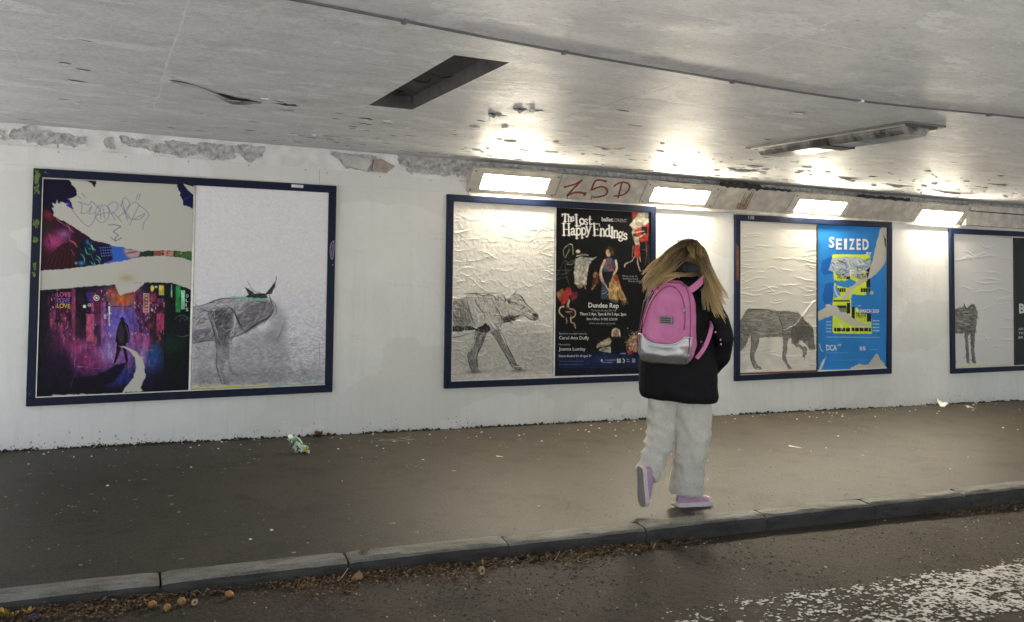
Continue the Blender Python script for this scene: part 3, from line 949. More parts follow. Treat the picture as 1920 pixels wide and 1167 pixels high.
# ================================================================== the printed sheets
def homography(src, dst):
    A, B = [], []
    for (x, y), (u, v) in zip(src, dst):
        A += [[x, y, 1, 0, 0, 0, -u * x, -u * y], [0, 0, 0, x, y, 1, -v * x, -v * y]]
        B += [u, v]
    h = np.linalg.solve(np.array(A, float), np.array(B, float))
    return np.append(h, 1).reshape(3, 3)

class Art:
    """a drawn sheet: shapes are digitised in sketch coordinates whose four sheet corners are given"""
    def __init__(s, nu, nv, corners, base):
        s.nu, s.nv, s.S = nu, nv, 2
        s.W, s.H = nu * 2, nv * 2
        s.im = np.zeros((s.H, s.W, 3)) + np.array(base, float)
        s.Hm = homography(corners, [(0, 0), (s.W, 0), (s.W, s.H), (0, s.H)])
        s.k = s.H / (0.5 * (corners[3][1] - corners[0][1] + corners[2][1] - corners[1][1]))
        s.view(0, 0, 1)
        s.yy, s.xx = np.mgrid[0:s.H, 0:s.W].astype(float)
    def view(s, ox, oy, z):
        s.ox, s.oy, s.z = ox, oy, z
        return s
    def m(s, pts):
        p = np.array(pts, float) / s.z + np.array([s.ox, s.oy])
        q = np.c_[p, np.ones(len(p))] @ s.Hm.T
        return q[:, :2] / q[:, 2:]
    def _blend(s, sl, a, col):
        c = np.array(col, float)
        s.im[sl] = s.im[sl] * (1 - a[..., None]) + c * a[..., None]
    def mask(s, pts, soft=0.0, rough=0.0, seed=1):
        q = s.m(pts)
        pad = 6
        x0, y0 = np.floor(q.min(0)).astype(int) - pad
        x1, y1 = np.ceil(q.max(0)).astype(int) + pad
        x0, y0, x1, y1 = max(x0, 0), max(y0, 0), min(x1, s.W), min(y1, s.H)
        if x1 <= x0 or y1 <= y0:
            return None, None
        sl = (slice(y0, y1), slice(x0, x1))
        X, Y = s.xx[sl], s.yy[sl]
        if rough:
            X = X + rough * (fbm(X * 0.09, Y * 0.09, 0, seed, 3) - 0.5) * 2
            Y = Y + rough * (fbm(X * 0.09, Y * 0.09, 5, seed + 9, 3) - 0.5) * 2
        ins = np.zeros(X.shape, bool)
        n = len(q)
        for i in range(n):
            xa, ya = q[i]
            xb, yb = q[(i + 1) % n]
            if ya == yb:
                continue
            c = ((ya > Y) != (yb > Y)) & (X < (xb - xa) * (Y - ya) / (yb - ya) + xa)
            ins ^= c
        a = ins.astype(float)
        if soft:
            r = int(max(1, soft))
            for ax in (0, 1):
                k = np.ones(2 * r + 1) / (2 * r + 1)
                for _ in range(2):
                    a = np.apply_along_axis(lambda v: np.convolve(v, k, 'same'), ax, a)
        return sl, a
    def poly(s, pts, col, alpha=1.0, soft=0.0, rough=0.0, seed=1, tex=0.0):
        sl, a = s.mask(pts, soft, rough, seed)
        if sl is None:
            return
        if tex:
            a = a * np.clip(1 - tex + 2 * tex * fbm(s.xx[sl] * 0.06, s.yy[sl] * 0.06, 0, seed + 3, 4), 0, 1)
        s._blend(sl, a * alpha, col)
    def stroke(s, pts, w, col, alpha=1.0, smooth=True, taper=False, soft=1.0):
        if smooth and len(pts) > 2:
            pts = smooth_path(pts, 4)
        q = s.m(pts)
        wc = max(w / s.z * s.k * 0.5, 0.6)
        pad = wc + 3
        x0, y0 = np.floor(q.min(0) - pad).astype(int)
        x1, y1 = np.ceil(q.max(0) + pad).astype(int)
        x0, y0, x1, y1 = max(x0, 0), max(y0, 0), min(x1, s.W), min(y1, s.H)
        if x1 <= x0 or y1 <= y0:
            return
        sl = (slice(y0, y1), slice(x0, x1))
        X, Y = s.xx[sl], s.yy[sl]
        best = np.full(X.shape, -1e9)
        n = len(q) - 1
        for i in range(n):
            a_, b_ = q[i], q[i + 1]
            d_ = b_ - a_
            t = np.clip(((X - a_[0]) * d_[0] + (Y - a_[1]) * d_[1]) / max(d_ @ d_, 1e-9), 0, 1)
            dist = np.hypot(X - a_[0] - t * d_[0], Y - a_[1] - t * d_[1])
            ww = wc * (math.sin(math.pi * min(max((i + 0.5) / n, 0.12), 0.88)) if taper else 1.0)
            best = np.maximum(best, ww - dist)
        s._blend(sl, np.clip(best / soft + 0.5, 0, 1) * alpha, col)
    def blob(s, x, y, rx, ry, col, alpha=1.0, p=2.0):
        q = s.m([(x, y), (x + rx, y), (x, y + ry)])
        ax, ay = abs(q[1][0] - q[0][0]) + 1e-6, abs(q[2][1] - q[0][1]) + 1e-6
        x0, x1 = int(max(q[0][0] - 3 * ax, 0)), int(min(q[0][0] + 3 * ax, s.W))
        y0, y1 = int(max(q[0][1] - 3 * ay, 0)), int(min(q[0][1] + 3 * ay, s.H))
        if x1 <= x0 or y1 <= y0:
            return
        sl = (slice(y0, y1), slice(x0, x1))
        r = ((s.xx[sl] - q[0][0]) / ax) ** 2 + ((s.yy[sl] - q[0][1]) / ay) ** 2
        s._blend(sl, np.exp(-r ** (p / 2)) * alpha, col)
    def disc(s, x, y, rx, ry, col, alpha=1.0):
        a = np.linspace(0, 2 * math.pi, 22, endpoint=False)
        s.poly(list(zip(x + rx * np.cos(a), y + ry * np.sin(a))), col, alpha)
    def rect(s, x0, y0, x1, y1, col, alpha=1.0, **k):
        s.poly([(x0, y0), (x1, y0), (x1, y1), (x0, y1)], col, alpha, **k)
    def fur(s, pts, n, ang, ln, w, cols, alpha=0.5, jit=0.3, seed=1):
        r = random.Random(seed)
        P = np.array(pts, float)
        lo, hi = P.min(0), P.max(0)
        def inside(x, y):
            c = False
            for i in range(len(P)):
                xa, ya = P[i]; xb, yb = P[(i + 1) % len(P)]
                if (ya > y) != (yb > y) and x < (xb - xa) * (y - ya) / (yb - ya) + xa:
                    c = not c
            return c
        k = 0
        while k < n:
            x, y = r.uniform(lo[0], hi[0]), r.uniform(lo[1], hi[1])
            k += 1
            if not inside(x, y):
                continue
            a = (ang(x, y) if callable(ang) else ang) + r.gauss(0, jit)
            l = ln * r.uniform(0.5, 1.5)
            dx, dy = math.cos(a) * l / 2, math.sin(a) * l / 2
            b_ = r.uniform(-0.15, 0.15) * l
            s.stroke([(x - dx, y - dy), (x - dy / l * b_, y + dx / l * b_), (x + dx, y + dy)], w * r.uniform(0.5, 1.4), r.choice(cols), alpha * r.uniform(0.4, 1.0), smooth=False, taper=True)
    def grid(s):
        im = s.im.reshape(s.nv, 2, s.nu, 2, 3).mean((1, 3))
        return lin(np.clip(im, 0, 255))

def sheet(name, art, quad, n0, mat, label, disp=None, gain=1.0, group=None):
    """quad: wall (x,s) of tl,tr,br,bl; art rows run from the top down"""
    col = np.clip(art.grid() * gain, 0, 0.9)
    nv, nu = art.nv, art.nu
    u = np.linspace(0, 1, nu)[None, :, None]
    v = np.linspace(0, 1, nv)[:, None, None]
    tl, tr_, br, bl = (np.array(p, float) for p in quad)
    XS = (tl * (1 - u) + tr_ * u) * (1 - v) + (bl * (1 - u) + br * u) * v
    dz = n0 + (disp if disp is not None else 0.0) * np.ones((nv, nu))
    P = np.zeros((nv, nu, 3))
    P[..., 0] = XS[..., 0]
    P[..., 1] = XS[..., 1] * WU.y + dz * WN.y
    P[..., 2] = XS[..., 1] * WU.z + dz * WN.z
    base = wp((bl[0] + br[0]) / 2, bl[1], n0)
    me = grid_mesh(name, P - np.array(base), col)
    o = link(name, me, mat)
    o.location = base
    tag(o, label, 'poster', group)
    return o

def sheet_uv(nu, nv):
    v, u = np.mgrid[0:nv, 0:nu].astype(float)
    return u / nu, v / nv

def creases(nu, nv, w_m, h_m, n, seed, amp=0.0030, ang=0.12, lmin=0.08, lmax=0.4, wd=0.006, side=False):
    """long thin folds of badly pasted paper, mostly level"""
    r = random.Random(seed)
    u, v = sheet_uv(nu, nv)
    X, Y = u * w_m, v * h_m
    D = np.zeros((nv, nu))
    for i in range(n):
        l = r.uniform(lmin, lmax)
        cx, cy = r.uniform(-0.05, w_m), r.uniform(0.03, h_m)
        if side and r.random() < 0.5:
            cx = r.choice([0.0, w_m]) + r.gauss(0, 0.05)
        a = r.gauss(0, ang)
        bend = r.uniform(-0.03, 0.03)
        ca, sa = math.cos(a), math.sin(a)
        du = (X - cx) * ca + (Y - cy) * sa
        dv = -(X - cx) * sa + (Y - cy) * ca
        dv = dv - bend * np.cos(du / l * 5 + i) - 0.012 * (vnoise(du * 18 + i * 3, 0.5, 0, seed) - 0.5)
        w = wd * r.uniform(0.6, 1.5)
        e = np.clip(1 - np.abs(du) / (l / 2), 0, 1) ** 0.6
        D += amp * r.uniform(0.4, 1.2) * e * np.exp(-(dv / w) ** 2)
    return D

def lettering(poster_obj, art, quad, txt, p0, p1, h, col, n0, name='lettering', mat=None, bold=0.0, shear=0.0, view=None):
    """p0,p1: sketch positions of the baseline's two ends; h: capital height in sketch units"""
    if view:
        art.view(*view)
    cu_ = bpy.data.curves.new('t', 'FONT')
    cu_.body = txt
    cu_.size = 1.0
    cu_.offset = bold
    cu_.shear = shear
    cu_.resolution_u = 3
    to = bpy.data.objects.new('t', cu_)
    COL.objects.link(to)
    dg = bpy.context.evaluated_depsgraph_get()
    me = bpy.data.meshes.new_from_object(to.evaluated_get(dg))
    bpy.data.objects.remove(to)
    V = np.array([v.co[:2] for v in me.vertices])
    if not len(V):
        return
    x0, x1 = V[:, 0].min(), V[:, 0].max()
    cap = 0.70
    q = art.m([p0, p1, (p0[0], p0[1] - h)])
    uv = q / np.array([art.W, art.H])
    tl, tr_, br, bl = (np.array(p, float) for p in quad)
    def wpos(u, v):
        return (tl * (1 - u) + tr_ * u) * (1 - v) + (bl * (1 - u) + br * u) * v
    A, B, Cc = (wpos(*k) for k in uv)
    ex, ey = (B - A) / (x1 - x0), (Cc - A) / cap
    base = poster_obj.location
    for v in me.vertices:
        p = A + ex * (v.co.x - x0) + ey * v.co.y
        w = wp(p[0], p[1], n0) - base
        v.co = w
    o = link(name, me, mat, poster_obj)
    return o

def ink(name, c, rough=0.5):
    return simple(name, c, rough, 0.05, 40)
INK_W = ink('white_ink', (0.72, 0.72, 0.70), 0.4)
INK_G = ink('grey_ink', (0.36, 0.36, 0.36), 0.45)
INK_K = ink('black_ink', (0.02, 0.02, 0.02), 0.4)
PAPER = (212, 211, 214)

# ------------------------------------------------------------------ torn poster of a neon street
c1 = [(79, 336), (360, 343.5), (353, 732.6), (65.5, 744.6)]
q1 = [(-0.5215, 1.881), (0.4720, 1.905), (0.4720, 0.377), (-0.5215, 0.366)]
A = Art(270, 420, c1, (22, 17, 36))
A.view(60, 330, 5.558)
rr = random.Random(4)
# upper strip: faces and glassy shapes in magenta, teal and blue
A.rect(60, 300, 720, 990, (52, 22, 40), 1.0)
A.blob(230, 680, 110, 90, (198, 72, 138), 0.9); A.blob(330, 600, 60, 50, (170, 110, 180), 0.8); A.blob(140, 540, 70, 60, (40, 45, 40), 0.9)
A.blob(160, 400, 60, 50, (150, 40, 60), 0.8)
for i in range(26):
    x, y = rr.uniform(100, 420), rr.uniform(330, 930)
    A.stroke([(x, y), (x + rr.uniform(-20, 60), y + rr.uniform(20, 70)), (x + rr.uniform(0, 120), y + rr.uniform(40, 150))], rr.uniform(4, 14), rr.choice([(120, 40, 60), (200, 90, 130), (70, 20, 40), (225, 130, 150), (90, 30, 60)]), 0.75, taper=True)
A.poly([(100, 970), (150, 850), (270, 720), (370, 690), (420, 800), (450, 960)], (48, 20, 28), 0.9, rough=4)
for i in range(7):
    A.stroke([(130 + i * 45, 960), (170 + i * 40, 860), (240 + i * 28, 740 - i * 6)], 9, (96, 34, 44), 0.7, taper=True)
A.poly([(430, 950), (480, 700), (560, 620), (640, 720), (720, 850), (725, 925)], (18, 30, 40), 0.95, rough=3)
for i in range(16):
    x, y = rr.uniform(470, 690), rr.uniform(640, 900)
    A.stroke([(x, y), (x + rr.uniform(10, 40), y + rr.uniform(20, 60)), (x + rr.uniform(20, 70), y + rr.uniform(40, 110))], rr.uniform(6, 16), rr.choice([(80, 170, 170), (30, 70, 80), (150, 215, 210), (50, 110, 140)]), 0.85, taper=True)
A.blob(505, 900, 30, 22, (70, 140, 220), 1.0); A.blob(450, 900, 14, 12, (240, 190, 200), 0.9); A.blob(565, 680, 16, 22, (80, 110, 220), 0.9)
A.poly([(600, 690), (800, 700), (840, 860), (730, 920), (690, 830)], (28, 26, 66), 1.0)
for i in range(5):
    for j in range(4):
        A.disc(700 + i * 24 + j * 5, 740 + j * 28 - i * 2, 8, 6, (120, 140, 225), 0.9)
A.poly([(800, 705), (960, 735), (1120, 770), (1100, 830), (900, 885), (720, 915), (830, 850)], (60, 105, 205), 1.0, rough=4)
A.poly([(940, 745), (1120, 768), (1095, 832), (1000, 845), (950, 800)], (205, 160, 150), 0.95, soft=3)
A.stroke([(950, 800), (1020, 785), (1085, 775)], 14, (110, 55, 60), 0.9, taper=True); A.blob(1015, 808, 40, 10, (150, 190, 235), 0.8)
A.poly([(1135, 770), (1235, 770), (1235, 822), (1110, 830)], (30, 62, 44), 1.0)
A.poly([(1250, 768), (1345, 768), (1345, 818), (1250, 820)], (150, 84, 72), 1.0); A.poly([(1355, 768), (1460, 768), (1460, 824), (1355, 820)], (205, 142, 118), 1.0)
A.poly([(1475, 768), (1668, 770), (1668, 880), (1475, 835)], (72, 108, 62), 1.0)
for i in range(26):
    x, y = rr.uniform(1130, 1660), rr.uniform(772, 840)
    A.stroke([(x, y), (x + rr.uniform(-20, 24), y + rr.uniform(4, 26))], rr.uniform(5, 12), rr.choice([(40, 80, 50), (220, 170, 140), (130, 60, 50), (60, 130, 60), (30, 40, 34)]), 0.8, smooth=False)
A.poly([(90, 30), (375, 38), (445, 125), (465, 190), (380, 235), (420, 340), (330, 300), (255, 330), (225, 400), (100, 320)], (22, 17, 46), 1.0)
A.poly([(330, 282), (385, 278), (420, 338), (360, 312)], (44, 30, 120), 1.0); A.blob(372, 240, 12, 10, (150, 150, 220), 0.8)
A.poly([(1488, 70), (1680, 80), (1680, 330), (1560, 292), (1540, 215)], (18, 24, 72), 1.0)
A.stroke([(1550, 240), (1640, 190)], 8, (70, 90, 150), 0.7, smooth=False)
# lower part: the street
A.view(60, 530, 5.429)
A.rect(30, 0, 1640, 1170, (22, 18, 40), 1.0)
A.blob(900, 330, 260, 260, (112, 96, 206), 0.95); A.blob(930, 700, 300, 190, (150, 120, 210), 0.8); A.blob(1000, 560, 240, 90, (190, 110, 190), 0.6)
A.blob(600, 780, 300, 150, (150, 52, 116), 0.85); A.blob(420, 650, 260, 90, (140, 52, 96), 0.7); A.blob(780, 700, 90, 110, (170, 160, 228), 0.8)
A.blob(1230, 740, 90, 130, (36, 76, 140), 0.95); A.blob(1120, 720, 40, 130, (200, 150, 205), 0.7); A.blob(900, 960, 150, 90, (40, 62, 160), 0.7)
A.blob(910, 150, 150, 90, (200, 110, 50), 0.95); A.blob(910, 185, 40, 25, (235, 90, 60), 0.9); A.blob(800, 90, 60, 60, (190, 90, 70), 0.8); A.blob(1000, 70, 70, 60, (180, 80, 60), 0.8)
A.poly([(750, 235), (1000, 235), (1000, 215), (960, 225), (900, 235), (840, 222), (790, 230)], (70, 46, 50), 0.9)
for i in range(230):
    side = rr.random() < 0.6
    x = rr.uniform(150, 760) if side else rr.uniform(1010, 1340)
    top = 40 + (abs(x - 900) < 250) * rr.uniform(0, 60)
    y = rr.uniform(60, 560)
    w, h = rr.uniform(7, 42), rr.uniform(20, 150)
    A.rect(x, y, x + w, y + h, rr.choice([(96, 30, 60), (150, 44, 86), (206, 84, 120), (60, 24, 52), (28, 18, 34), (74, 40, 96), (40, 20, 40), (120, 60, 110)]), rr.uniform(0.5, 0.9))
for i in range(260):
    side = rr.random() < 0.6
    x = rr.uniform(180, 800) if side else rr.uniform(1000, 1330)
    y = rr.uniform(60, 560)
    A.rect(x, y, x + rr.uniform(3, 12), y + rr.uniform(5, 30), rr.choice([(250, 170, 180), (240, 120, 140), (255, 215, 190), (150, 120, 230), (235, 190, 120), (255, 235, 240)]), rr.uniform(0.6, 1.0))
A.rect(545, 310, 625, 590, (214, 96, 124), 0.85); A.rect(430, 60, 540, 560, (24, 16, 30), 0.85); A.rect(640, 60, 690, 560, (92, 26, 52), 0.85); A.rect(620, 420, 690, 640, (30, 16, 30), 0.8)
A.rect(395, 50, 432, 560, (170, 76, 112), 0.7); A.rect(690, 190, 740, 560, (172, 92, 158), 0.7); A.rect(765, 230, 782, 430, (225, 235, 255), 1.0); A.rect(720, 310, 746, 360, (250, 240, 250), 0.9)
A.rect(550, 90, 600, 180, (52, 50, 130), 0.9); A.disc(645, 145, 30, 30, (236, 232, 240)); A.disc(645, 145, 21, 21, (60, 34, 60)); A.disc(645, 145, 12, 12, (230, 226, 236)); A.disc(525, 232, 18, 17, (255, 250, 248)); A.disc(573, 218, 16, 16, (214, 200, 190)); A.disc(573, 218, 9, 9, (44, 26, 40))
A.rect(1120, 95, 1180, 290, (240, 200, 176), 0.95); A.rect(1130, 105, 1168, 280, (120, 50, 50), 0.8)
for i in range(5):
    A.rect(1138, 115 + i * 33, 1162, 132 + i * 33, (245, 215, 190), 0.9)
A.disc(1210, 45, 18, 32, (240, 214, 96)); A.disc(1248, 28, 13, 13, (250, 240, 190)); A.rect(1278, 10, 1330, 112, (222, 196, 84), 0.95); A.disc(1222, 140, 34, 42, (158, 60, 84), 0.9); A.rect(1258, 145, 1322, 190, (120, 66, 120), 0.9); A.disc(1210, 265, 12, 14, (255, 255, 255)); A.rect(1255, 300, 1335, 470, (196, 74, 112), 0.75)
A.rect(1185, 300, 1255, 620, (34, 26, 34), 0.8); A.blob(1190, 420, 22, 22, (190, 70, 60), 0.8); A.blob(1285, 540, 14, 40, (170, 60, 50), 0.8); A.blob(635, 590, 14, 50, (230, 80, 100), 0.9)
A.poly([(1340, 0), (1640, 0), (1640, 1150), (1330, 1150), (1330, 520)], (16, 24, 26), 0.9)
A.rect(1450, 15, 1500, 285, (52, 150, 84), 0.95); A.rect(1505, 60, 1545, 255, (150, 226, 190), 0.95); A.rect(1400, 0, 1415, 135, (150, 220, 180), 0.8); A.rect(1545, 80, 1615, 300, (10, 16, 16), 1.0)
A.stroke([(1435, 360), (1480, 325), (1530, 318), (1595, 350)], 6, (86, 116, 104), 0.9); A.stroke([(1465, 525), (1530, 535), (1590, 515)], 6, (110, 140, 130), 0.9); A.stroke([(1490, 375), (1520, 335), (1545, 370), (1570, 345), (1590, 380)], 5, (90, 120, 110), 0.8, smooth=False)
A.blob(1420, 620, 130, 90, (22, 50, 36), 0.8)
for i in range(70):
    x, y = rr.uniform(350, 1180), rr.uniform(600, 930)
    A.stroke([(x, y), (x + rr.uniform(20, 90), y + rr.uniform(-4, 6))], rr.uniform(4, 12), rr.choice([(190, 90, 160), (120, 60, 150), (210, 190, 240), (90, 60, 170), (170, 60, 110)]), rr.uniform(0.15, 0.45), smooth=False, taper=True)
for i in range(40):
    x, y = rr.choice([rr.uniform(700, 1180), rr.uniform(380, 700)]), rr.uniform(600, 800)
    A.rect(x, y, x + rr.uniform(5, 14), y + rr.uniform(30, 110), rr.choice([(220, 200, 245), (230, 140, 190), (150, 130, 220)]), rr.uniform(0.1, 0.3))
A.poly([(30, 60), (150, 60), (180, 420), (340, 680), (420, 900), (330, 1120), (30, 1170)], (24, 18, 36), 0.85, soft=8)
A.poly([(840, 830), (960, 800), (900, 900), (820, 1010), (420, 1170), (340, 1150), (420, 960), (640, 940), (760, 880)], (20, 16, 34), 0.95, soft=2)
A.stroke([(450, 880), (400, 1000), (380, 1080), (340, 1120)], 10, (62, 52, 96), 0.7)
A.rect(30, 1060, 1600, 1170, (18, 16, 30), 0.75, soft=8)
for (x, y, rx, ry, c_, al) in ((330, 560, 160, 120, (150, 60, 120), 0.45), (520, 640, 200, 90, (176, 80, 150), 0.4), (880, 520, 170, 120, (150, 130, 225), 0.45), (1090, 590, 120, 70, (196, 100, 170), 0.45), (300, 300, 120, 160, (120, 40, 80), 0.35), (1150, 330, 110, 150, (130, 44, 76), 0.3), (700, 420, 80, 160, (150, 90, 170), 0.35)):
    A.blob(x, y, rx, ry, c_, al)
gn = fbm(A.xx * 0.11, A.yy * 0.045, 0, 77, 4, 0.65)
dz_ = np.clip((A.yy / A.H - 0.42) * 30, 0, 1)
A.im *= (1 + dz_ * (0.9 * (gn - 0.5)))[..., None]
A.im = np.clip(A.im, 0, 255)
# the figure in the street
A.poly([(870, 410), (890, 380), (885, 350), (910, 335), (930, 360), (925, 385), (965, 420), (985, 520), (978, 600), (950, 605), (940, 640), (970, 790), (945, 810), (920, 680), (900, 640), (880, 700), (850, 790), (815, 830), (845, 700), (850, 600), (835, 600), (850, 480)], (26, 20, 30), 1.0)
A.poly([(870, 430), (900, 410), (930, 470), (920, 600), (880, 600), (860, 520)], (70, 52, 72), 0.8, soft=2); A.stroke([(940, 420), (965, 500), (968, 600)], 6, (150, 140, 190), 0.7)
# torn-off areas show the pale sheet below
TORN = (203, 201, 192)
def torn(pts, seed):
    A.poly(pts, (236, 235, 230), 1.0, rough=3.5, seed=seed)
    c_ = np.mean(np.array(pts), 0)
    A.poly([tuple(np.array(p) + (c_ - np.array(p)) * 0.006) for p in pts], TORN, 1.0, rough=3.5, seed=seed)
torn([(865, 632), (950, 645), (1040, 690), (1110, 760), (1140, 860), (1142, 960), (1098, 1060), (1122, 1100), (905, 1112), (960, 1040), (1020, 960), (1046, 860), (1040, 760), (985, 690), (940, 660)], 12)
torn([(820, -10), (880, 122), (950, 95), (1030, 80), (1130, -10)], 13)
A.poly([(200, 1140), (700, 1128), (1600, 1095), (1610, 1125), (700, 1170), (240, 1180)], (196, 190, 176), 1.0, rough=5)
A.view(60, 330, 5.558)
torn([(375, 30), (410, 90), (445, 130), (462, 190), (430, 215), (385, 232), (390, 262), (420, 345), (355, 312), (325, 272), (285, 268), (300, 285), (262, 282), (253, 243), (248, 292), (205, 285), (230, 322), (198, 338), (226, 378), (214, 412), (330, 470), (500, 570), (620, 660), (800, 705), (980, 745), (1110, 770), (1300, 762), (1690, 770), (1690, 330), (1560, 292), (1538, 220), (1488, 70), (1488, 30), (690, 30), (655, 60), (642, 116), (600, 70), (560, 52)], 14)
torn([(40, 985), (390, 957), (700, 915), (900, 880), (1120, 830), (1350, 813), (1560, 840), (1700, 885), (1700, 1200), (1600, 1150), (1440, 1098), (1150, 1095), (900, 1118), (600, 1140), (40, 1190)], 15)
A.blob(970, 1050, 70, 40, (170, 140, 100), 0.5)
A.poly([(325, 270), (385, 265), (422, 342), (360, 314)], (50, 36, 130), 0.9); A.blob(350, 290, 20, 8, (210, 205, 235), 0.9)
# ballpoint tag on the bare sheet
bl_ = (92, 110, 158)
for pts in ([(475, 265), (510, 300), (500, 390)], [(475, 265), (580, 300), (610, 262), (680, 330)], [(500, 385), (560, 375), (610, 310), (585, 390), (640, 375)], [(405, 345), (570, 520), (660, 400), (700, 340)],
            [(720, 290), (660, 330), (652, 430), (710, 478), (770, 440), (790, 360), (750, 300), (690, 330)], [(695, 335), (705, 440)], [(730, 335), (740, 440)], [(670, 400), (790, 370)],
            [(770, 300), (850, 450)], [(780, 300), (830, 262), (880, 290), (860, 350), (800, 390)], [(830, 370), (920, 470)], [(900, 290), (1000, 420)], [(920, 250), (980, 455)], [(915, 300), (940, 220), (990, 250), (985, 330), (880, 420)], [(970, 330), (1040, 265), (1095, 290), (1060, 370), (1000, 500)], [(940, 350), (990, 430), (1100, 440), (1160, 380), (1040, 440)], [(1095, 290), (1200, 385), (1150, 470), (1135, 550)],
            [(465, 205), (500, 235)], [(505, 178), (548, 220)], [(1085, 178), (1070, 230)], [(1110, 175), (1092, 240)]):
    A.stroke(pts, 6, bl_, 0.75)
dk_ = (84, 92, 110)
for pts in ([(780, 500), (850, 498), (912, 515), (830, 570), (885, 605), (850, 640), (858, 668)], [(805, 630), (858, 668), (920, 632)]):
    A.stroke(pts, 7, dk_, 0.9, smooth=False)
D = 0.0012 * fbm(sheet_uv(270, 420)[0] * 6, sheet_uv(270, 420)[1] * 9, 0, 81, 3) + creases(270, 420, 1.0, 1.5, 14, 82, 0.0008)
P1 = sheet('poster', A, q1, 0.0125, MT['gloss'], 'torn poster of a figure in a neon street, scribbled with blue pen', D, 1.0)
I1 = 0.0155
for i, c_ in enumerate([(230, 90, 150), (120, 110, 230), (240, 200, 90)]):
    lettering(P1, A, q1, 'LOVE', (248, 135 + i * 57), (378, 140 + i * 58), 46, None, I1, view=(60, 530, 5.429), mat=ink('neon_print', rgb(*c_)))
for i, ch in enumerate('OLIS'):
    lettering(P1, A, q1, ch, (1558, 135 + i * 47), (1584 if ch != 'I' else 1566, 135 + i * 47), 34, None, I1, view=(60, 530, 5.429), mat=INK_W)

# ------------------------------------------------------------------ horned animal in charcoal
def smudge(A, amt, seed, sc=0.02, col=(90, 88, 92)):
    f = fbm(A.xx * sc, A.yy * sc * 1.6, 0, seed, 4)
    g_ = np.clip((A.yy / A.H - 0.45) / 0.45, 0, 1)
    a = amt * np.clip(f * 1.7 - 0.45, 0, 1) * (0.15 + 0.85 * g_)
    A.im = A.im * (1 - a[..., None]) + np.array(col) * a[..., None]
CH = [(46, 44, 48), (70, 68, 72), (30, 29, 32), (104, 102, 106)]
LT = [(232, 230, 234), (210, 208, 214), (190, 188, 194)]
c2 = [(368, 346.5), (616, 360.6), (606, 719), (358, 729.7)]
q2 = [(0.4905, 1.908), (1.477, 1.910), (1.477, 0.409), (0.4905, 0.394)]
A = Art(250, 400, c2, (232, 231, 240))
smudge(A, 0.45, 90, 0.12)
A.view(350, 510, 5.074)
body = [(50, 340), (160, 320), (280, 270), (400, 258), (470, 255), (550, 240), (610, 212), (720, 210), (790, 275), (830, 335), (820, 400), (760, 465), (640, 535), (520, 605), (420, 640), (402, 660), (398, 760), (415, 890), (440, 940), (492, 985), (440, 988), (400, 930), (375, 840), (350, 880), (345, 980), (410, 1055), (325, 1058), (300, 980), (282, 880), (278, 700), (265, 658), (130, 668), (50, 690)]
A.poly(body, (150, 147, 154), 0.7, rough=5, tex=0.6, seed=3)
A.poly([(210, 400), (330, 340), (440, 370), (430, 520), (390, 640), (390, 720), (285, 700), (270, 560)], (62, 60, 66), 0.75, soft=4, tex=0.5, seed=4)
A.poly([(470, 420), (560, 300), (720, 270), (800, 300), (815, 400), (700, 500), (560, 590), (500, 560)], (84, 82, 88), 0.6, soft=3, tex=0.6, seed=5)
A.poly([(560, 240), (610, 210), (740, 208), (770, 250), (640, 262)], (38, 37, 40), 0.9, rough=3)
A.poly([(50, 560), (250, 540), (265, 655), (130, 668), (50, 690)], (110, 106, 122), 0.7, soft=4)
A.fur(body, 480, lambda x, y: -0.5 + 1.6 * (y > 640) + 0.4 * math.sin(x * 0.013), 60, 7, CH, 0.6, 0.5, 5)
A.fur(body, 420, lambda x, y: -0.6 + 1.9 * (y > 640), 60, 6, LT, 0.7, 0.5, 6)
for pts, w in (([(50, 345), (180, 315), (300, 268), (420, 255), (560, 258)], 9), ([(340, 300), (420, 350), (455, 400), (500, 500), (540, 560)], 14), ([(420, 632), (540, 585), (660, 500), (770, 440), (822, 360)], 11), ([(60, 690), (140, 665), (260, 655)], 9), ([(120, 355), (220, 385), (300, 380)], 7), ([(270, 660), (285, 760), (280, 880), (310, 1000), (330, 1055), (405, 1056)], 7), ([(402, 660), (400, 780), (430, 940), (490, 985)], 6), ([(780, 220), (800, 290), (830, 340)], 9), ([(200, 400), (250, 540), (280, 680)], 8), ([(760, 240), (830, 300), (845, 390), (780, 470)], 5)):
    A.stroke(pts, w, (40, 39, 42), 0.85, taper=True)
for pts, w in (([(440, 370), (460, 450), (445, 540), (415, 590)], 9), ([(400, 690), (405, 800), (425, 930), (470, 975)], 9), ([(300, 880), (320, 980), (345, 1045)], 12), ([(290, 330), (360, 310), (430, 350)], 8), ([(240, 430), (280, 560), (300, 640)], 6)):
    A.stroke(pts, w, (226, 224, 230), 0.8, taper=True)
for pts, w in (([(555, 155), (590, 185), (625, 208)], 10), ([(840, 95), (815, 140), (770, 195), (735, 225)], 16), ([(600, 150), (640, 190), (700, 200)], 4), ([(575, 90), (590, 120), (610, 150)], 3), ([(850, 50), (845, 90)], 5)):
    A.stroke(pts, w, (44, 43, 46), 0.85, taper=True)
A.poly([(552, 150), (575, 162), (650, 212), (585, 222)], (52, 50, 54), 0.9, rough=2)
A.poly([(845, 88), (835, 150), (800, 215), (740, 222), (790, 165)], (52, 50, 54), 0.9, rough=2)
A.poly([(410, 235), (560, 245), (770, 258), (765, 285), (600, 268), (470, 262)], (126, 190, 176), 0.75, rough=2)
A.poly([(40, 660), (420, 640), (700, 560), (900, 600), (1000, 800), (900, 1060), (40, 1090)], (120, 118, 124), 0.42, soft=14, tex=0.55, seed=41)
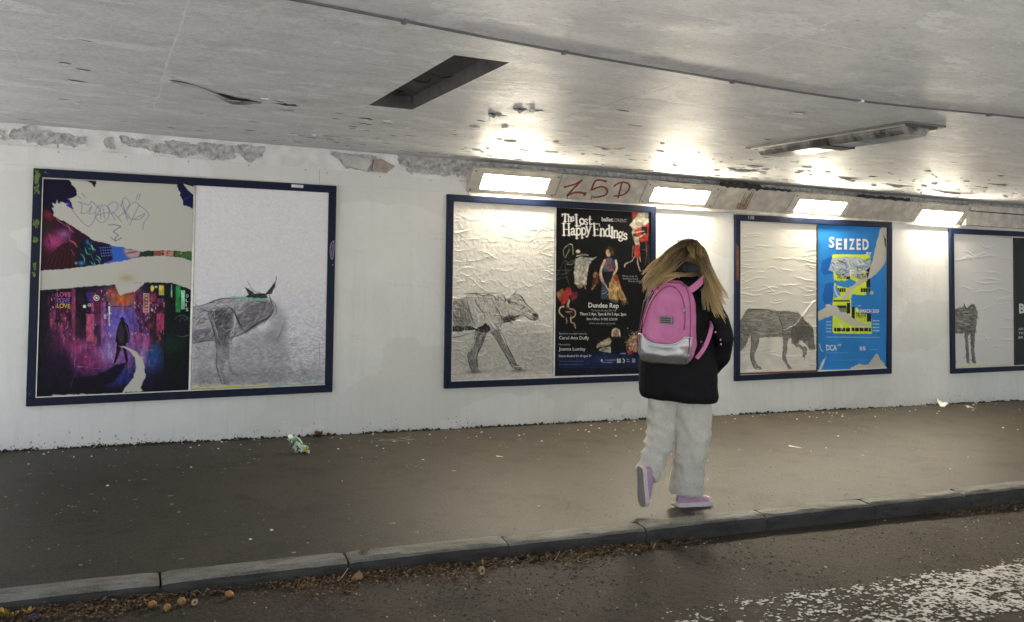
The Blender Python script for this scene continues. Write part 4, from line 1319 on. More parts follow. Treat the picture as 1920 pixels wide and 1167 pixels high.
A.poly([(790, 260), (850, 300), (940, 420), (950, 560), (860, 700), (720, 640), (800, 480)], (112, 110, 116), 0.40, soft=10, tex=0.6, seed=42)
A.poly([(40, 960), (1300, 900), (1300, 1050), (40, 1090)], (110, 108, 114), 0.35, soft=12, tex=0.7, seed=43)
A.fur([(60, 700), (1200, 620), (1280, 1040), (60, 1080)], 420, -0.1, 60, 6, [(100, 98, 104), (130, 128, 134), (235, 234, 240), (90, 88, 94)], 0.4, 0.7, 44)
for i in range(60):
    x, y = rr.uniform(430, 1290), rr.uniform(600, 1030)
    A.stroke([(x, y), (x + rr.uniform(30, 110), y + rr.uniform(-8, 8))], rr.uniform(4, 9), rr.choice([(120, 118, 124), (150, 148, 154)]), 0.35, smooth=False, taper=True)
A.stroke([(850, 690), (870, 620), (910, 520), (930, 450)], 6, (80, 78, 84), 0.6, taper=True); A.stroke([(1245, 660), (1250, 900)], 5, (90, 88, 94), 0.5)
for i, (xa, xb, c_) in enumerate([(40, 260, (222, 206, 96)), (260, 480, (224, 208, 98)), (480, 780, (226, 212, 104)), (780, 1100, (150, 190, 176)), (1100, 1310, (120, 176, 158))]):
    A.poly([(xa, 1098 - xa * 0.034), (xb, 1098 - xb * 0.034), (xb, 1122 - xb * 0.034), (xa, 1122 - xa * 0.034)], c_)
for xa, xb in ((45, 262), (480, 690), (790, 850), (900, 1100)):
    A.poly([(xa, 1116 - xa * 0.034), (xb, 1116 - xb * 0.034), (xb, 1142 - xb * 0.034), (xa, 1142 - xa * 0.034)], (22, 22, 26))
A.poly([(262, 1112), (480, 1100), (480, 1130), (262, 1140)], (206, 150, 176))
u, v = sheet_uv(250, 400)
cr_ = np.abs(fbm(u * 26, v * 44, 0, 91, 4, 0.65) - 0.5) * 2
dm = np.abs(((u * 12 + v * 15) % 1) - 0.5) + np.abs(((u * 12 - v * 15) % 1) - 0.5)
zone = np.clip((fbm(u * 3, v * 3, 0, 93, 2) - 0.42) * 5, 0, 1) * np.clip((v - 0.2) * 4, 0, 1)
D = 0.0075 * (1 - cr_) + 0.006 * zone * np.abs(dm - 0.5) + creases(250, 400, 0.99, 1.5, 120, 94, 0.0022, 0.6, 0.04, 0.18, 0.006)
P2 = sheet('poster', A, q2, 0.0120, MT['print'], 'charcoal sketch of a horned animal on wrinkled lilac-white paper', D, 1.12)

# ------------------------------------------------------------------ walking wolf-like animal in charcoal
c3 = [(846.8, 377), (1038, 386.5), (1035.8, 702.8), (843, 707.6)]
q3 = [(2.518, 1.906), (3.476, 1.914), (3.476, 0.430), (2.518, 0.424)]
A = Art(230, 370, c3, (216, 213, 206))
smudge(A, 0.4, 100, 0.12, (110, 108, 104))
A.view(840, 530, 6.307)
body = [(10, 215), (110, 195), (210, 150), (240, 124), (350, 132), (400, 150), (480, 136), (540, 165), (620, 155), (650, 150), (690, 190), (740, 150), (780, 136), (840, 152), (890, 200), (915, 245), (960, 290), (1010, 340), (1060, 385), (1050, 430), (1020, 442), (960, 430), (900, 395), (860, 385), (800, 420), (740, 460), (680, 468), (640, 472), (610, 520), (590, 545), (540, 565), (490, 570), (450, 592), (400, 565), (330, 565), (290, 548), (120, 568), (10, 575)]
legA = [(320, 556), (455, 570), (432, 640), (400, 720), (352, 820), (332, 870), (347, 960), (352, 1008), (372, 1045), (280, 1046), (256, 980), (242, 900), (230, 840), (270, 800), (300, 700)]
legB = [(495, 580), (605, 540), (652, 640), (702, 760), (762, 880), (802, 960), (852, 990), (872, 1020), (800, 1030), (750, 990), (700, 900), (620, 760), (560, 660)]
A.poly([(10, 590), (300, 560), (640, 500), (900, 470), (1240, 620), (1240, 1080), (10, 1110)], (136, 133, 129), 0.42, soft=14, tex=0.6, seed=51)
A.fur([(20, 600), (1230, 560), (1230, 1070), (20, 1100)], 420, -0.1, 70, 6, [(110, 108, 104), (140, 138, 134), (236, 234, 228), (96, 94, 90)], 0.4, 0.6, 52)
A.poly(body, (158, 155, 150), 0.7, rough=4, tex=0.6, seed=7)
for lg in (legA, legB):
    A.poly(lg, (104, 102, 100), 0.8, rough=3, tex=0.4, seed=8)
A.poly([(10, 490), (120, 510), (260, 505), (330, 540), (290, 552), (120, 570), (10, 578)], (26, 25, 24), 0.95, rough=4)
A.poly([(310, 545), (400, 500), (440, 470), (490, 520), (492, 560), (440, 592), (330, 566)], (28, 27, 26), 0.95, rough=3)
A.poly([(640, 420), (700, 380), (780, 390), (850, 378), (800, 420), (740, 462), (645, 472)], (34, 33, 32), 0.9, rough=3)
A.poly([(10, 230), (180, 200), (250, 330), (290, 500), (120, 510), (10, 490)], (92, 90, 87), 0.7, soft=5, tex=0.6, seed=9)
A.poly([(1000, 350), (1055, 378), (1050, 430), (1010, 436), (985, 400)], (34, 33, 32), 0.9, soft=2)
A.poly([(690, 200), (730, 190), (735, 240), (705, 262)], (60, 58, 56), 0.8, soft=2)
A.fur(body, 480, lambda x, y: 1.1 - 0.5 * (x > 620) + 0.3 * math.sin(y * 0.02), 62, 7, [(50, 49, 47), (78, 76, 73), (110, 107, 102)], 0.65, 0.45, 8)
A.fur(body, 460, lambda x, y: 1.0 - 0.6 * (x > 620), 55, 6, [(236, 233, 226), (214, 211, 204)], 0.7, 0.5, 9)
A.fur(legA, 200, 1.9, 60, 6, CH, 0.7, 0.25, 10); A.fur(legB, 200, 1.05, 60, 6, CH, 0.7, 0.25, 11); A.fur(legB, 60, 1.05, 60, 6, LT, 0.7, 0.25, 12); A.fur(legA, 60, 1.9, 60, 6, LT, 0.7, 0.25, 12)
for pts, w in (([(230, 125), (350, 132), (400, 152), (480, 138), (545, 168), (560, 230)], 12), ([(650, 145), (670, 200), (650, 240)], 12), ([(740, 150), (790, 132), (850, 155), (890, 210), (920, 255), (1010, 335), (1062, 385)], 11), ([(860, 378), (920, 400), (960, 430), (1020, 442), (1055, 420)], 12), ([(590, 540), (650, 640), (702, 760), (765, 880), (805, 960), (870, 1015)], 9), ([(495, 580), (560, 665), (625, 770), (705, 905), (755, 995), (860, 1030)], 9), ([(320, 570), (300, 700), (268, 805), (230, 840), (250, 960), (285, 1045), (370, 1048)], 9), ([(450, 590), (400, 720), (335, 870), (350, 1000)], 9), ([(210, 150), (230, 260), (280, 420), (320, 500)], 8), ([(310, 200), (360, 290), (420, 350), (490, 345)], 8), ([(520, 220), (590, 340), (630, 430), (610, 520)], 10), ([(800, 95), (770, 135)], 7), ([(560, 200), (600, 170), (640, 215)], 8), ([(830, 340), (870, 300), (900, 290)], 10), ([(10, 638), (120, 630), (260, 590)], 9), ([(720, 490), (800, 430), (860, 410)], 6), ([(200, 140), (220, 125), (600, 120), (640, 95)], 5)):
    A.stroke(pts, w, (34, 33, 32), 0.85, taper=True)
for pts, w in (([(600, 560), (640, 640), (690, 745)], 12), ([(330, 600), (300, 720), (275, 800)], 7), ([(680, 200), (700, 250), (740, 268)], 9), ([(760, 300), (820, 310), (870, 340)], 12), ([(930, 340), (960, 370), (990, 380)], 12), ([(480, 430), (530, 500), (560, 540)], 14), ([(760, 985), (840, 985), (890, 970)], 7), ([(260, 260), (330, 340), (390, 370), (490, 340)], 7), ([(900, 250), (980, 330), (1030, 370)], 6)):
    A.stroke(pts, w, (240, 237, 230), 0.8, taper=True)
A.blob(300, 1050, 120, 16, (80, 78, 76), 0.6); A.blob(840, 1035, 110, 14, (80, 78, 76), 0.6); A.blob(955, 335, 22, 20, (120, 116, 112), 0.8)
A.rect(275, 1108, 325, 1140, (168, 24, 44)); A.poly([(330, 1118), (1240, 1075), (1240, 1098), (330, 1145)], (206, 202, 176))
D = creases(230, 370, 0.96, 1.48, 330, 101, 0.0024, 0.14, 0.04, 0.22, 0.0038, True)
u, v = sheet_uv(230, 370)
D += 0.0022 * (1 - np.abs(fbm(u * 22, v * 30, 0, 103, 3, 0.6) - 0.5) * 2)
P3 = sheet('poster', A, q3, 0.0120, MT['print'], 'charcoal sketch of a striding wolf-like animal beside the black poster', D, 1.12)

# ------------------------------------------------------------------ black theatre poster
c4 = [(1042, 389.5), (1218, 396), (1214, 701), (1038.8, 705.5)]
q4 = [(3.497, 1.904), (4.466, 1.908), (4.466, 0.420), (3.497, 0.417)]
A = Art(250, 390, c4, (15, 14, 16))
A.view(1036, 550, 7.072)
A.poly([(10, 780), (1400, 740), (1400, 1120), (10, 1130)], (20, 34, 84), 0.85, soft=26)
A.poly([(10, 990), (1400, 960), (1400, 1130), (10, 1130)], (14, 16, 34), 0.8, soft=14)
A.blob(700, 870, 260, 50, (40, 64, 140), 0.6)
GL = {
 'T': [([(0, .95), (1, .95)], .16), ([(.5, 1), (.5, 0)], .24), ([(.25, .03), (.75, .03)], .08), ([(.03, .97), (.03, .72)], .1), ([(.97, .97), (.97, .72)], .1)],
 'h': [([(.2, 1), (.2, 0)], .24), ([(.2, .5), (.5, .68), (.8, .55), (.8, 0)], .2), ([(0, .03), (.42, .03)], .09), ([(.6, .03), (1, .03)], .09), ([(0, .97), (.25, 1)], .09)],
 'e': [([(.1, .52), (.9, .56)], .12), ([(.9, .56), (.75, .95), (.4, .97), (.1, .6), (.15, .2), (.5, .03), (.92, .25)], .2)],
 'L': [([(.28, 1), (.25, 0)], .24), ([(0, .97), (.55, .97)], .08), ([(0, .04), (.85, .04), (1, .3)], .13)],
 'o': [([(.5, .97), (.1, .75), (.1, .3), (.5, .03), (.9, .3), (.9, .75), (.5, .97)], .22)],
 's': [([(.88, .78), (.6, .97), (.2, .85), (.25, .6), (.75, .42), (.85, .18), (.5, .03), (.1, .2)], .2)],
 't': [([(.45, 1), (.42, .2), (.6, .04), (.95, .12)], .26), ([(0, .68), (.95, .68)], .1)],
 'H': [([(.22, 1), (.22, 0)], .22), ([(.8, 1), (.8, 0)], .22), ([(.2, .5), (.8, .5)], .08), ([(0, .98), (.45, .98)], .06), ([(0, .02), (.45, .02)], .06), ([(.58, .98), (1, .98)], .06), ([(.58, .02), (1, .02)], .06)],
 'a': [([(.15, .8), (.45, .97), (.72, .8), (.72, .15), (1, .05)], .2), ([(.72, .58), (.25, .45), (.1, .2), (.35, .03), (.72, .25)], .18)],
 'p': [([(.22, .95), (.22, 0)], .22), ([(.22, .85), (.55, .98), (.9, .8), (.9, .5), (.55, .33), (.22, .45)], .19), ([(0, .02), (.5, .02)], .07), ([(0, .93), (.25, .96)], .07)],
 'y': [([(.12, .98), (.52, .35)], .22), ([(.88, .98), (.52, .35), (.3, .03), (.05, .06)], .16), ([(0, .97), (.35, .97)], .07), ([(.7, .97), (1, .97)], .07)],
 'E': [([(.25, 1), (.25, 0)], .24), ([(0, .98), (.95, .98), (.98, .78)], .07), ([(0, .02), (.95, .02), (1, .25)], .07), ([(.25, .52), (.7, .52)], .07), ([(.72, .62), (.72, .42)], .06)],
 'n': [([(.2, .98), (.2, 0)], .24), ([(.2, .75), (.5, .98), (.8, .8), (.8, 0)], .2), ([(0, .03), (.42, .03)], .08), ([(.6, .03), (1, .03)], .08)],
 'd': [([(.78, 1), (.78, .05), (1, .03)], .22), ([(.78, .6), (.5, .68), (.12, .5), (.12, .15), (.45, .02), (.78, .15)], .19), ([(.55, .98), (.8, 1)], .07)],
 'i': [([(.5, .65), (.5, 0)], .45), ([(.1, .03), (.95, .03)], .1), ([(.1, .64), (.5, .66)], .1), ([(.5, .88), (.5, .96)], .5)],
 'g': [([(.45, .98), (.12, .82), (.15, .6), (.45, .48), (.75, .6), (.75, .85), (.45, .98)], .17), ([(.75, .92), (1, .97)], .12), ([(.3, .5), (.15, .4), (.7, .32), (.9, .18), (.5, .02), (.1, .1), (.2, .26), (.4, .34)], .15)],
}
A.view(1036, 385, 6.67)
wt = (238, 236, 230)
for ch, x0, y0, x1, y1, sh in (('T', 108, 112, 186, 212, .04), ('h', 180, 118, 228, 206, .03), ('e', 220, 146, 262, 202, .02), ('L', 268, 116, 345, 264, -.12), ('o', 326, 165, 386, 240, -.05), ('s', 386, 170, 430, 245, -.03), ('t', 434, 140, 482, 243, 0),
    ('H', 108, 230, 215, 382, -.03), ('a', 215, 290, 276, 376, 0), ('p', 276, 285, 346, 418, 0), ('p', 344, 280, 408, 412, 0), ('y', 402, 262, 472, 396, 0), ('E', 488, 226, 582, 378, -.08), ('n', 580, 290, 646, 382, 0), ('d', 646, 245, 712, 386, 0), ('i', 714, 268, 750, 396, 0), ('n', 748, 310, 812, 400, 0), ('g', 812, 322, 874, 442, 0), ('s', 872, 342, 926, 422, 0)):
    w, h = x1 - x0, y1 - y0
    for pts, th in GL[ch]:
        P = [(x0 + w * (a + sh * (b - .5)), y1 - h * b) for a, b in pts]
        A.stroke(P, (th * 1.45 + 0.035) * min(max(w, 46), 66), wt, 1.0, smooth=len(pts) > 3)
# torn picture at the upper right: red chair, pale torn paper, dancer in red
A.poly([(990, 70), (1200, 70), (1200, 760), (1110, 760), (1110, 440), (1000, 300), (975, 150)], (30, 24, 24), 1.0)
A.poly([(985, 70), (1090, 72), (990, 170)], (206, 62, 50), 1.0)
A.poly([(1010, 270), (1200, 190), (1195, 440), (1100, 450), (1020, 340)], (206, 66, 52), 1.0, rough=4); A.poly([(1110, 260), (1180, 250), (1175, 340), (1100, 345)], (30, 30, 32), 1.0)
A.poly([(1150, 440), (1200, 430), (1200, 740), (1185, 740)], (92, 44, 40), 1.0)
A.poly([(1070, 78), (1195, 70), (1200, 200), (1120, 245), (1000, 300), (975, 260), (945, 235), (1000, 180)], (214, 208, 186), 1.0, rough=4)
A.stroke([(1020, 330), (1090, 318), (1135, 312)], 14, (226, 200, 176), 1.0); A.stroke([(1030, 400), (1090, 380), (1145, 345)], 18, (224, 196, 170), 1.0); A.disc(1005, 320, 22, 30, (216, 186, 150)); A.poly([(1010, 370), (1070, 400), (1085, 500), (1030, 520)], (224, 212, 186), 1.0)
A.poly([(1020, 490), (1075, 480), (1095, 660), (1010, 640)], (200, 62, 50), 1.0, rough=3)
A.stroke([(1010, 640), (980, 690), (900, 730), (890, 765)], 16, (216, 186, 156), 1.0); A.stroke([(1055, 650), (1055, 720), (1085, 815)], 17, (216, 186, 156), 1.0); A.stroke([(1080, 640), (1090, 700)], 12, (210, 180, 150), 1.0); A.stroke([(1000, 500), (985, 640)], 12, (190, 160, 130), 0.9); A.stroke([(1160, 450), (1165, 600), (1150, 740)], 9, (120, 126, 124), 0.9); A.stroke([(1100, 545), (1165, 550)], 6, (130, 134, 132), 0.9)
A.stroke([(985, 330), (1010, 420), (1020, 470)], 8, (240, 236, 230), 0.8)
# seated pale figure on a frame, hanging cloth
for pts, w, c_ in (([(140, 660), (125, 580), (150, 530), (205, 490), (240, 515), (245, 620)], 10, (214, 208, 176)), ([(200, 560), (170, 620), (150, 660)], 12, (190, 186, 140)), ([(200, 500), (190, 540), (225, 560)], 16, (60, 54, 40)), ([(150, 700), (200, 720), (260, 690)], 14, (96, 84, 62)), ([(170, 740), (230, 745), (270, 700)], 9, (200, 190, 160)), ([(160, 690), (190, 670), (230, 690)], 8, (40, 36, 30)), ([(205, 490), (235, 495), (243, 520)], 8, (230, 226, 200))):
    A.stroke(pts, w, c_, 0.95)
A.disc(305, 585, 26, 18, (206, 190, 176)); A.stroke([(285, 575), (310, 560), (335, 580)], 8, (236, 230, 222)); A.stroke([(290, 640), (350, 625), (435, 625)], 11, (216, 206, 196)); A.stroke([(330, 610), (410, 610)], 6, (150, 140, 130))
A.poly([(275, 680), (330, 650), (470, 660), (552, 642), (495, 685), (470, 710), (440, 760), (425, 860), (410, 950), (415, 990), (330, 1020), (265, 985), (255, 860), (265, 760)], (196, 189, 172), 1.0, rough=4)
A.poly([(300, 665), (470, 668), (430, 715), (310, 720)], (166, 176, 178), 0.8, soft=3); A.fur([(275, 700), (440, 720), (400, 1000), (270, 980)], 90, 1.45, 90, 8, [(170, 162, 146), (214, 208, 192), (150, 142, 128)], 0.5, 0.1, 31)
for pts in ([(40, 820), (210, 815)], [(40, 870), (190, 860)], [(140, 690), (165, 900), (215, 1050)], [(60, 920), (260, 780)], [(40, 900), (130, 700)], [(30, 940), (180, 900)]):
    A.stroke(pts, 8, (92, 90, 86), 0.9, smooth=False)
A.stroke([(290, 1000), (330, 1040), (380, 1000), (400, 1050)], 14, (190, 150, 120), 0.9); A.stroke([(290, 1005), (400, 1000)], 8, (120, 50, 40), 0.9)
# woman with sash and golden cloth
A.disc(700, 575, 50, 62, (64, 48, 30)); A.poly([(655, 560), (690, 550), (712, 600), (705, 640), (670, 640), (655, 600)], (222, 178, 142), 1.0); A.blob(740, 590, 20, 40, (120, 92, 48), 0.9)
A.poly([(640, 670), (700, 650), (775, 690), (770, 790), (745, 830), (630, 830), (610, 740)], (92, 104, 126), 1.0, rough=2); A.poly([(720, 660), (780, 690), (770, 790), (740, 800)], (58, 70, 96), 0.9)
A.poly([(640, 670), (665, 655), (745, 810), (730, 830)], (170, 60, 46), 1.0); A.stroke([(640, 690), (610, 760), (590, 850), (620, 960)], 34, (226, 192, 160), 1.0); A.stroke([(780, 690), (790, 790), (740, 880), (730, 900)], 30, (228, 194, 162), 1.0)
A.poly([(620, 830), (745, 825), (740, 900), (690, 960), (660, 1040), (640, 960)], (28, 30, 40), 1.0)
A.poly([(745, 880), (800, 860), (835, 980), (850, 1080), (780, 1000)], (186, 66, 50), 1.0, rough=3)
A.poly([(700, 960), (740, 900), (800, 950), (860, 1060), (905, 1180), (690, 1180), (690, 1060)], (178, 136, 76), 1.0, rough=4); A.fur([(700, 960), (800, 950), (905, 1180), (690, 1180)], 130, 1.3, 120, 12, [(226, 190, 120), (130, 90, 44), (206, 166, 96), (240, 214, 160)], 0.7, 0.15, 33)
A.poly([(600, 970), (650, 960), (690, 1180), (590, 1180)], (60, 70, 92), 1.0); A.stroke([(640, 980), (690, 1080), (680, 1120)], 16, (220, 190, 160), 0.9); A.stroke([(600, 1110), (640, 1100), (670, 1075)], 7, (200, 206, 214), 0.8)
A.disc(525, 880, 32, 46, (186, 140, 96)); A.poly([(500, 910), (560, 840), (560, 960), (500, 1060), (465, 1070)], (104, 62, 40), 1.0, rough=4); A.stroke([(575, 850), (590, 930), (640, 990)], 20, (200, 150, 110), 1.0); A.stroke([(520, 1000), (480, 1055)], 16, (206, 150, 110), 0.9)
# fairy in red, lower left
A.view(1036, 550, 7.072)
A.poly([(40, 0), (130, -60), (150, 20), (110, 80), (90, 120), (50, 60)], (150, 104, 60), 1.0, rough=3); A.poly([(90, 60), (180, -70), (240, -60), (230, 30), (170, 120), (110, 170)], (188, 50, 44), 1.0, rough=5); A.poly([(220, 0), (310, -20), (320, 50), (260, 110), (230, 60)], (126, 34, 52), 1.0, rough=5)
for pts, w, c_ in (([(210, 100), (190, 160), (200, 200)], 30, (222, 186, 154)), ([(140, 180), (90, 200), (80, 260), (135, 320)], 18, (226, 200, 166)), ([(150, 190), (210, 210), (250, 260)], 26, (70, 48, 36)), ([(220, 210), (280, 230), (285, 300), (230, 340)], 16, (206, 180, 140)), ([(160, 250), (220, 270), (240, 330)], 22, (110, 74, 56)), ([(230, 320), (235, 390), (270, 400), (290, 460)], 18, (222, 192, 160)), ([(170, 330), (180, 380), (170, 405)], 16, (190, 160, 120)), ([(180, 250), (250, 250)], 8, (236, 226, 200))):
    A.stroke(pts, w, c_, 0.95)
# reader with a big dark book and the heap of dolls
A.disc(822, 525, 52, 60, (214, 196, 158)); A.poly([(785, 540), (800, 500), (860, 500), (870, 560), (830, 590), (795, 570)], (196, 150, 108), 1.0); A.stroke([(785, 590), (770, 540), (790, 480), (830, 470), (870, 500), (875, 570)], 16, (226, 212, 180)); A.stroke([(815, 552), (845, 550)], 8, (150, 60, 50))
A.poly([(560, 700), (620, 640), (740, 590), (770, 640), (740, 690), (640, 710), (575, 725)], (178, 164, 132), 1.0, rough=5); A.poly([(590, 755), (650, 720), (755, 710), (750, 790), (620, 775)], (196, 194, 176), 1.0, rough=4)
A.fur([(560, 700), (740, 590), (750, 790), (600, 770)], 60, -0.4, 70, 10, [(80, 66, 50), (216, 206, 180), (130, 110, 84)], 0.7, 0.4, 35)
A.poly([(770, 582), (945, 575), (960, 750), (765, 760)], (20, 15, 14), 1.0); A.stroke([(770, 582), (945, 575)], 5, (90, 76, 60)); A.stroke([(955, 580), (965, 745)], 7, (160, 140, 110))
A.poly([(960, 640), (1040, 560), (1120, 560), (1150, 700), (1100, 790), (990, 760)], (170, 130, 104), 1.0, rough=7)
A.fur([(960, 640), (1060, 500), (1150, 560), (1150, 780), (980, 790)], 90, 0.7, 55, 16, [(226, 186, 150), (110, 66, 46), (236, 222, 196), (150, 60, 50), (60, 40, 34)], 0.9, 0.9, 37)
A.disc(1005, 780, 34, 36, (186, 62, 58)); A.stroke([(930, 540), (960, 490), (1000, 520)], 24, (40, 32, 34)); A.disc(980, 465, 10, 9, (216, 206, 190)); A.stroke([(560, 600), (600, 620), (640, 640)], 9, (70, 62, 56)); A.stroke([(880, 800), (950, 798)], 8, (226, 222, 216))
# photographic mottling of the figures (the heading stays clean)
pm_ = np.clip(np.maximum((A.yy / A.H - 0.19) * 40, (A.xx / A.W - 0.765) * 40), 0, 1)
ng = fbm(A.xx * 0.035, A.yy * 0.035, 0, 115, 5, 0.7)
nh = fbm(A.xx * 0.16, A.yy * 0.12, 0, 116, 3, 0.7)
A.im *= (1 - pm_ + pm_ * np.clip(0.25 + 0.75 * ng + 0.75 * (nh - 0.15), 0.15, 1.35))[..., None]
gy_ = A.im.mean(-1, keepdims=True)
A.im = np.clip(A.im * (1 - 0.12 * pm_[..., None]) + gy_ * 0.12 * pm_[..., None], 0, 255)
for k_ in range(3):
    A.im = np.where((pm_ > 0.5)[..., None], 0.5 * A.im + 0.125 * (np.roll(A.im, 1, 0) + np.roll(A.im, -1, 0) + np.roll(A.im, 1, 1) + np.roll(A.im, -1, 1)), A.im)
# logo strip and the thin line near the foot
A.disc(634, 890, 9, 16, (230, 230, 232)); A.rect(835, 868, 885, 922, (206, 206, 200)); A.rect(845, 880, 875, 890, (120, 130, 120)); A.rect(845, 900, 875, 908, (120, 130, 120)); A.stroke([(915, 870), (935, 890), (925, 920)], 12, (226, 226, 230)); A.rect(1035, 868, 1080, 920, (150, 156, 162)); A.rect(1043, 878, 1072, 886, (70, 80, 100)); A.rect(1043, 896, 1072, 904, (70, 80, 100)); A.rect(665, 878, 690, 900, (60, 70, 130))
for (xa, xb, y) in ((700, 820, 886), (700, 780, 915), (640, 690, 915), (965, 995, 880), (965, 1010, 905), (890, 912, 910)):
    A.rect(xa, y - 5, xb, y + 5, (170, 172, 180), 0.8)
for k in range(2):
    A.rect(80, 895 + k * 44, 400, 908 + k * 44, (84, 92, 130), 0.6)
A.stroke([(80, 985), (1100, 975)], 4, (70, 76, 110), 0.7, smooth=False)
u, v = sheet_uv(250, 390)
D = 0.0007 * fbm(u * 4, v * 6, 0, 111, 3) + creases(250, 390, 0.98, 1.5, 8, 112, 0.0005)
P4 = sheet('poster', A, q4, 0.0125, MT['gloss'], 'black theatre poster with a white title and small dancing figures', D, 1.0)
I4 = 0.0148
V5, V6 = (1036, 385, 6.67), (1036, 550, 7.072)
lettering(P4, A, q4, 'ballet', (603, 192), (742, 196), 50, None, I4, view=V5, mat=INK_W, bold=0.02)
lettering(P4, A, q4, 'LORENT', (742, 196), (922, 204), 44, None, I4, view=V5, mat=INK_G)
for i, t_ in enumerate(['Winner of the UK', 'Theatre Award for', 'Achievement in', 'Dance 2014'][:0]):
    pass
for txt, pa, pb, h, mt, b_ in (('Dundee Rep', (460, 192), (862, 196), 62, INK_W, .018), ('Tay Square, Dundee, DD1 1PB', (498, 242), (828, 244), 22, INK_G, 0), ('Thurs 2 Apr, 7pm & Fri 3 Apr, 2pm', (348, 296), (960, 298), 36, INK_W, .015),
    ('Box Office: 01382 223530', (440, 360), (845, 362), 30, INK_W, 0), ('www.dundeerep.co.uk', (470, 412), (815, 414), 24, INK_G, 0), ('Based on an original story by', (76, 550), (440, 552), 26, INK_G, 0), ('Carol Ann Duffy', (76, 616), (465, 618), 44, INK_W, 0),
    ('Narrated by', (72, 695), (222, 696), 26, INK_G, 0), ('Joanna Lumley', (72, 762), (420, 764), 44, INK_W, 0), ('Dance theatre for all ages 5+', (70, 848), (500, 846), 30, INK_W, 0)):
    lettering(P4, A, q4, txt, pa, pb, h, None, I4, view=V6, mat=mt, bold=b_)
for txt, pa, pb in (('Winner of the Theatre', (858, 893), (1120, 900)), ('Excellence Award for', (868, 925), (1120, 931)), ('Dance 2014', (940, 958), (1080, 962))):
    lettering(P4, A, q4, txt[:9 if 'Dance' in txt else 16], pa, (pa[0] + 190 if 'Dance' not in txt else pb[0], pb[1] - 2), 22, None, I4, view=V5, mat=INK_G)

# ------------------------------------------------------------------ animal with lowered head
c5 = [(1384.9, 413.5), (1528.7, 421), (1529.2, 693), (1387.5, 699.5)]
q5 = [(5.499, 1.889), (6.470, 1.898), (6.470, 0.416), (5.512, 0.404)]
A = Art(210, 330, c5, (214, 211, 202))
smudge(A, 0.3, 120, 0.02, (130, 128, 122))
A.view(1380, 570, 8.645)
body = [(52, 320), (170, 115), (260, 97), (480, 102), (640, 122), (760, 117), (900, 127), (1000, 160), (1060, 210), (1100, 290), (1180, 340), (1230, 420), (1240, 560), (1245, 640), (1265, 720), (1240, 745), (1180, 740), (1130, 680), (1060, 600), (1010, 585), (1000, 640), (1060, 690), (1110, 670), (1140, 740), (1130, 810), (1085, 880), (1055, 860), (1075, 790), (1060, 730), (960, 690), (880, 640), (890, 560), (840, 570), (820, 700), (800, 850), (830, 960), (900, 1050), (840, 1055), (800, 960), (745, 870), (755, 700), (755, 540), (500, 548), (370, 560), (360, 650), (310, 760), (290, 860), (330, 960), (420, 1050), (300, 1045), (230, 860), (240, 700), (235, 480), (200, 560), (195, 610), (80, 770), (50, 770)]
A.poly(body, (112, 109, 103), 0.88, rough=4, tex=0.45, seed=21)
A.poly([(900, 400), (1100, 300), (1230, 420), (1240, 560), (1100, 600), (960, 640), (890, 560)], (60, 58, 56), 0.45, soft=4, tex=0.6, seed=22)
A.fur(body, 620, lambda x, y: 0.35 * math.sin(x * 0.006) + (1.4 if y > 580 and x < 900 else 0.1) + 0.9 * (x > 900), 80, 10, [(34, 33, 31), (54, 52, 49), (80, 78, 73), (120, 117, 110)], 0.7, 0.3, 23)
A.fur([(180, 130), (1000, 180), (900, 500), (300, 540)], 90, 0.05, 110, 7, [(206, 203, 194), (226, 223, 214)], 0.7, 0.15, 24)
for pts, w in (([(52, 320), (172, 115), (265, 97), (480, 102), (640, 122)], 14), ([(1100, 290), (1180, 340), (1232, 425), (1242, 600), (1265, 722), (1240, 745), (1180, 742)], 12), ([(720, 140), (700, 260), (740, 360), (750, 530)], 14), ([(800, 290), (850, 250), (930, 230)], 12), ([(755, 560), (760, 720), (748, 870), (800, 970), (850, 1055)], 10), ([(240, 500), (242, 700), (232, 860), (302, 1045), (415, 1052)], 12), ([(370, 560), (355, 660), (300, 800)], 10), ([(930, 300), (900, 420), (890, 560)], 12)):
    A.stroke(pts, w, (28, 27, 26), 0.85, taper=True)
A.poly([(1010, 590), (1060, 602), (1130, 682), (1170, 740), (1110, 690), (1030, 640)], (214, 211, 202), 0.9); A.poly([(830, 600), (885, 560), (860, 670), (825, 690)], (214, 211, 202), 0.7)
D = creases(210, 330, 0.97, 1.48, 190, 121, 0.0030, 0.08, 0.08, 0.40, 0.0045, True)
u, v = sheet_uv(210, 330)
rid = lambda pts, amp, w: amp * np.exp(-(np.min([np.hypot((u - (a[0] + (b[0] - a[0]) * t)) * 0.97, (v - (a[1] + (b[1] - a[1]) * t)) * 1.48) for a, b in zip(pts[:-1], pts[1:]) for t in np.linspace(0, 1, 24)], axis=0) / w) ** 2)
D += rid([(0.60, 0.72), (0.72, 0.69), (0.80, 0.64), (0.90, 0.57), (0.97, 0.53)], 0.006, 0.008)
P5 = sheet('poster', A, q5, 0.0120, MT['print'], 'dark charcoal sketch of an animal with lowered head beside the blue poster', D, 1.12)

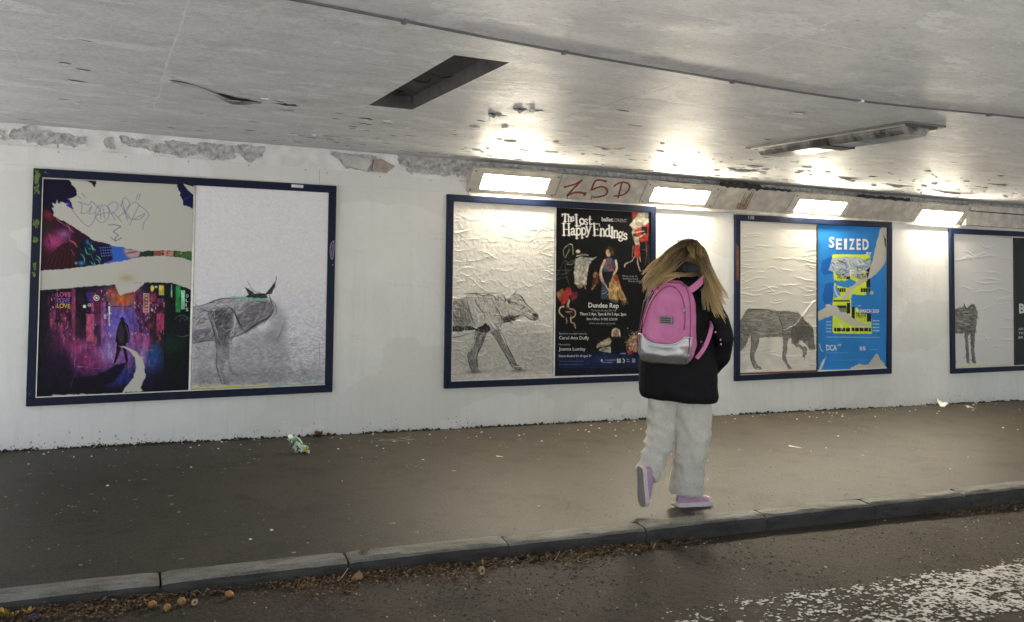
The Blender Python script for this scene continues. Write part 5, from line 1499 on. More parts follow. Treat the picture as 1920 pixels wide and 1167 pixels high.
# ------------------------------------------------------------------ ripped blue poster
c6 = [(1530.6, 421), (1659.7, 426.7), (1659.2, 690.8), (1531, 698.3)]
q6 = [(6.486, 1.898), (7.430, 1.907), (7.430, 0.410), (6.486, 0.392)]
A = Art(210, 330, c6, (44, 128, 206))
A.view(1525, 415, 4.024)
BLU = (44, 128, 206)
f = fbm(A.xx * 0.01, A.yy * 0.01, 0, 131, 3)
A.im *= (0.92 + 0.16 * f)[..., None]
A.poly([(60, 300), (130, 270), (140, 400), (70, 410), (45, 370)], (22, 92, 180), 0.9, rough=4); A.poly([(80, 480), (150, 460), (180, 560), (150, 600), (80, 640), (60, 590)], (26, 96, 182), 0.9, rough=5)
YEL, BLK = (206, 228, 60), (22, 24, 28)
A.poly([(135, 256), (420, 252), (428, 330), (420, 545), (440, 552), (425, 562), (280, 556), (276, 590), (272, 700), (428, 712), (432, 850), (150, 852), (135, 820), (140, 300)], BLK, 0.0)
A.poly([(132, 262), (150, 252), (405, 254), (420, 262), (425, 300), (400, 380), (390, 560), (280, 556), (275, 650), (330, 660), (340, 690), (428, 716), (430, 848), (150, 850), (138, 836), (140, 600), (150, 480), (140, 330)], YEL, 1.0, rough=3)
for (xa, ya, xb, yb) in ((170, 508, 235, 538), (350, 508, 420, 538), (150, 808, 270, 834), (282, 806, 425, 832), (245, 620, 270, 700), (280, 650, 305, 740), (392, 330, 422, 500), (395, 700, 426, 760), (142, 600, 268, 610), (240, 415, 270, 440), (165, 640, 240, 660)):
    A.rect(xa, ya, xb, yb, BLK)
for k in range(4):
    A.rect(186 + k * 17, 508, 189 + k * 17, 538, YEL); A.rect(366 + k * 18, 508, 369 + k * 18, 538, YEL)
for k in range(8):
    A.rect(166 + k * 34, 806, 170 + k * 34, 834, YEL)
A.rect(150, 835, 430, 850, YEL)
A.rect(270, 556, 277, 850, (214, 216, 206), 0.8)
GT = (190, 188, 178)
A.poly([(115, 350), (130, 290), (210, 270), (330, 275), (410, 290), (430, 330), (400, 370), (330, 440), (270, 400), (240, 440), (150, 395), (105, 370)], (178, 184, 196), 0.95, rough=7, seed=4)
A.fur([(120, 300), (420, 280), (400, 400), (150, 400)], 90, 0.3, 40, 12, [(90, 130, 200), (220, 222, 226), (206, 228, 60), (130, 140, 160), (40, 44, 60), (60, 110, 196)], 0.85, 0.8, 41)
A.poly([(140, 450), (230, 455), (270, 440), (330, 470), (250, 510), (165, 490)], BLU, 0.95, rough=5); A.poly([(140, 500), (170, 490), (200, 570), (150, 590)], (90, 140, 206), 0.9, rough=5); A.stroke([(150, 500), (170, 560), (195, 575)], 12, (214, 220, 228), 0.8)
A.poly([(496, 60), (520, 38), (545, 45), (545, 260), (530, 320), (480, 390), (430, 430), (400, 440), (420, 360), (440, 290), (465, 180)], GT, 1.0, rough=4, seed=5)
A.poly([(395, 400), (400, 450), (300, 510), (265, 560), (240, 600), (200, 590), (235, 545), (290, 490), (340, 440)], GT, 1.0, rough=4, seed=6)
A.poly([(25, 690), (90, 650), (150, 635), (210, 670), (300, 740), (370, 775), (430, 770), (420, 795), (360, 800), (290, 795), (200, 745), (150, 715), (90, 730), (30, 755)], GT, 1.0, rough=4, seed=7)
A.poly([(275, 1100), (330, 1075), (400, 1080), (440, 1035), (460, 1000), (475, 995), (490, 1035), (540, 1100), (540, 1116), (280, 1120)], GT, 1.0, rough=6, seed=8); A.poly([(30, 1140), (55, 1070), (90, 1018), (70, 1080), (45, 1140)], (206, 206, 196), 1.0, rough=3); A.stroke([(40, 930), (50, 970), (65, 985)], 7, (190, 206, 220)); A.stroke([(25, 1128), (540, 1112)], 8, (214, 212, 200))
A.poly([(520, 100), (545, 150), (545, 215), (535, 190)], (30, 32, 34), 1.0, rough=3)
A.poly([(190, 760), (215, 790), (215, 830), (195, 800)], (214, 216, 216), 0.9, rough=3); A.poly([(170, 640), (240, 640), (250, 690), (200, 690)], (40, 50, 70), 0.5, rough=4); A.rect(420, 530, 445, 556, (190, 206, 160), 0.9); A.poly([(320, 650), (340, 680), (310, 690)], (220, 230, 220), 0.9)
for k in range(4):
    A.rect(88, 758 + k * 25, 128, 766 + k * 25, (190, 210, 230), 0.8); A.rect(438, 748 + k * 25, 488, 757 + k * 25, (190, 210, 230), 0.8)
A.rect(90, 874, 488, 880, (170, 196, 224), 0.7); A.rect(90, 992, 255, 996, (150, 186, 220), 0.6); A.rect(120, 1046, 400, 1050, (130, 170, 210), 0.5); A.rect(410, 966, 480, 972, (160, 190, 220), 0.6); A.rect(86, 632, 120, 644, (214, 220, 228), 0.9); A.rect(330, 638, 350, 643, (214, 220, 228), 0.9)
D = 0.001 * fbm(*sheet_uv(210, 330), 0, 132, 3) + creases(210, 330, 0.95, 1.5, 18, 133, 0.0009, 0.6, 0.05, 0.2)
P6 = sheet('poster', A, q6, 0.0125, MT['gloss'], 'ripped bright blue poster with white heading and lime green scraps', D, 0.95)
I6 = 0.0155
V8 = (1525, 415, 4.024)
for ch, xa, xb, y, h in (('S', 108, 150, 200, 78), ('E', 162, 206, 214, 78), ('I', 224, 246, 214, 78), ('Z', 262, 304, 215, 80), ('E', 318, 350, 216, 80), ('D', 364, 410, 216, 80)):
    lettering(P6, A, q6, ch, (xa, y), (xb, y), h, None, I6, view=V8, mat=INK_W, bold=0.03)
for txt, pa, pb, h, mt in (('BY', (392, 258), (432, 260), 24, INK_W), ('TRUTH', (165, 438), (240, 440), 34, INK_K), ('RUTH', (322, 436), (388, 438), 36, INK_K), ('TRUTH', (310, 730), (386, 730), 36, INK_K), ('F', (266, 420), (300, 420), 50, INK_W), ('MARCH 2020', (342, 694), (486, 694), 26, INK_W), ('DCA', (88, 978), (168, 978), 40, INK_W), ('2', (174, 945), (186, 945), 16, INK_W), ('0', (189, 945), (201, 945), 16, INK_W), ('0', (340, 976), (361, 976), 28, INK_W), ('5', (364, 976), (386, 976), 28, INK_W)):
    lettering(P6, A, q6, txt, pa, pb, h, None, I6, view=V8, mat=mt, bold=0.02)

# ------------------------------------------------------------------ small animal facing out, last frame
c7 = [(1787, 437), (1897, 449), (1896.3, 682), (1788, 690)]
q7 = [(8.450, 1.895), (9.412, 1.866), (9.412, 0.428), (8.452, 0.396)]
A = Art(160, 260, c7, (204, 203, 204))
A.view(1740, 420, 3.071)
body = [(140, 500), (200, 480), (205, 465), (220, 490), (240, 470), (265, 468), (285, 510), (275, 580), (265, 660), (262, 730), (272, 800), (250, 798), (242, 700), (240, 630), (225, 650), (230, 720), (236, 802), (218, 800), (212, 700), (205, 630), (140, 634)]
A.poly(body, (100, 98, 96), 0.9, rough=3, tex=0.4, seed=25)
A.fur(body, 320, lambda x, y: 1.3 if y > 630 else 0.4, 26, 5, [(44, 43, 42), (70, 68, 66), (130, 128, 126)], 0.7, 0.4, 26)
A.fur([(150, 500), (260, 480), (270, 600), (160, 620)], 40, 0.1, 24, 4, [(220, 218, 216)], 0.7, 0.3, 27)
A.stroke([(205, 465), (222, 492), (262, 468)], 5, (40, 39, 38)); A.poly([(148, 630), (150, 780), (160, 795), (148, 795)], (50, 49, 48), 0.7)
A.poly([(148, 818), (330, 806), (330, 820), (148, 832)], (200, 200, 150), 1.0)
D = creases(160, 260, 0.96, 1.46, 34, 141, 0.0038, 0.10, 0.10, 0.5, 0.008)
P7 = sheet('poster', A, q7, 0.0120, MT['print'], 'pale poster with a small standing animal sketch, in the cut-off frame', D, 1.12)

# ------------------------------------------------------------------ dark poster cut off by the picture's edge
c8 = [(1898, 449), (2010, 455), (2010, 680), (1897, 682)]
q8 = [(9.440, 1.880), (10.39, 1.900), (10.39, 0.420), (9.440, 0.408)]
A = Art(90, 150, c8, (40, 42, 46))
A.view(1740, 420, 3.071)
for i in range(20):
    A.blob(rr.uniform(500, 800), rr.uniform(90, 800), 40, 60, rr.choice([(52, 55, 58), (30, 32, 36), (46, 56, 54)]), 0.6)
A.stroke([(492, 380), (490, 470)], 5, (70, 100, 90), 0.7)
D = creases(90, 150, 0.95, 1.46, 6, 151, 0.0008)
P8 = sheet('poster', A, q8, 0.0125, MT['gloss'], 'dark grey poster with white capitals at the right edge', D, 1.0)
lettering(P8, A, q8, 'BO', (510, 512), (596, 512), 52, None, 0.0155, view=(1740, 420, 3.071), mat=INK_W, bold=0.03)
for txt, y in (('AN', 608), ('TH', 632), ('BR', 656)):
    lettering(P8, A, q8, txt, (504, y), (534, y), 14, None, 0.0155, view=(1740, 420, 3.071), mat=INK_W)

# small number stuck on the third frame
A = Art(4, 4, [(0, 0), (100, 0), (100, 100), (0, 100)], (0, 0, 0))
qf = [(5.58, 1.945), (5.68, 1.945), (5.68, 1.895), (5.58, 1.895)]
fo = lettering(F3, A, qf, '138', (5, 80), (78, 80), 62, None, 0.0375, 'frame_number', INK_G, 0.03)

# faint reflected streak painted as pale strokes between the first two boards
wstrokes(wall, [([(1.995, 1.212), (2.08, 1.206)], 0.004), ([(2.10, 1.200), (2.20, 1.192)], 0.0035), ([(2.03, 1.190), (2.16, 1.184)], 0.003), ([(2.24, 1.186), (2.33, 1.176)], 0.004)], simple('pale_mint_reflection', (0.80, 0.90, 0.87), 0.4), 'reflect_streak', 0.0008)
# ================================================================== the walking person
YAW = math.radians(23.978)
PX0 = (3.076, -2.639)
person = tag(empty('person', (PX0[0], PX0[1], 0.0), -YAW),
             'long-haired person in black jacket and grey joggers, walking away along the kerb', 'person')
def S(x, y, b=0.0):
    """figure sketch coordinates -> (right, away, up) metres"""
    return Vector((0.0031044 * (x - 1298) + 0.0001072 * (y - 955), b, 0.0001013 * (x - 1298) - 0.0031079 * (y - 955)))
HD = Vector((0.5, 0.866, 0))            # the way the chest faces
RT = Vector((0.866, -0.5, 0))
def ell(c, A, B, n=24, ax=RT, ay=HD, p=2.0, up=None):
    out = []
    for k in range(n):
        w = 2 * math.pi * k / n
        cx, sx = math.cos(w), math.sin(w)
        cx = math.copysign(abs(cx) ** (2 / p), cx)
        sx = math.copysign(abs(sx) ** (2 / p), sx)
        out.append(c + ax * (A * cx) + ay * (B * sx))
    return out
def union(name, mb, voxel, smooth_it, mat, parent, fold=None, shrink=0.0):
    me = mb.mesh('tmp')
    o = bpy.data.objects.new('tmp', me)
    COL.objects.link(o)
    r = o.modifiers.new('r', 'REMESH')
    r.mode = 'VOXEL'
    r.voxel_size = voxel
    if smooth_it:
        s_ = o.modifiers.new('s', 'SMOOTH')
        s_.iterations = smooth_it
        s_.factor = 0.5
    dg = bpy.context.evaluated_depsgraph_get()
    out = bpy.data.meshes.new_from_object(o.evaluated_get(dg))
    bpy.data.objects.remove(o)
    out.name = name
    n = len(out.vertices)
    co = np.empty(n * 3, np.float32); out.vertices.foreach_get('co', co); co = co.reshape(-1, 3)
    no = np.empty(n * 3, np.float32); out.vertices.foreach_get('normal', no); no = no.reshape(-1, 3)
    if fold is not None:
        co = co + no * fold(co)[:, None]
        out.vertices.foreach_set('co', co.astype(np.float32).ravel())
    out.update()
    return link(name, out, mat, parent, smooth=True)
def ellipsoid(mb, c, rx, ry, rz, n=20, m=12, ax=Vector((1, 0, 0)), ay=Vector((0, 1, 0)), az=Vector((0, 0, 1))):
    rings = []
    for i in range(m + 1):
        t = math.pi * (i + 0.02) / (m + 0.04)
        rings.append([c + ax * (rx * math.sin(t) * math.cos(2 * math.pi * k / n)) + ay * (ry * math.sin(t) * math.sin(2 * math.pi * k / n)) - az * (rz * math.cos(t)) for k in range(n)])
    return mb.rings(rings)

skin = simple('skin', (0.50, 0.32, 0.24), 0.5, 0.1, 30)
HEADC = S(1287, 487, -0.005)
b = MB()
ellipsoid(b, HEADC, 0.074, 0.090, 0.105, ax=RT, ay=HD)
ellipsoid(b, HEADC + HD * 0.035 + Vector((0, 0, -0.055)), 0.050, 0.055, 0.060, ax=RT, ay=HD)      # jaw
ellipsoid(b, HEADC + HD * 0.095 + Vector((0, 0, -0.012)), 0.013, 0.018, 0.024, 10, 8, ax=RT, ay=HD)   # nose
for s_ in (-1, 1):
    ellipsoid(b, HEADC + RT * (0.074 * s_) + Vector((0, 0, -0.01)), 0.010, 0.022, 0.032, 10, 8, ax=RT, ay=HD)
b.tube([S(1283, 545, -0.01), S(1284, 520, -0.005), S(1286, 500, 0.0)], [0.062, 0.055, 0.055], 14)
b.rings([ell(S(1274, 740), 0.125, 0.08), ell(S(1272, 700), 0.145, 0.095), ell(S(1270, 640), 0.15, 0.10), ell(S(1270, 590), 0.17, 0.11), ell(S(1271, 556), 0.165, 0.095), ell(S(1276, 540), 0.10, 0.07), ell(S(1281, 530), 0.05, 0.05)])
b.tube([S(1312, 556, -0.08), S(1346, 630, -0.11), S(1334, 690, 0.00)], [0.050, 0.042, 0.032], 12, up=(0.0, 1.0, 0.12))
b.tube([S(1232, 556, 0.08), S(1220, 640, 0.12), S(1224, 690, 0.16)], [0.050, 0.042, 0.032], 12, up=(0.0, 1.0, 0.12))
b.tube([S(1302, 740, 0.0), S(1299, 840, 0.02), S(1292, 930, 0.06)], [0.075, 0.050, 0.034], 14, up=(0.0, 1.0, 0.12))
b.tube([S(1244, 740, 0.0), S(1239, 815, 0.03), S(1207, 880, -0.13)], [0.072, 0.046, 0.030], 14, up=(0.0, 1.0, 0.12))
union('body', b, 0.009, 4, skin, person)

# joggers
def jogger_fold(co):
    a_, b_, z = co[:, 0], co[:, 1], co[:, 2]
    f1 = fbm(a_ * 11 + z * 2.0, z * 3.2, b_ * 11, 201, 3) - 0.5          # long hanging folds
    f2 = np.abs(fbm(a_ * 7 - z * 9, z * 9 + a_ * 8, b_ * 7, 205, 2) - 0.5)
    rear = np.clip((-0.10 - a_) * 12, 0, 1)
    drag = np.abs(np.sin(z * 38 + a_ * 26 + 5 * fbm(a_ * 6, z * 6, b_ * 6, 207, 2)))
    hem = np.exp(-((z - 0.085) / 0.03) ** 2) * (a_ > -0.15)
    return 0.045 * f1 - 0.040 * f2 - 0.014 * rear * drag * np.exp(-((z - 0.38) / 0.18) ** 2) + 0.006 * hem + 0.004
b = MB()
b.rings([ell(S(1276, 744), 0.150, 0.11), ell(S(1275, 725), 0.165, 0.12), ell(S(1274, 690), 0.165, 0.12)])
def leg(spec):
    P = [S(x, y, d) for x, y, d, r in spec]
    b.tube(P, [r * 0.0031 for *_, r in spec], 20, up=(0.0, 1.0, 0.12))
leg([(1302, 720, 0, 32), (1302, 760, 0.0, 33), (1302, 800, 0.01, 33), (1299, 840, 0.02, 32.5), (1295, 880, 0.035, 31), (1291, 908, 0.05, 31), (1289, 922, 0.055, 30), (1288.5, 931, 0.058, 27)])
leg([(1244, 720, 0, 29), (1241, 760, 0.01, 28), (1240, 795, 0.025, 29), (1236, 820, 0.02, 29), (1228, 845, -0.03, 27), (1218, 863, -0.08, 25), (1209, 879, -0.12, 23), (1205, 887, -0.135, 20)])
cloth_n = NT('grey_marl_jersey')
vv = cloth_n.mapped(src='obj')
cloth_n.base(cloth_n.mix(cloth_n.ramp(cloth_n.noise(240, 3, 0.7, vv), [(0.35, 0.0), (0.65, 1.0)]), (0.50, 0.475, 0.425), (0.72, 0.69, 0.63))).rough(0.9).spec(0.2)
cloth_n.normal(cloth_n.bump(cloth_n.noise(160, 4, 0.6, vv), 0.25, 0.003))
union('joggers', b, 0.007, 3, cloth_n.m, person, jogger_fold)
seam = MB()
cord = lambda pts, r: seam.tube([S(*p) for p in pts], r, 6)

# jacket with sleeves and hood
def jacket_fold(co):
    a_, z = co[:, 0], co[:, 2]
    f = fbm(a_ * 7, z * 9, co[:, 1] * 7, 211, 4) - 0.5
    g_ = np.abs(fbm(a_ * 5 + z * 3, z * 11, co[:, 1] * 5, 215, 2) - 0.5)
    return 0.020 * f - 0.020 * g_ + 0.005
b = MB()
b.rings([ell(S(1272, 748), 0.222, 0.155), ell(S(1271, 738), 0.232, 0.165), ell(S(1271, 700), 0.230, 0.160), ell(S(1271, 640), 0.212, 0.148), ell(S(1271, 590), 0.196, 0.142), ell(S(1271, 558), 0.178, 0.12), ell(S(1274, 540), 0.135, 0.10), ell(S(1278, 524), 0.085, 0.08), ell(S(1280, 514), 0.070, 0.07)])
b.tube([S(1308, 552, -0.065), S(1324, 565, -0.09), S(1338, 597, -0.115), S(1348, 632, -0.12), S(1345, 664, -0.075), S(1336, 688, -0.02), S(1324, 700, 0.03)], [0.055, 0.058, 0.058, 0.056, 0.055, 0.050, 0.042], 16, up=(0.0, 1.0, 0.12))
b.tube([S(1236, 552, 0.06), S(1229, 572, 0.085), S(1222, 605, 0.10), S(1219, 645, 0.13), S(1224, 690, 0.16)], [0.052, 0.054, 0.054, 0.052, 0.046], 16, up=(0.0, 1.0, 0.12))
ellipsoid(b, S(1264, 533, -0.090), 0.150, 0.085, 0.060, ax=RT, ay=HD, az=Vector((0.1, 0, 1)).normalized())
ellipsoid(b, S(1298, 527, -0.065), 0.075, 0.075, 0.058, ax=RT, ay=HD)
jk = NT('black_padded_nylon')
vj = jk.mapped(src='obj')
jk.base(jk.mix(jk.noise(20, 5, 0.6, vj), (0.003, 0.003, 0.004), (0.007, 0.007, 0.009))).rough(0.7).spec(0.22)
jk.normal(jk.bump(jk.noise(90, 4, 0.6, vj), 0.2, 0.003))
jacket = union('jacket', b, 0.0085, 5, jk.m, person, jacket_fold)
b = MB(); ellipsoid(b, S(1274, 505, -0.112), 0.104, 0.042, 0.044, 16, 10, ax=RT, ay=HD)
union('hood_lining', b, 0.008, 2, simple('slate_fleece', (0.022, 0.024, 0.029), 0.95, 0.4, 60, 0.4, 120), jacket, lambda co: 0.008 * (fbm(co[:, 0] * 40, co[:, 2] * 40, co[:, 1] * 40, 221, 2) - 0.5))
for p in ((1327, 618), (1336, 632), (1337, 640)):
    m = MB()
    ellipsoid(m, S(p[0], p[1], -0.192), 0.005, 0.004, 0.007, 8, 6)
    link('snap_stud', m, MT['alu'], jacket, smooth=True)

# hair: a cap and many strands
hair_m = mat_attr('blonde_hair', 0.48, 0.45)
capm = MB(); ellipsoid(capm, HEADC + Vector((0, 0, 0.008)) - HD * 0.006, 0.084, 0.100, 0.112, 20, 14, ax=RT, ay=HD)
capo = union('hair_cap', capm, 0.008, 2, simple('dark_blonde', (0.075, 0.048, 0.022), 0.6, 0.4, 60), person, lambda co: np.where((co @ np.array(HD) - float(HEADC @ HD) > 0.05) & (co[:, 2] < HEADC.z + 0.05), -0.03, 0.0))
hr = random.Random(5)
def lerp_c(a, b_, t):
    return tuple(a[i] + (b_[i] - a[i]) * t for i in range(3))
def hair_group(ctrl, n, spread, w0, w1, tipspread, V, F, Cc, fac=1.0, dark=None):
    """ctrl: list of (x, y, depth) sketch points from root to tip"""
    clumps = [(hr.gauss(0, 1), hr.gauss(0, 1), hr.gauss(0, 1), hr.uniform(0, 6.3), hr.random()) for _ in range(max(6, n // 11))]
    for i in range(n):
        k1, k2, k3, ph, chue = hr.choice(clumps)
        o1, o2, o3 = k1 + hr.gauss(0, 0.22), k2 + hr.gauss(0, 0.22), k3 + hr.gauss(0, 0.3)
        pts = []
        m_ = len(ctrl)
        rx_ = hr.uniform(-13, 13) if ctrl[0][1] < 470 else 0.0
        for k, (x, y, d_) in enumerate(ctrl):
            t = k / (m_ - 1)
            x += rx_ * (1 - t) ** 2
            y += rx_ * rx_ / 42.0 * (1 - t) ** 2
            sp = spread * (0.7 + 0.5 * t) + tipspread * t * t
            wv_ = 3.6 * t * math.sin(ph + t * 8.5)
            pts.append((x + o1 * sp * (1 - 0.4 * t) + wv_ * 0.6 + hr.gauss(0, 0.4), y + o2 * sp * 0.7 + wv_ + hr.gauss(0, 0.4), d_ + o3 * 0.014 * (0.4 + t)))
        cut = hr.uniform(0.72, 1.0)
        P = smooth_path(pts, 3)
        P = P[:max(4, int(len(P) * cut))]
        hue = 0.65 * chue + 0.35 * hr.random()
        n0 = len(V)
        L_ = len(P)
        prev = None
        for j, p in enumerate(P):
            q = S(p[0], p[1], p[2])
            t = j / (L_ - 1)
            w = (w0 * (1 - t) + w1 * t) * (0.35 + 0.65 * math.sin(math.pi * min(1, 0.25 + 0.75 * (1 - t) + 0.05)))
            tng = (S(*P[min(j + 1, L_ - 1)]) - S(*P[max(j - 1, 0)])).normalized()
            sd_ = tng.cross(Vector((0.1, 1, 0.1))).normalized()
            up_ = sd_.cross(tng)
            V += [q + sd_ * w, q - sd_ * w * 0.6 + up_ * w * 0.8, q - sd_ * w * 0.6 - up_ * w * 0.8]
            rt_ = (0.060, 0.038, 0.018)
            tp_ = lerp_c((0.40, 0.27, 0.11), (0.80, 0.62, 0.33), hue)
            c_ = lerp_c(rt_, tp_, min(1, (t * 1.3) ** 1.7 * fac))
            if dark: c_ = lerp_c(c_, dark, 0.5)
            Cc += [c_] * 3
        for j in range(L_ - 1):
            for k in range(3):
                k2 = (k + 1) % 3
                F.append((n0 + 3 * j + k, n0 + 3 * j + k2, n0 + 3 * j + 3 + k2, n0 + 3 * j + 3 + k))
V, F, Cc = [], [], []
# blown out to the left over the hood
for ctrl, n, sp, ts in (
    ([(1284, 454, -0.06), (1264, 464, -0.11), (1242, 483, -0.14), (1221, 503, -0.17), (1198, 527, -0.18)], 230, 3.4, 6),
    ([(1280, 458, -0.08), (1260, 476, -0.13), (1238, 496, -0.16), (1217, 514, -0.18), (1199, 535, -0.18)], 260, 3.8, 7),
    ([(1278, 464, -0.10), (1260, 485, -0.15), (1242, 502, -0.17), (1223, 516, -0.185), (1206, 532, -0.18)], 240, 3.8, 7),
    ([(1262, 478, -0.125), (1252, 494, -0.16), (1242, 506, -0.18), (1228, 517, -0.19), (1211, 530, -0.185)], 220, 3.0, 6),
    ([(1304, 513, -0.14), (1282, 514, -0.185), (1260, 515, -0.20), (1238, 519, -0.20), (1213, 528, -0.19)], 190, 1.8, 4),
    ([(1222, 508, -0.17), (1212, 520, -0.18), (1205, 533, -0.18), (1203, 547, -0.175)], 110, 5, 4),
    # falling on the right, in front of the shoulder
    ([(1288, 453, -0.05), (1306, 468, -0.08), (1317, 500, -0.10), (1331, 533, -0.14), (1348, 566, -0.17)], 250, 3.0, 5),
    ([(1292, 455, -0.06), (1308, 485, -0.10), (1319, 520, -0.13), (1326, 550, -0.17), (1336, 580, -0.19)], 250, 3.6, 6),
    ([(1292, 460, -0.08), (1305, 500, -0.12), (1312, 535, -0.15), (1315, 556, -0.18), (1318, 576, -0.195)], 220, 3.4, 5),
    ([(1296, 465, -0.08), (1309, 510, -0.12), (1319, 545, -0.16), (1330, 570, -0.19), (1344, 590, -0.19)], 150, 4.0, 7),
    # crown
    ([(1284, 451, -0.02), (1278, 456, -0.07), (1272, 466, -0.10), (1266, 480, -0.13)], 160, 5, 2),
    ([(1290, 451, -0.02), (1297, 457, -0.07), (1303, 470, -0.10), (1308, 486, -0.125)], 160, 5, 2),
    ([(1287, 451, -0.04), (1287, 462, -0.10), (1288, 474, -0.125), (1290, 484, -0.145)], 190, 6, 2)):
    hair_group(ctrl, n, sp, 0.0019, 0.0008, ts, V, F, Cc, 0.5 if len(ctrl) == 4 and ctrl[0][1] < 460 else 1.0)
hm = bpy.data.meshes.new('hair')
hm.from_pydata([tuple(v) for v in V], [], F)
at = hm.color_attributes.new('Col', 'FLOAT_COLOR', 'POINT')
c4_ = np.ones((len(V), 4), np.float32); c4_[:, :3] = np.array(Cc); at.data.foreach_set('color', c4_.ravel())
link('hair', hm, hair_m, person, smooth=True)

# shoes
lilac = simple('lilac_canvas', (0.50, 0.30, 0.46), 0.75, 0.15, 60, 0.3, 200)
rubber = simple('white_rubber', (0.66, 0.60, 0.60), 0.5, 0.12, 40)
tread = simple('grubby_tread', (0.30, 0.25, 0.24), 0.8, 0.3, 60, 0.5, 120)
def shoe(o_, L_, S_, U_):
    prof = [(-0.112, 0.018), (-0.105, 0.028), (-0.085, 0.033), (-0.04, 0.034), (0.01, 0.037), (0.05, 0.042), (0.08, 0.042), (0.100, 0.034), (0.112, 0.020), (0.117, 0.008)]
    def loop(t, w, z, n=14, sq=1.0):
        return [o_ + L_ * t + S_ * (w * math.cos(2 * math.pi * k / n)) + U_ * z for k in range(n)]
    root = MB()
    # upper: cross-sections over the foot
    hts = [0.060, 0.072, 0.078, 0.076, 0.070, 0.056, 0.046, 0.040, 0.034, 0.026]
    rings = []
    for (t, w), h_ in zip(prof, hts):
        ring = []
        for k in range(12):
            a = math.pi * k / 11
            ring.append(o_ + L_ * (t * 0.97) + S_ * (w * 0.96 * math.cos(a)) + U_ * (0.016 + (h_ - 0.016) * math.sin(a) ** 0.8))
        rings.append(ring)
    up = MB(); up.rings(rings)
    so = MB()
    outline = [(t, w * 1.05) for t, w in prof]
    pts = [o_ + L_ * (t * 1.03) + S_ * w for t, w in outline] + [o_ + L_ * (t * 1.03) - S_ * w for t, w in reversed(outline)]
    n = len(pts)
    so.add([p + U_ * 0.0 for p in pts] + [p + U_ * 0.024 for p in pts], [tuple(range(n))] + [tuple(range(2 * n - 1, n - 1, -1))] + [(i, n + i, n + (i + 1) % n, (i + 1) % n) for i in range(n)])
    tr2 = MB()
    tr2.add([p - U_ * 0.003 for p in pts] + [p - U_ * 0.0002 for p in pts], [tuple(range(n))] + [tuple(range(2 * n - 1, n - 1, -1))] + [(i, n + i, n + (i + 1) % n, (i + 1) % n) for i in range(n)])
    cap = MB()
    rings = []
    for (t, w), h_ in list(zip(prof, hts))[6:]:
        rings.append([o_ + L_ * (t * 1.0) + S_ * (w * 1.0 * math.cos(math.pi * k / 11)) + U_ * (0.018 + (h_ - 0.012) * math.sin(math.pi * k / 11) ** 0.8) for k in range(12)])
    cap.rings(rings)
    lc = MB()
    for t in (0.018, 0.033, 0.048, 0.062):
        h_ = 0.071 - (t - 0.01) * 0.45
        lc.tube([o_ + L_ * t + S_ * (0.020 * q) + U_ * (h_ - 0.010 * q * q) for q in (-1, -0.4, 0.4, 1)], 0.003, 5)
    r = link('shoe', up, lilac, person, smooth=True)
    for nm, mb_, mt in (('sole', so, rubber), ('tread', tr2, tread), ('toe_cap', cap, rubber)):
        link(nm, mb_, mt, r, smooth=(nm == 'toe_cap'))
    tag(link('laces', lc, rubber, r, smooth=True), kind='stuff')
    return r
Lx = Vector((0.95, 0.31, 0)).normalized()
shoe(Vector((0.022, 0.075, 0.004)), Lx, Vector((Lx.y, -Lx.x, 0)), Vector((0, 0, 1)))
L2 = Vector((0.10, 0.12, -1)).normalized()
U2 = Vector((0.93, 0.34, 0.10)); U2 = (U2 - L2 * U2.dot(L2)).normalized()
shoe(S(1194, 899, -0.165), L2, L2.cross(U2), U2)
for pa, pb in ((S(1291, 925, 0.06), S(1292, 936, 0.065)), (S(1206, 880, -0.13), S(1202, 890, -0.145))):
    link('sock', MB().tube([pa, pb], [0.040, 0.042], 14), rubber, person, smooth=True)

# ------------------------------------------------------------------ backpack
OUT = -HD
ORG = Vector((-0.212, -0.182, 0.865))
Mw = Matrix.Translation((PX0[0], PX0[1], 0)) @ Matrix.Rotation(-YAW, 4, 'Z')
pack = empty('backpack', Mw @ ORG, -YAW)
tag(pack, 'pink backpack with a shiny silver pocket, on the walking person', 'backpack')
UPV = Vector((0.02, 0.0, 1.0)).normalized()
def pk_pt(x, o_, z):
    """x across, o_ outwards from the pack's middle plane, z up"""
    return RT * x + OUT * o_ + UPV * z
pv = [(0.0, 0.105, 0.045), (0.012, 0.135, 0.062), (0.05, 0.152, 0.074), (0.12, 0.158, 0.079), (0.20, 0.155, 0.078), (0.28, 0.146, 0.074), (0.345, 0.132, 0.068), (0.395, 0.112, 0.060), (0.435, 0.086, 0.050), (0.462, 0.052, 0.038), (0.474, 0.022, 0.022)]
pkn = NT('pink_canvas')
vp = pkn.mapped(src='obj')
pkn.base(pkn.mix(pkn.ramp(pkn.noise(9, 5, 0.6, vp), [(0.3, 0.0), (0.7, 1.0)]), (0.58, 0.17, 0.37), (0.70, 0.26, 0.47))).rough(0.75).spec(0.3)
pkn.normal(pkn.bump(pkn.noise(200, 3, 0.6, vp), 0.25, 0.002))
b = MB()
b.rings([[pk_pt(q[0] + 0.055 * (z / 0.474) ** 2 * 0.5, q[1], z) for q in [(w * math.copysign(abs(math.cos(t)) ** 0.62, math.cos(t)), d_ * math.copysign(abs(math.sin(t)) ** 0.62, math.sin(t))) for t in np.linspace(0, 2 * math.pi, 32, endpoint=False)]] for z, w, d_ in pv])
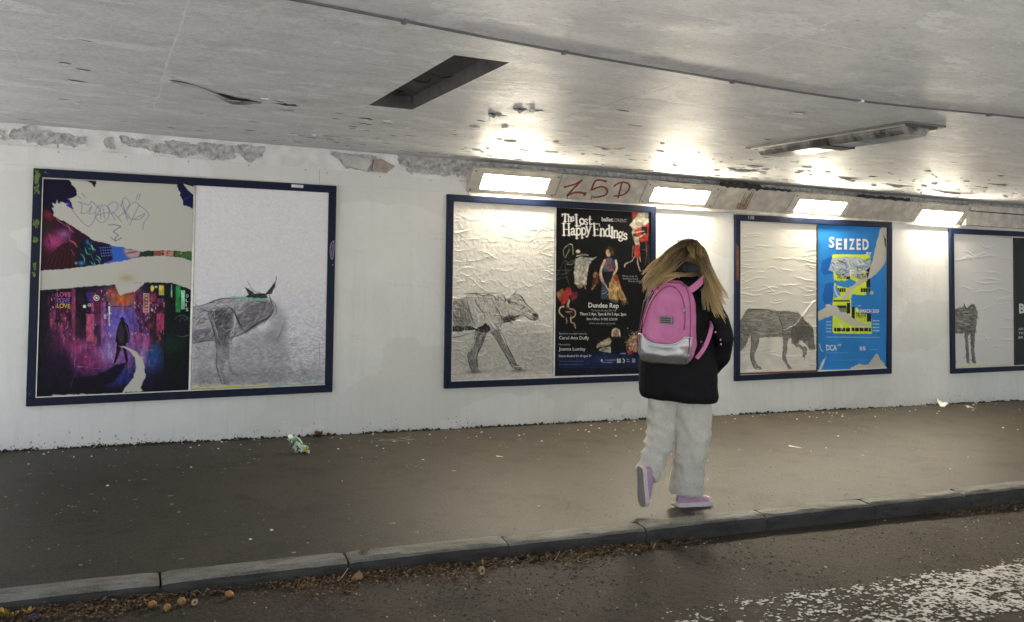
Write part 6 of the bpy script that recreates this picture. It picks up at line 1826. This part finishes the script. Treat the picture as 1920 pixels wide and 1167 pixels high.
def pack_fold(co):
    z = co[:, 2]
    x = co @ np.array(RT)
    return 0.024 * (fbm(co[:, 0] * 9, z * 9, co[:, 1] * 9, 231, 3) - 0.5) - 0.022 * np.abs(fbm(x * 8, z * 4, 0, 235, 2) - 0.5) - 0.006 * np.exp(-((np.abs(x - 0.01) - 0.075) / 0.012) ** 2) * (z > 0.15)
body_o = union('bag', b, 0.007, 3, pkn.m, pack, pack_fold)
silver = NT('silver_foil')
vs_ = silver.mapped(src='obj')
silver.base(silver.mix(silver.noise(14, 5, 0.6, vs_), (0.30, 0.28, 0.29), (0.52, 0.50, 0.50))).rough(0.30)
silver.b.inputs['Metallic'].default_value = 0.75
silver.normal(silver.bump(silver.noise(26, 5, 0.6, vs_), 0.35, 0.008))
nu_, nv_ = 48, 18
Pk = np.zeros((nv_, nu_, 3))
for j in range(nv_):
    for i in range(nu_):
        uu = -1 + 2 * i / (nu_ - 1)
        t = j / (nv_ - 1)
        top = 0.158 - 0.050 * (1 - abs(uu / 0.62) ** 2) * (abs(uu) < 0.62) + (0.0 if abs(uu) < 0.62 else -0.012 * (abs(uu) - 0.62))
        z = 0.004 + t * top
        ang_ = uu * 1.25
        w = np.interp(z, [p[0] for p in pv], [p[1] for p in pv]) + 0.006
        dd = np.interp(z, [p[0] for p in pv], [p[2] for p in pv]) + 0.010 + 0.016 * math.sin(math.pi * min(t, 0.9)) * (1 - uu * uu)
        cx = math.copysign(abs(math.sin(ang_)) ** 0.72, ang_)
        cy = abs(math.cos(ang_)) ** 0.5
        p = pk_pt(w * cx, dd * cy, z)
        Pk[j, i] = p
x_ = Pk.reshape(-1, 3)
Pk += (np.array(OUT)[None, None, :] * (0.010 * (fbm(Pk[..., 0] * 14 + Pk[..., 2] * 9, Pk[..., 2] * 16, 0, 241, 3) - 0.5))[..., None])
pocket = link('front_pocket', grid_mesh('front_pocket', Pk[::-1]), silver.m, pack)
sm = pocket.modifiers.new('t', 'SOLIDIFY'); sm.thickness = 0.004; sm.offset = -1
m = MB().tube([Vector(Pk[-1, i]) + OUT * 0.002 for i in range(nu_)], 0.0036, 6)
link('white_piping', m, MT['white'], pack, smooth=True)
mg = simple('deep_pink_zip', (0.30, 0.05, 0.16), 0.6, 0.2, 60)
arch = [pk_pt(0.118 * math.cos(t) + 0.022 * math.sin(t), 0.064 + 0.014 * (1 - math.sin(t)), 0.20 + 0.235 * math.sin(t)) for t in np.linspace(0.0, math.pi, 24)]
m = MB().tube([p + OUT * 0.004 for p in arch], 0.0035, 6)
link('zip', m, mg, pack, smooth=True)
edge_pts = []
for t in np.linspace(0.02, math.pi - 0.02, 30):
    z_ = 0.02 + 0.440 * min(1.0, math.sin(t) * 1.25) if False else 0.455 * math.sin(t) ** 0.75
    w_ = np.interp(z_, [p[0] for p in pv], [p[1] for p in pv])
    d_ = np.interp(z_, [p[0] for p in pv], [p[2] for p in pv])
    edge_pts.append(pk_pt(math.copysign(w_ * 0.93, math.cos(t)) * (1 if abs(math.cos(t)) > 0.12 else abs(math.cos(t)) / 0.12) + 0.0275 * (z_ / 0.474) ** 2, d_ * 0.80, z_))
link('edge_seam', MB().tube([Vector(p) + OUT * 0.003 for p in smooth_path([tuple(p) for p in edge_pts], 2)], 0.0032, 6), mg, pack, smooth=True)
link('zip_pull', MB().tube([arch[4] + OUT * 0.008, arch[4] + OUT * 0.012 - UPV * 0.03], 0.004, 6), MT['alu'], pack, smooth=True)
fx_, fz_ = 0.012, 0.245
def patch_box(x0, x1, z0, z1, o0, o1):
    mb_ = MB()
    mb_.add([pk_pt(x, o_, z) for o_ in (o1, o0) for x, z in ((x0, z0), (x1, z0), (x1, z1), (x0, z1))], [(0, 1, 2, 3), (7, 6, 5, 4), (0, 4, 5, 1), (1, 5, 6, 2), (2, 6, 7, 3), (3, 7, 4, 0)])
    return mb_
lab = link('label_patch', patch_box(fx_ - 0.036, fx_ + 0.036, fz_ - 0.019, fz_ + 0.022, 0.070, 0.0845), simple('grey_patch', (0.22, 0.21, 0.21), 0.5, 0.15, 60), pack)
for z in (-0.010, 0.001, 0.012):
    link('label_line', patch_box(fx_ - 0.028, fx_ + 0.028, fz_ + z - 0.0025, fz_ + z + 0.0025, 0.083, 0.0858), MT['dark'], lab)
def strap(pts, w, name):
    P = smooth_path(pts, 5)
    vs2, fs2 = [], []
    for i, p in enumerate(P):
        p = Vector(p)
        t = (Vector(P[min(i + 1, len(P) - 1)]) - Vector(P[max(i - 1, 0)])).normalized()
        sd2 = t.cross(Vector((0.3, 1.0, 0.35)).normalized()).normalized() * w
        nn = sd2.cross(t).normalized() * 0.004
        vs2 += [p - sd2 + nn, p + sd2 + nn, p + sd2 - nn, p - sd2 - nn]
    for i in range(len(P) - 1):
        for k in range(4):
            k2 = (k + 1) % 4
            fs2.append((4 * i + k, 4 * i + k2, 4 * i + 4 + k2, 4 * i + 4 + k))
    n = len(P)
    fs2 += [(3, 2, 1, 0), (4 * n - 4, 4 * n - 3, 4 * n - 2, 4 * n - 1)]
    return link(name, MB().add(vs2, fs2), pkn.m, pack, smooth=False)
L3 = lambda x, y, d_: S(x, y, d_) - ORG
strap([L3(1268, 546, -0.215), L3(1282, 540, -0.225), L3(1297, 530, -0.195), L3(1311, 521, -0.130), L3(1322, 522, -0.05), L3(1328, 545, 0.03), L3(1325, 590, 0.06)], 0.019, 'shoulder_strap')
strap([L3(1226, 546, -0.12), L3(1222, 540, -0.06), L3(1222, 542, 0.04), L3(1224, 570, 0.18), L3(1226, 610, 0.22)], 0.019, 'shoulder_strap')
strap([L3(1291, 664, -0.225), L3(1300, 650, -0.245), L3(1310, 632, -0.235), L3(1319, 611, -0.20), L3(1322, 600, -0.12)], 0.011, 'lower_strap')
m = MB().tube([L3(1247, 524, -0.18), L3(1247, 516, -0.20), L3(1256, 513, -0.20), L3(1262, 520, -0.18)], 0.006, 6)
link('grab_loop', m, pkn.m, pack, smooth=True)
for p in ((1297, 634, -0.255), (1301, 640, -0.25)):
    m = MB()
    ellipsoid(m, L3(*p), 0.007, 0.007, 0.007, 8, 6)
    link('eyelet', m, mg, pack, smooth=True)
# ================================================================== litter
def rz(x):
    return float(road_z(np.array(x)))
def put(o, loc, rot=(0, 0, 0), sc=1.0):
    o.location = loc
    o.rotation_euler = rot
    o.scale = (sc, sc, sc)
    return o
# crumpled wrapper by the wall
nu_, nv_ = 22, 18
V2, U2_ = np.mgrid[0:1:18j, 0:1:22j]
wx = (U2_ - 0.5) * 0.10 * (1 - 0.35 * np.sin(V2 * 5))
wy = (V2 - 0.5) * 0.05 + 0.025 * np.sin(U2_ * 7)
wz = 0.004 + 0.085 * V2 * (0.55 + 0.45 * np.sin(U2_ * 4.2 + 0.6)) + 0.030 * np.abs(fbm(U2_ * 5, V2 * 5, 0, 301, 3) - 0.5) * 2
Pw = np.stack([wx + 0.02 * (fbm(U2_ * 6, V2 * 6, 0, 303, 2) - 0.5), wy + 0.06 * (fbm(U2_ * 5, V2 * 5, 3, 305, 2) - 0.5), wz], -1)
k_ = fbm(U2_ * 3.2, V2 * 3.2, 0, 307, 2)
wc = np.where((k_ < 0.42)[..., None], np.array((0.03, 0.22, 0.07)), np.where((k_ < 0.56)[..., None], np.array((0.72, 0.75, 0.70)), np.where((V2 < 0.35)[..., None], np.array((0.62, 0.48, 0.06)), np.array((0.62, 0.70, 0.62)))))
wr = link('crisp_wrapper', grid_mesh('crisp_wrapper', Pw[::-1], wc[::-1]), mat_attr('shiny_wrapper', 0.3, 0.6))
wr.modifiers.new('t', 'SOLIDIFY').thickness = 0.0008
put(wr, (1.19, -0.575, 0.0), (0, 0, 0.4), 1.3)
tag(wr, 'crumpled green and white wrapper standing on the pavement', 'wrapper')

# leaves
leaf_mats = [simple('russet_leaf', (0.26, 0.10, 0.03), 0.7, 0.35, 40), simple('tan_leaf', (0.34, 0.20, 0.09), 0.7, 0.35, 40), simple('yellow_leaf', (0.50, 0.34, 0.05), 0.65, 0.3, 40), simple('brown_leaf', (0.10, 0.055, 0.03), 0.75, 0.4, 40)]
def leaf_mesh(seed, l=0.055, w=0.022, curl=0.012):
    r = random.Random(seed)
    n = 9
    vs, fs = [], []
    for i in range(n):
        t = i / (n - 1)
        ww = w * math.sin(math.pi * (0.04 + 0.92 * t)) ** 0.8 * r.uniform(0.8, 1.15)
        z = 0.004 + curl * (math.sin(t * 3 + seed) * 0.5 + 0.5)
        c = 0.010 * math.sin(t * 2.5 + seed)
        vs += [(l * (t - 0.5), c - ww, z + curl * r.uniform(0.2, 1.0)), (l * (t - 0.5), c, z), (l * (t - 0.5), c + ww, z + curl * r.uniform(0.2, 1.0))]
    for i in range(n - 1):
        fs += [(3 * i, 3 * i + 3, 3 * i + 4, 3 * i + 1), (3 * i + 1, 3 * i + 4, 3 * i + 5, 3 * i + 2)]
    mb_ = MB().add(vs, fs)
    mb_.tube([(-l * 0.5, 0, 0.004), (-l * 0.7, 0.002, 0.006)], 0.0012, 4)
    return mb_
def leaf(x, y, z, seed, mi, rot, sc, label, curl=0.012, group='fallen leaves'):
    o = link('dry_leaf', leaf_mesh(seed, curl=curl), leaf_mats[mi], smooth=True)
    put(o, (x, y, z), (random.uniform(-0.15, 0.15), random.uniform(-0.1, 0.1), rot), sc)
    return tag(o, label, 'leaf', group)
leaf(1.43, -0.035, 0.002, 3, 0, 0.3, 1.2, 'curled russet leaf against the wall behind the green wrapper', 0.03)
leaf(1.01, -2.975, rz(1.0), 5, 1, 0.2, 1.25, 'broad tan leaf in the gutter beside a kerb joint', 0.02)
leaf(1.09, -2.80, 0.004, 6, 3, 0.1, 0.95, 'dark brown leaf lying on the kerb top', 0.005)
leaf(-0.39, -2.965, rz(-0.4), 7, 2, 0.8, 0.9, 'yellow leaf in the gutter at the bottom left corner', 0.03)
leaf(-0.345, -2.955, rz(-0.35), 8, 2, 2.1, 0.8, 'second yellow leaf from the bottom left corner', 0.03)
leaf(-0.305, -2.925, rz(-0.3), 9, 2, 1.1, 0.7, 'pale yellow leaf standing upright near the bottom left corner', 0.04)
leaf(2.62, -2.945, rz(2.6), 12, 2, 0.5, 0.6, 'small yellow leaf in the gutter below the walking person', 0.02)

# wind-fallen fruit
def fruit_mesh(half, seed):
    r = random.Random(seed)
    rings = []
    m_ = 12
    top = 0.5 if half else 1.0
    for i in range(m_ + 1):
        t = math.pi * (0.03 + (0.97 * (0.62 if half else 0.97)) * i / m_)
        rr_ = math.sin(t) * (1 + 0.04 * r.gauss(0, 1))
        z = -math.cos(t) * 0.95 + 0.12 * math.exp(-(math.sin(t) / 0.35) ** 2) * (1 if t < 1.5 else -1)
        rings.append([(rr_ * math.cos(2 * math.pi * k / 16), rr_ * math.sin(2 * math.pi * k / 16), z) for k in range(16)])
    return rings
fskin = NT('bruised_fruit_skin')
fo_ = fskin.mapped(src='obj')
fskin.base(fskin.mix(fskin.ramp(fskin.noise(2.2, 5, 0.6, fo_), [(0.42, 0.0), (0.62, 1.0)]), (0.36, 0.19, 0.055), (0.13, 0.05, 0.018))).rough(0.45)
flesh = simple('pale_fruit_flesh', (0.50, 0.38, 0.20), 0.6, 0.25, 3)
core = simple('brown_core', (0.12, 0.05, 0.02), 0.8, 0.3, 5)
def fruit(x, y, r, label, rot, half=False):
    z = rz(x) + r * 0.9
    root = empty('windfall_apple', (x, y, z))
    root.rotation_euler = rot
    root.scale = (1.0, random.uniform(0.75, 1.0), random.uniform(0.6, 0.9))
    rs = [[tuple(c * r for c in p) for p in ring] for ring in fruit_mesh(half, int(x * 100))]
    link('skin', MB().rings(rs), fskin.m, root, smooth=True)
    if half:
        top = rs[-1]
        zt = top[0][2]
        rt0 = math.hypot(*top[0][:2])
        m2 = MB(); m2.rings([[(a * s_ / 1.0, b_ * s_, zt + r * 0.03 * (1 - s_)) for a, b_, _ in top] for s_ in (0.99, 0.7, 0.45)])
        link('cut_face', m2, flesh, root)
        m2 = MB(); m2.rings([[(a * s_, b_ * s_, zt + h_) for a, b_, _ in top] for s_, h_ in ((0.46, r * 0.045), (0.3, -r * 0.05), (0.1, -r * 0.1))])
        link('core', m2, core, root)
    else:
        m2 = MB().tube([(0, 0, r * 0.80), (r * 0.1, 0, r * 1.15), (r * 0.2, 0.0, r * 1.35)], r * 0.07, 5)
        link('stalk', m2, core, root)
    return tag(root, label, 'apple', 'windfall apples in the gutter')
fruit(1.589, -3.041, 0.0215, 'bitten pale apple alone in the gutter, halfway along the kerb', (1.45, 0.1, 0.4), True)
fruit(0.454, -2.990, 0.020, 'small golden apple alone in the gutter at the lower left', (0.5, 0.4, 0.2))
fruit(0.150, -3.005, 0.020, 'golden apple at the left end of the fruit cluster by the kerb joint', (0.9, 0.2, 1.0))
fruit(0.205, -3.045, 0.015, 'small browned apple at the front of the fruit cluster by the kerb joint', (1.2, -0.3, 0.5))
fruit(0.262, -3.005, 0.018, 'largest browned apple in the middle of the fruit cluster by the kerb joint', (1.3, 0.4, 0.1))
fruit(0.312, -3.020, 0.015, 'pale half apple at the right end of the fruit cluster by the kerb joint', (1.3, -0.5, 0.4), True)
m = MB()
ellipsoid(m, Vector((0, 0, 0.012)), 0.026, 0.018, 0.013, 14, 8)
pm_ = link('plum', m, simple('dark_plum', (0.025, 0.015, 0.05), 0.35, 0.3, 30), smooth=True)
put(pm_, (-0.278, -2.985, rz(-0.28)))
tag(pm_, 'dark purple plum in the gutter at the bottom left', 'plum')

# paper scraps by the wall
def scrap(x, y, z, sx, sy, h, seed, label, group=None):
    V_, U_ = np.mgrid[0:1:6j, 0:1:9j]
    Pq = np.stack([(U_ - 0.5) * sx, (V_ - 0.5) * sy * (0.5 + U_), h * (fbm(U_ * 2, V_ * 2, seed, 311, 2)) * U_ + 0.003], -1)
    o = link('paper_scrap', grid_mesh('paper_scrap', Pq[::-1]), MT['white'])
    put(o, (x, y, z), (0, 0, seed * 0.7))
    return tag(o, label, 'scrap', group)
scrap(8.16, -0.10, 0.0, 0.14, 0.08, 0.09, 1, 'white paper scrap lying against the wall before the last frame', 'white scraps on the pavement')
scrap(8.40, -0.24, 0.0, 0.12, 0.03, 0.01, 2, 'flat white scrap just right of the scrap against the wall', 'white scraps on the pavement')
scrap(4.95, -1.40, 0.0, 0.10, 0.02, 0.006, 3, 'thin white scrap on the bright pavement right of the walking person', 'white scraps on the pavement')
scrap(2.52, -1.08, 0.0, 0.05, 0.02, 0.006, 4, 'small white scrap on the pavement left of the walking person', 'white scraps on the pavement')

# twigs and dead leaves washed along the kerb
gl, gr = MB(), random.Random(9)
cols = []
def frag(x, y, l, w, a, h):
    z = rz(x) + 0.003 + abs(gr.gauss(0, h))
    dx, dy = math.cos(a) * l, math.sin(a) * l
    px, py = -math.sin(a) * w, math.cos(a) * w
    bz = gr.uniform(0, 0.012)
    gl.add([(x - dx - px * 0.4, y - dy - py * 0.4, z), (x - dx + px * 0.4, y - dy + py * 0.4, z), (x + px, y + py, z + bz), (x + dx + px * 0.3, y + dy + py * 0.3, z + gr.uniform(0, 0.01)), (x + dx - px * 0.3, y + dy - py * 0.3, z + gr.uniform(0, 0.01)), (x - px, y - py, z + bz)], [(0, 5, 2, 1), (5, 4, 3, 2)])
for i in range(9000):
    x = gr.uniform(-0.7, 6.4)
    d_ = max(1.5 * max(0.0, float(vnoise(x * 1.6, 0.3, 0, 321)) - 0.45), 0.9 * math.exp(-((x - 0.9) / 0.25) ** 2), 0.85 * math.exp(-((x + 0.1) / 0.35) ** 2), 0.8 * math.exp(-((x - 1.45) / 0.35) ** 2), 0.75 * math.exp(-((x - 2.1) / 0.3) ** 2))
    if gr.random() > d_ * (1.0 if x < 3.2 else 0.35):
        continue
    y = -2.885 - abs(gr.gauss(0, 0.06 + 0.05 * (d_ > 0.7)))
    if gr.random() < 0.6:
        frag(x, y, gr.uniform(0.008, 0.04), gr.uniform(0.001, 0.003), gr.gauss(0.2, 0.8), 0.009)
    else:
        frag(x, y, gr.uniform(0.005, 0.018), gr.uniform(0.003, 0.010), gr.uniform(0, 6.3), 0.008)
litter_n = NT('leaf_litter')
rnd = litter_n.n('ShaderNodeObjectInfo')
litter_n.base(litter_n.ramp(litter_n.noise(70, 2, 0.5), [(0.25, (0.03, 0.018, 0.010)), (0.46, (0.085, 0.050, 0.024)), (0.58, (0.18, 0.105, 0.048)), (0.70, (0.40, 0.29, 0.16))])).rough(0.85)
go = link('gutter_litter', gl, litter_n.m)
tag(go, 'dark leaf litter and twigs washed along the foot of the kerb', 'litter', kind='stuff')
def twig(pts, r, label):
    o = link('twig', MB().tube(smooth_path([(x, y, rz(x) + z) for x, y, z in pts], 4), r, 5), simple('pale_twig', (0.40, 0.32, 0.22), 0.8, 0.3, 40), smooth=True)
    return tag(o, label, 'twig', 'twigs in the gutter')
twig([(0.915, -2.965, 0.012), (0.945, -2.94, 0.02), (0.985, -2.90, 0.045)], 0.0022, 'pale twig leaning in the litter left of the broad tan leaf')
twig([(2.00, -2.99, 0.008), (2.03, -2.965, 0.02), (2.06, -2.93, 0.03)], 0.0020, 'forked pale twig in the litter right of the bitten apple')

# stones and pale chips on the road, gum on the pavement
st = MB()
pal = MB()
def pebble(mb_, x, y, z, r, flat=0.6):
    a = gr.uniform(0, 3)
    q = [(r * gr.uniform(0.7, 1.2) * math.cos(a + k * 1.571), r * gr.uniform(0.7, 1.2) * math.sin(a + k * 1.571)) for k in range(4)]
    mb_.add([(x + u_, y + v_, z - 0.002) for u_, v_ in q] + [(x + 0.6 * u_, y + 0.6 * v_, z + r * flat) for u_, v_ in q], [(4, 5, 6, 7), (0, 1, 5, 4), (1, 2, 6, 5), (2, 3, 7, 6), (3, 0, 4, 7)])
for i in range(9000):
    x, y = gr.uniform(-0.6, 6.2), -2.9 - 1.5 * gr.random() ** 1.15
    r = min(0.002 + gr.expovariate(1 / 0.0018), 0.011)
    pebble(st, x, y, rz(x) + 0.0005, r)
for i in range(520):
    x, y = gr.uniform(-0.6, 6.2), -2.9 - 1.5 * gr.random()
    pebble(pal, x, y, rz(x) + 0.001, min(0.0025 + gr.expovariate(1 / 0.0018), 0.011), 0.35)
tag(link('loose_stones', st, simple('road_grit', (0.085, 0.074, 0.060), 0.75, 0.6, 50, src='pos'), road), kind='stuff')
tag(link('pale_chips', pal, simple('pale_chip', (0.52, 0.50, 0.45), 0.6, 0.3, 50, src='pos'), road), kind='stuff')
gm2 = MB()
for i in range(1000):
    x = gr.uniform(-0.7, 9.0)
    y = gr.uniform(-2.70, -0.05)
    if x > 5 and y < -2.4: continue
    if vnoise(x * 1.3, y * 1.3, 0, 331) < 0.42: continue
    r = min(0.0035 + gr.expovariate(1 / 0.0035), 0.016)
    px_, py_ = blob_outline(r, r * gr.uniform(0.6, 1.0), i + 900, 9, 0.35, gr.uniform(0, 3))
    gm2.add([(x, y, 0.0075)] + [(x + a, y + b_, 0.0035) for a, b_ in zip(px_, py_)], [(0, 1 + k, 1 + (k + 1) % 9) for k in range(9)])
tag(link('trodden_gum', gm2, simple('grey_gum', (0.22, 0.21, 0.185), 0.7, 0.5, 12, src='pos'), pavement), kind='stuff')
bits = MB()
for i in range(150):
    x = gr.uniform(-0.6, 9.0); y = -0.03 - abs(gr.gauss(0, 0.25)) if gr.random() < 0.6 else gr.uniform(-2.6, -0.1)
    pebble(bits, x, y, 0.004, gr.uniform(0.004, 0.012), 0.3)
tag(link('white_crumbs', bits, MT['white'], pavement), kind='stuff')
# chalky scratches near the wall
sc_ = MB()
for i in range(26):
    x, y = 1.93 + gr.gauss(0, 0.10), -0.33 + gr.gauss(0, 0.05)
    a = gr.choice([0.15, 0.35, -0.6]) + gr.gauss(0, 0.2)
    l = gr.uniform(0.02, 0.09)
    sc_.tube([(x, y, 0.0045), (x + l * math.cos(a), y + l * math.sin(a), 0.0045)], gr.uniform(0.0015, 0.004), 4, flat=0.3)
tag(link('chalk_scratches', sc_, simple('chalk', (0.34, 0.33, 0.27), 0.9, 0.3, 50), pavement), kind='stuff')


for k_, (xa, ya, xb, yb) in enumerate([(0.5, -0.9, 1.7, -1.25), (3.6, -1.7, 5.3, -1.45), (5.4, -0.5, 6.6, -0.62), (-0.5, -1.9, 0.6, -2.1)]):
    pts_ = wander(xa, ya, xb, yb, 70, 0.12, 60 + k_)
    mc = MB()
    vv_, ff_ = [], []
    for (x, y) in pts_:
        w_ = gr.uniform(0.0006, 0.0028)
        vv_ += [(x, y - w_, 0.0042), (x, y + w_, 0.0042)]
    for q in range(len(pts_) - 1):
        ff_.append((2 * q, 2 * q + 2, 2 * q + 3, 2 * q + 1))
    link('hairline_crack', mc.add(vv_, ff_), MT['dark'], pavement)
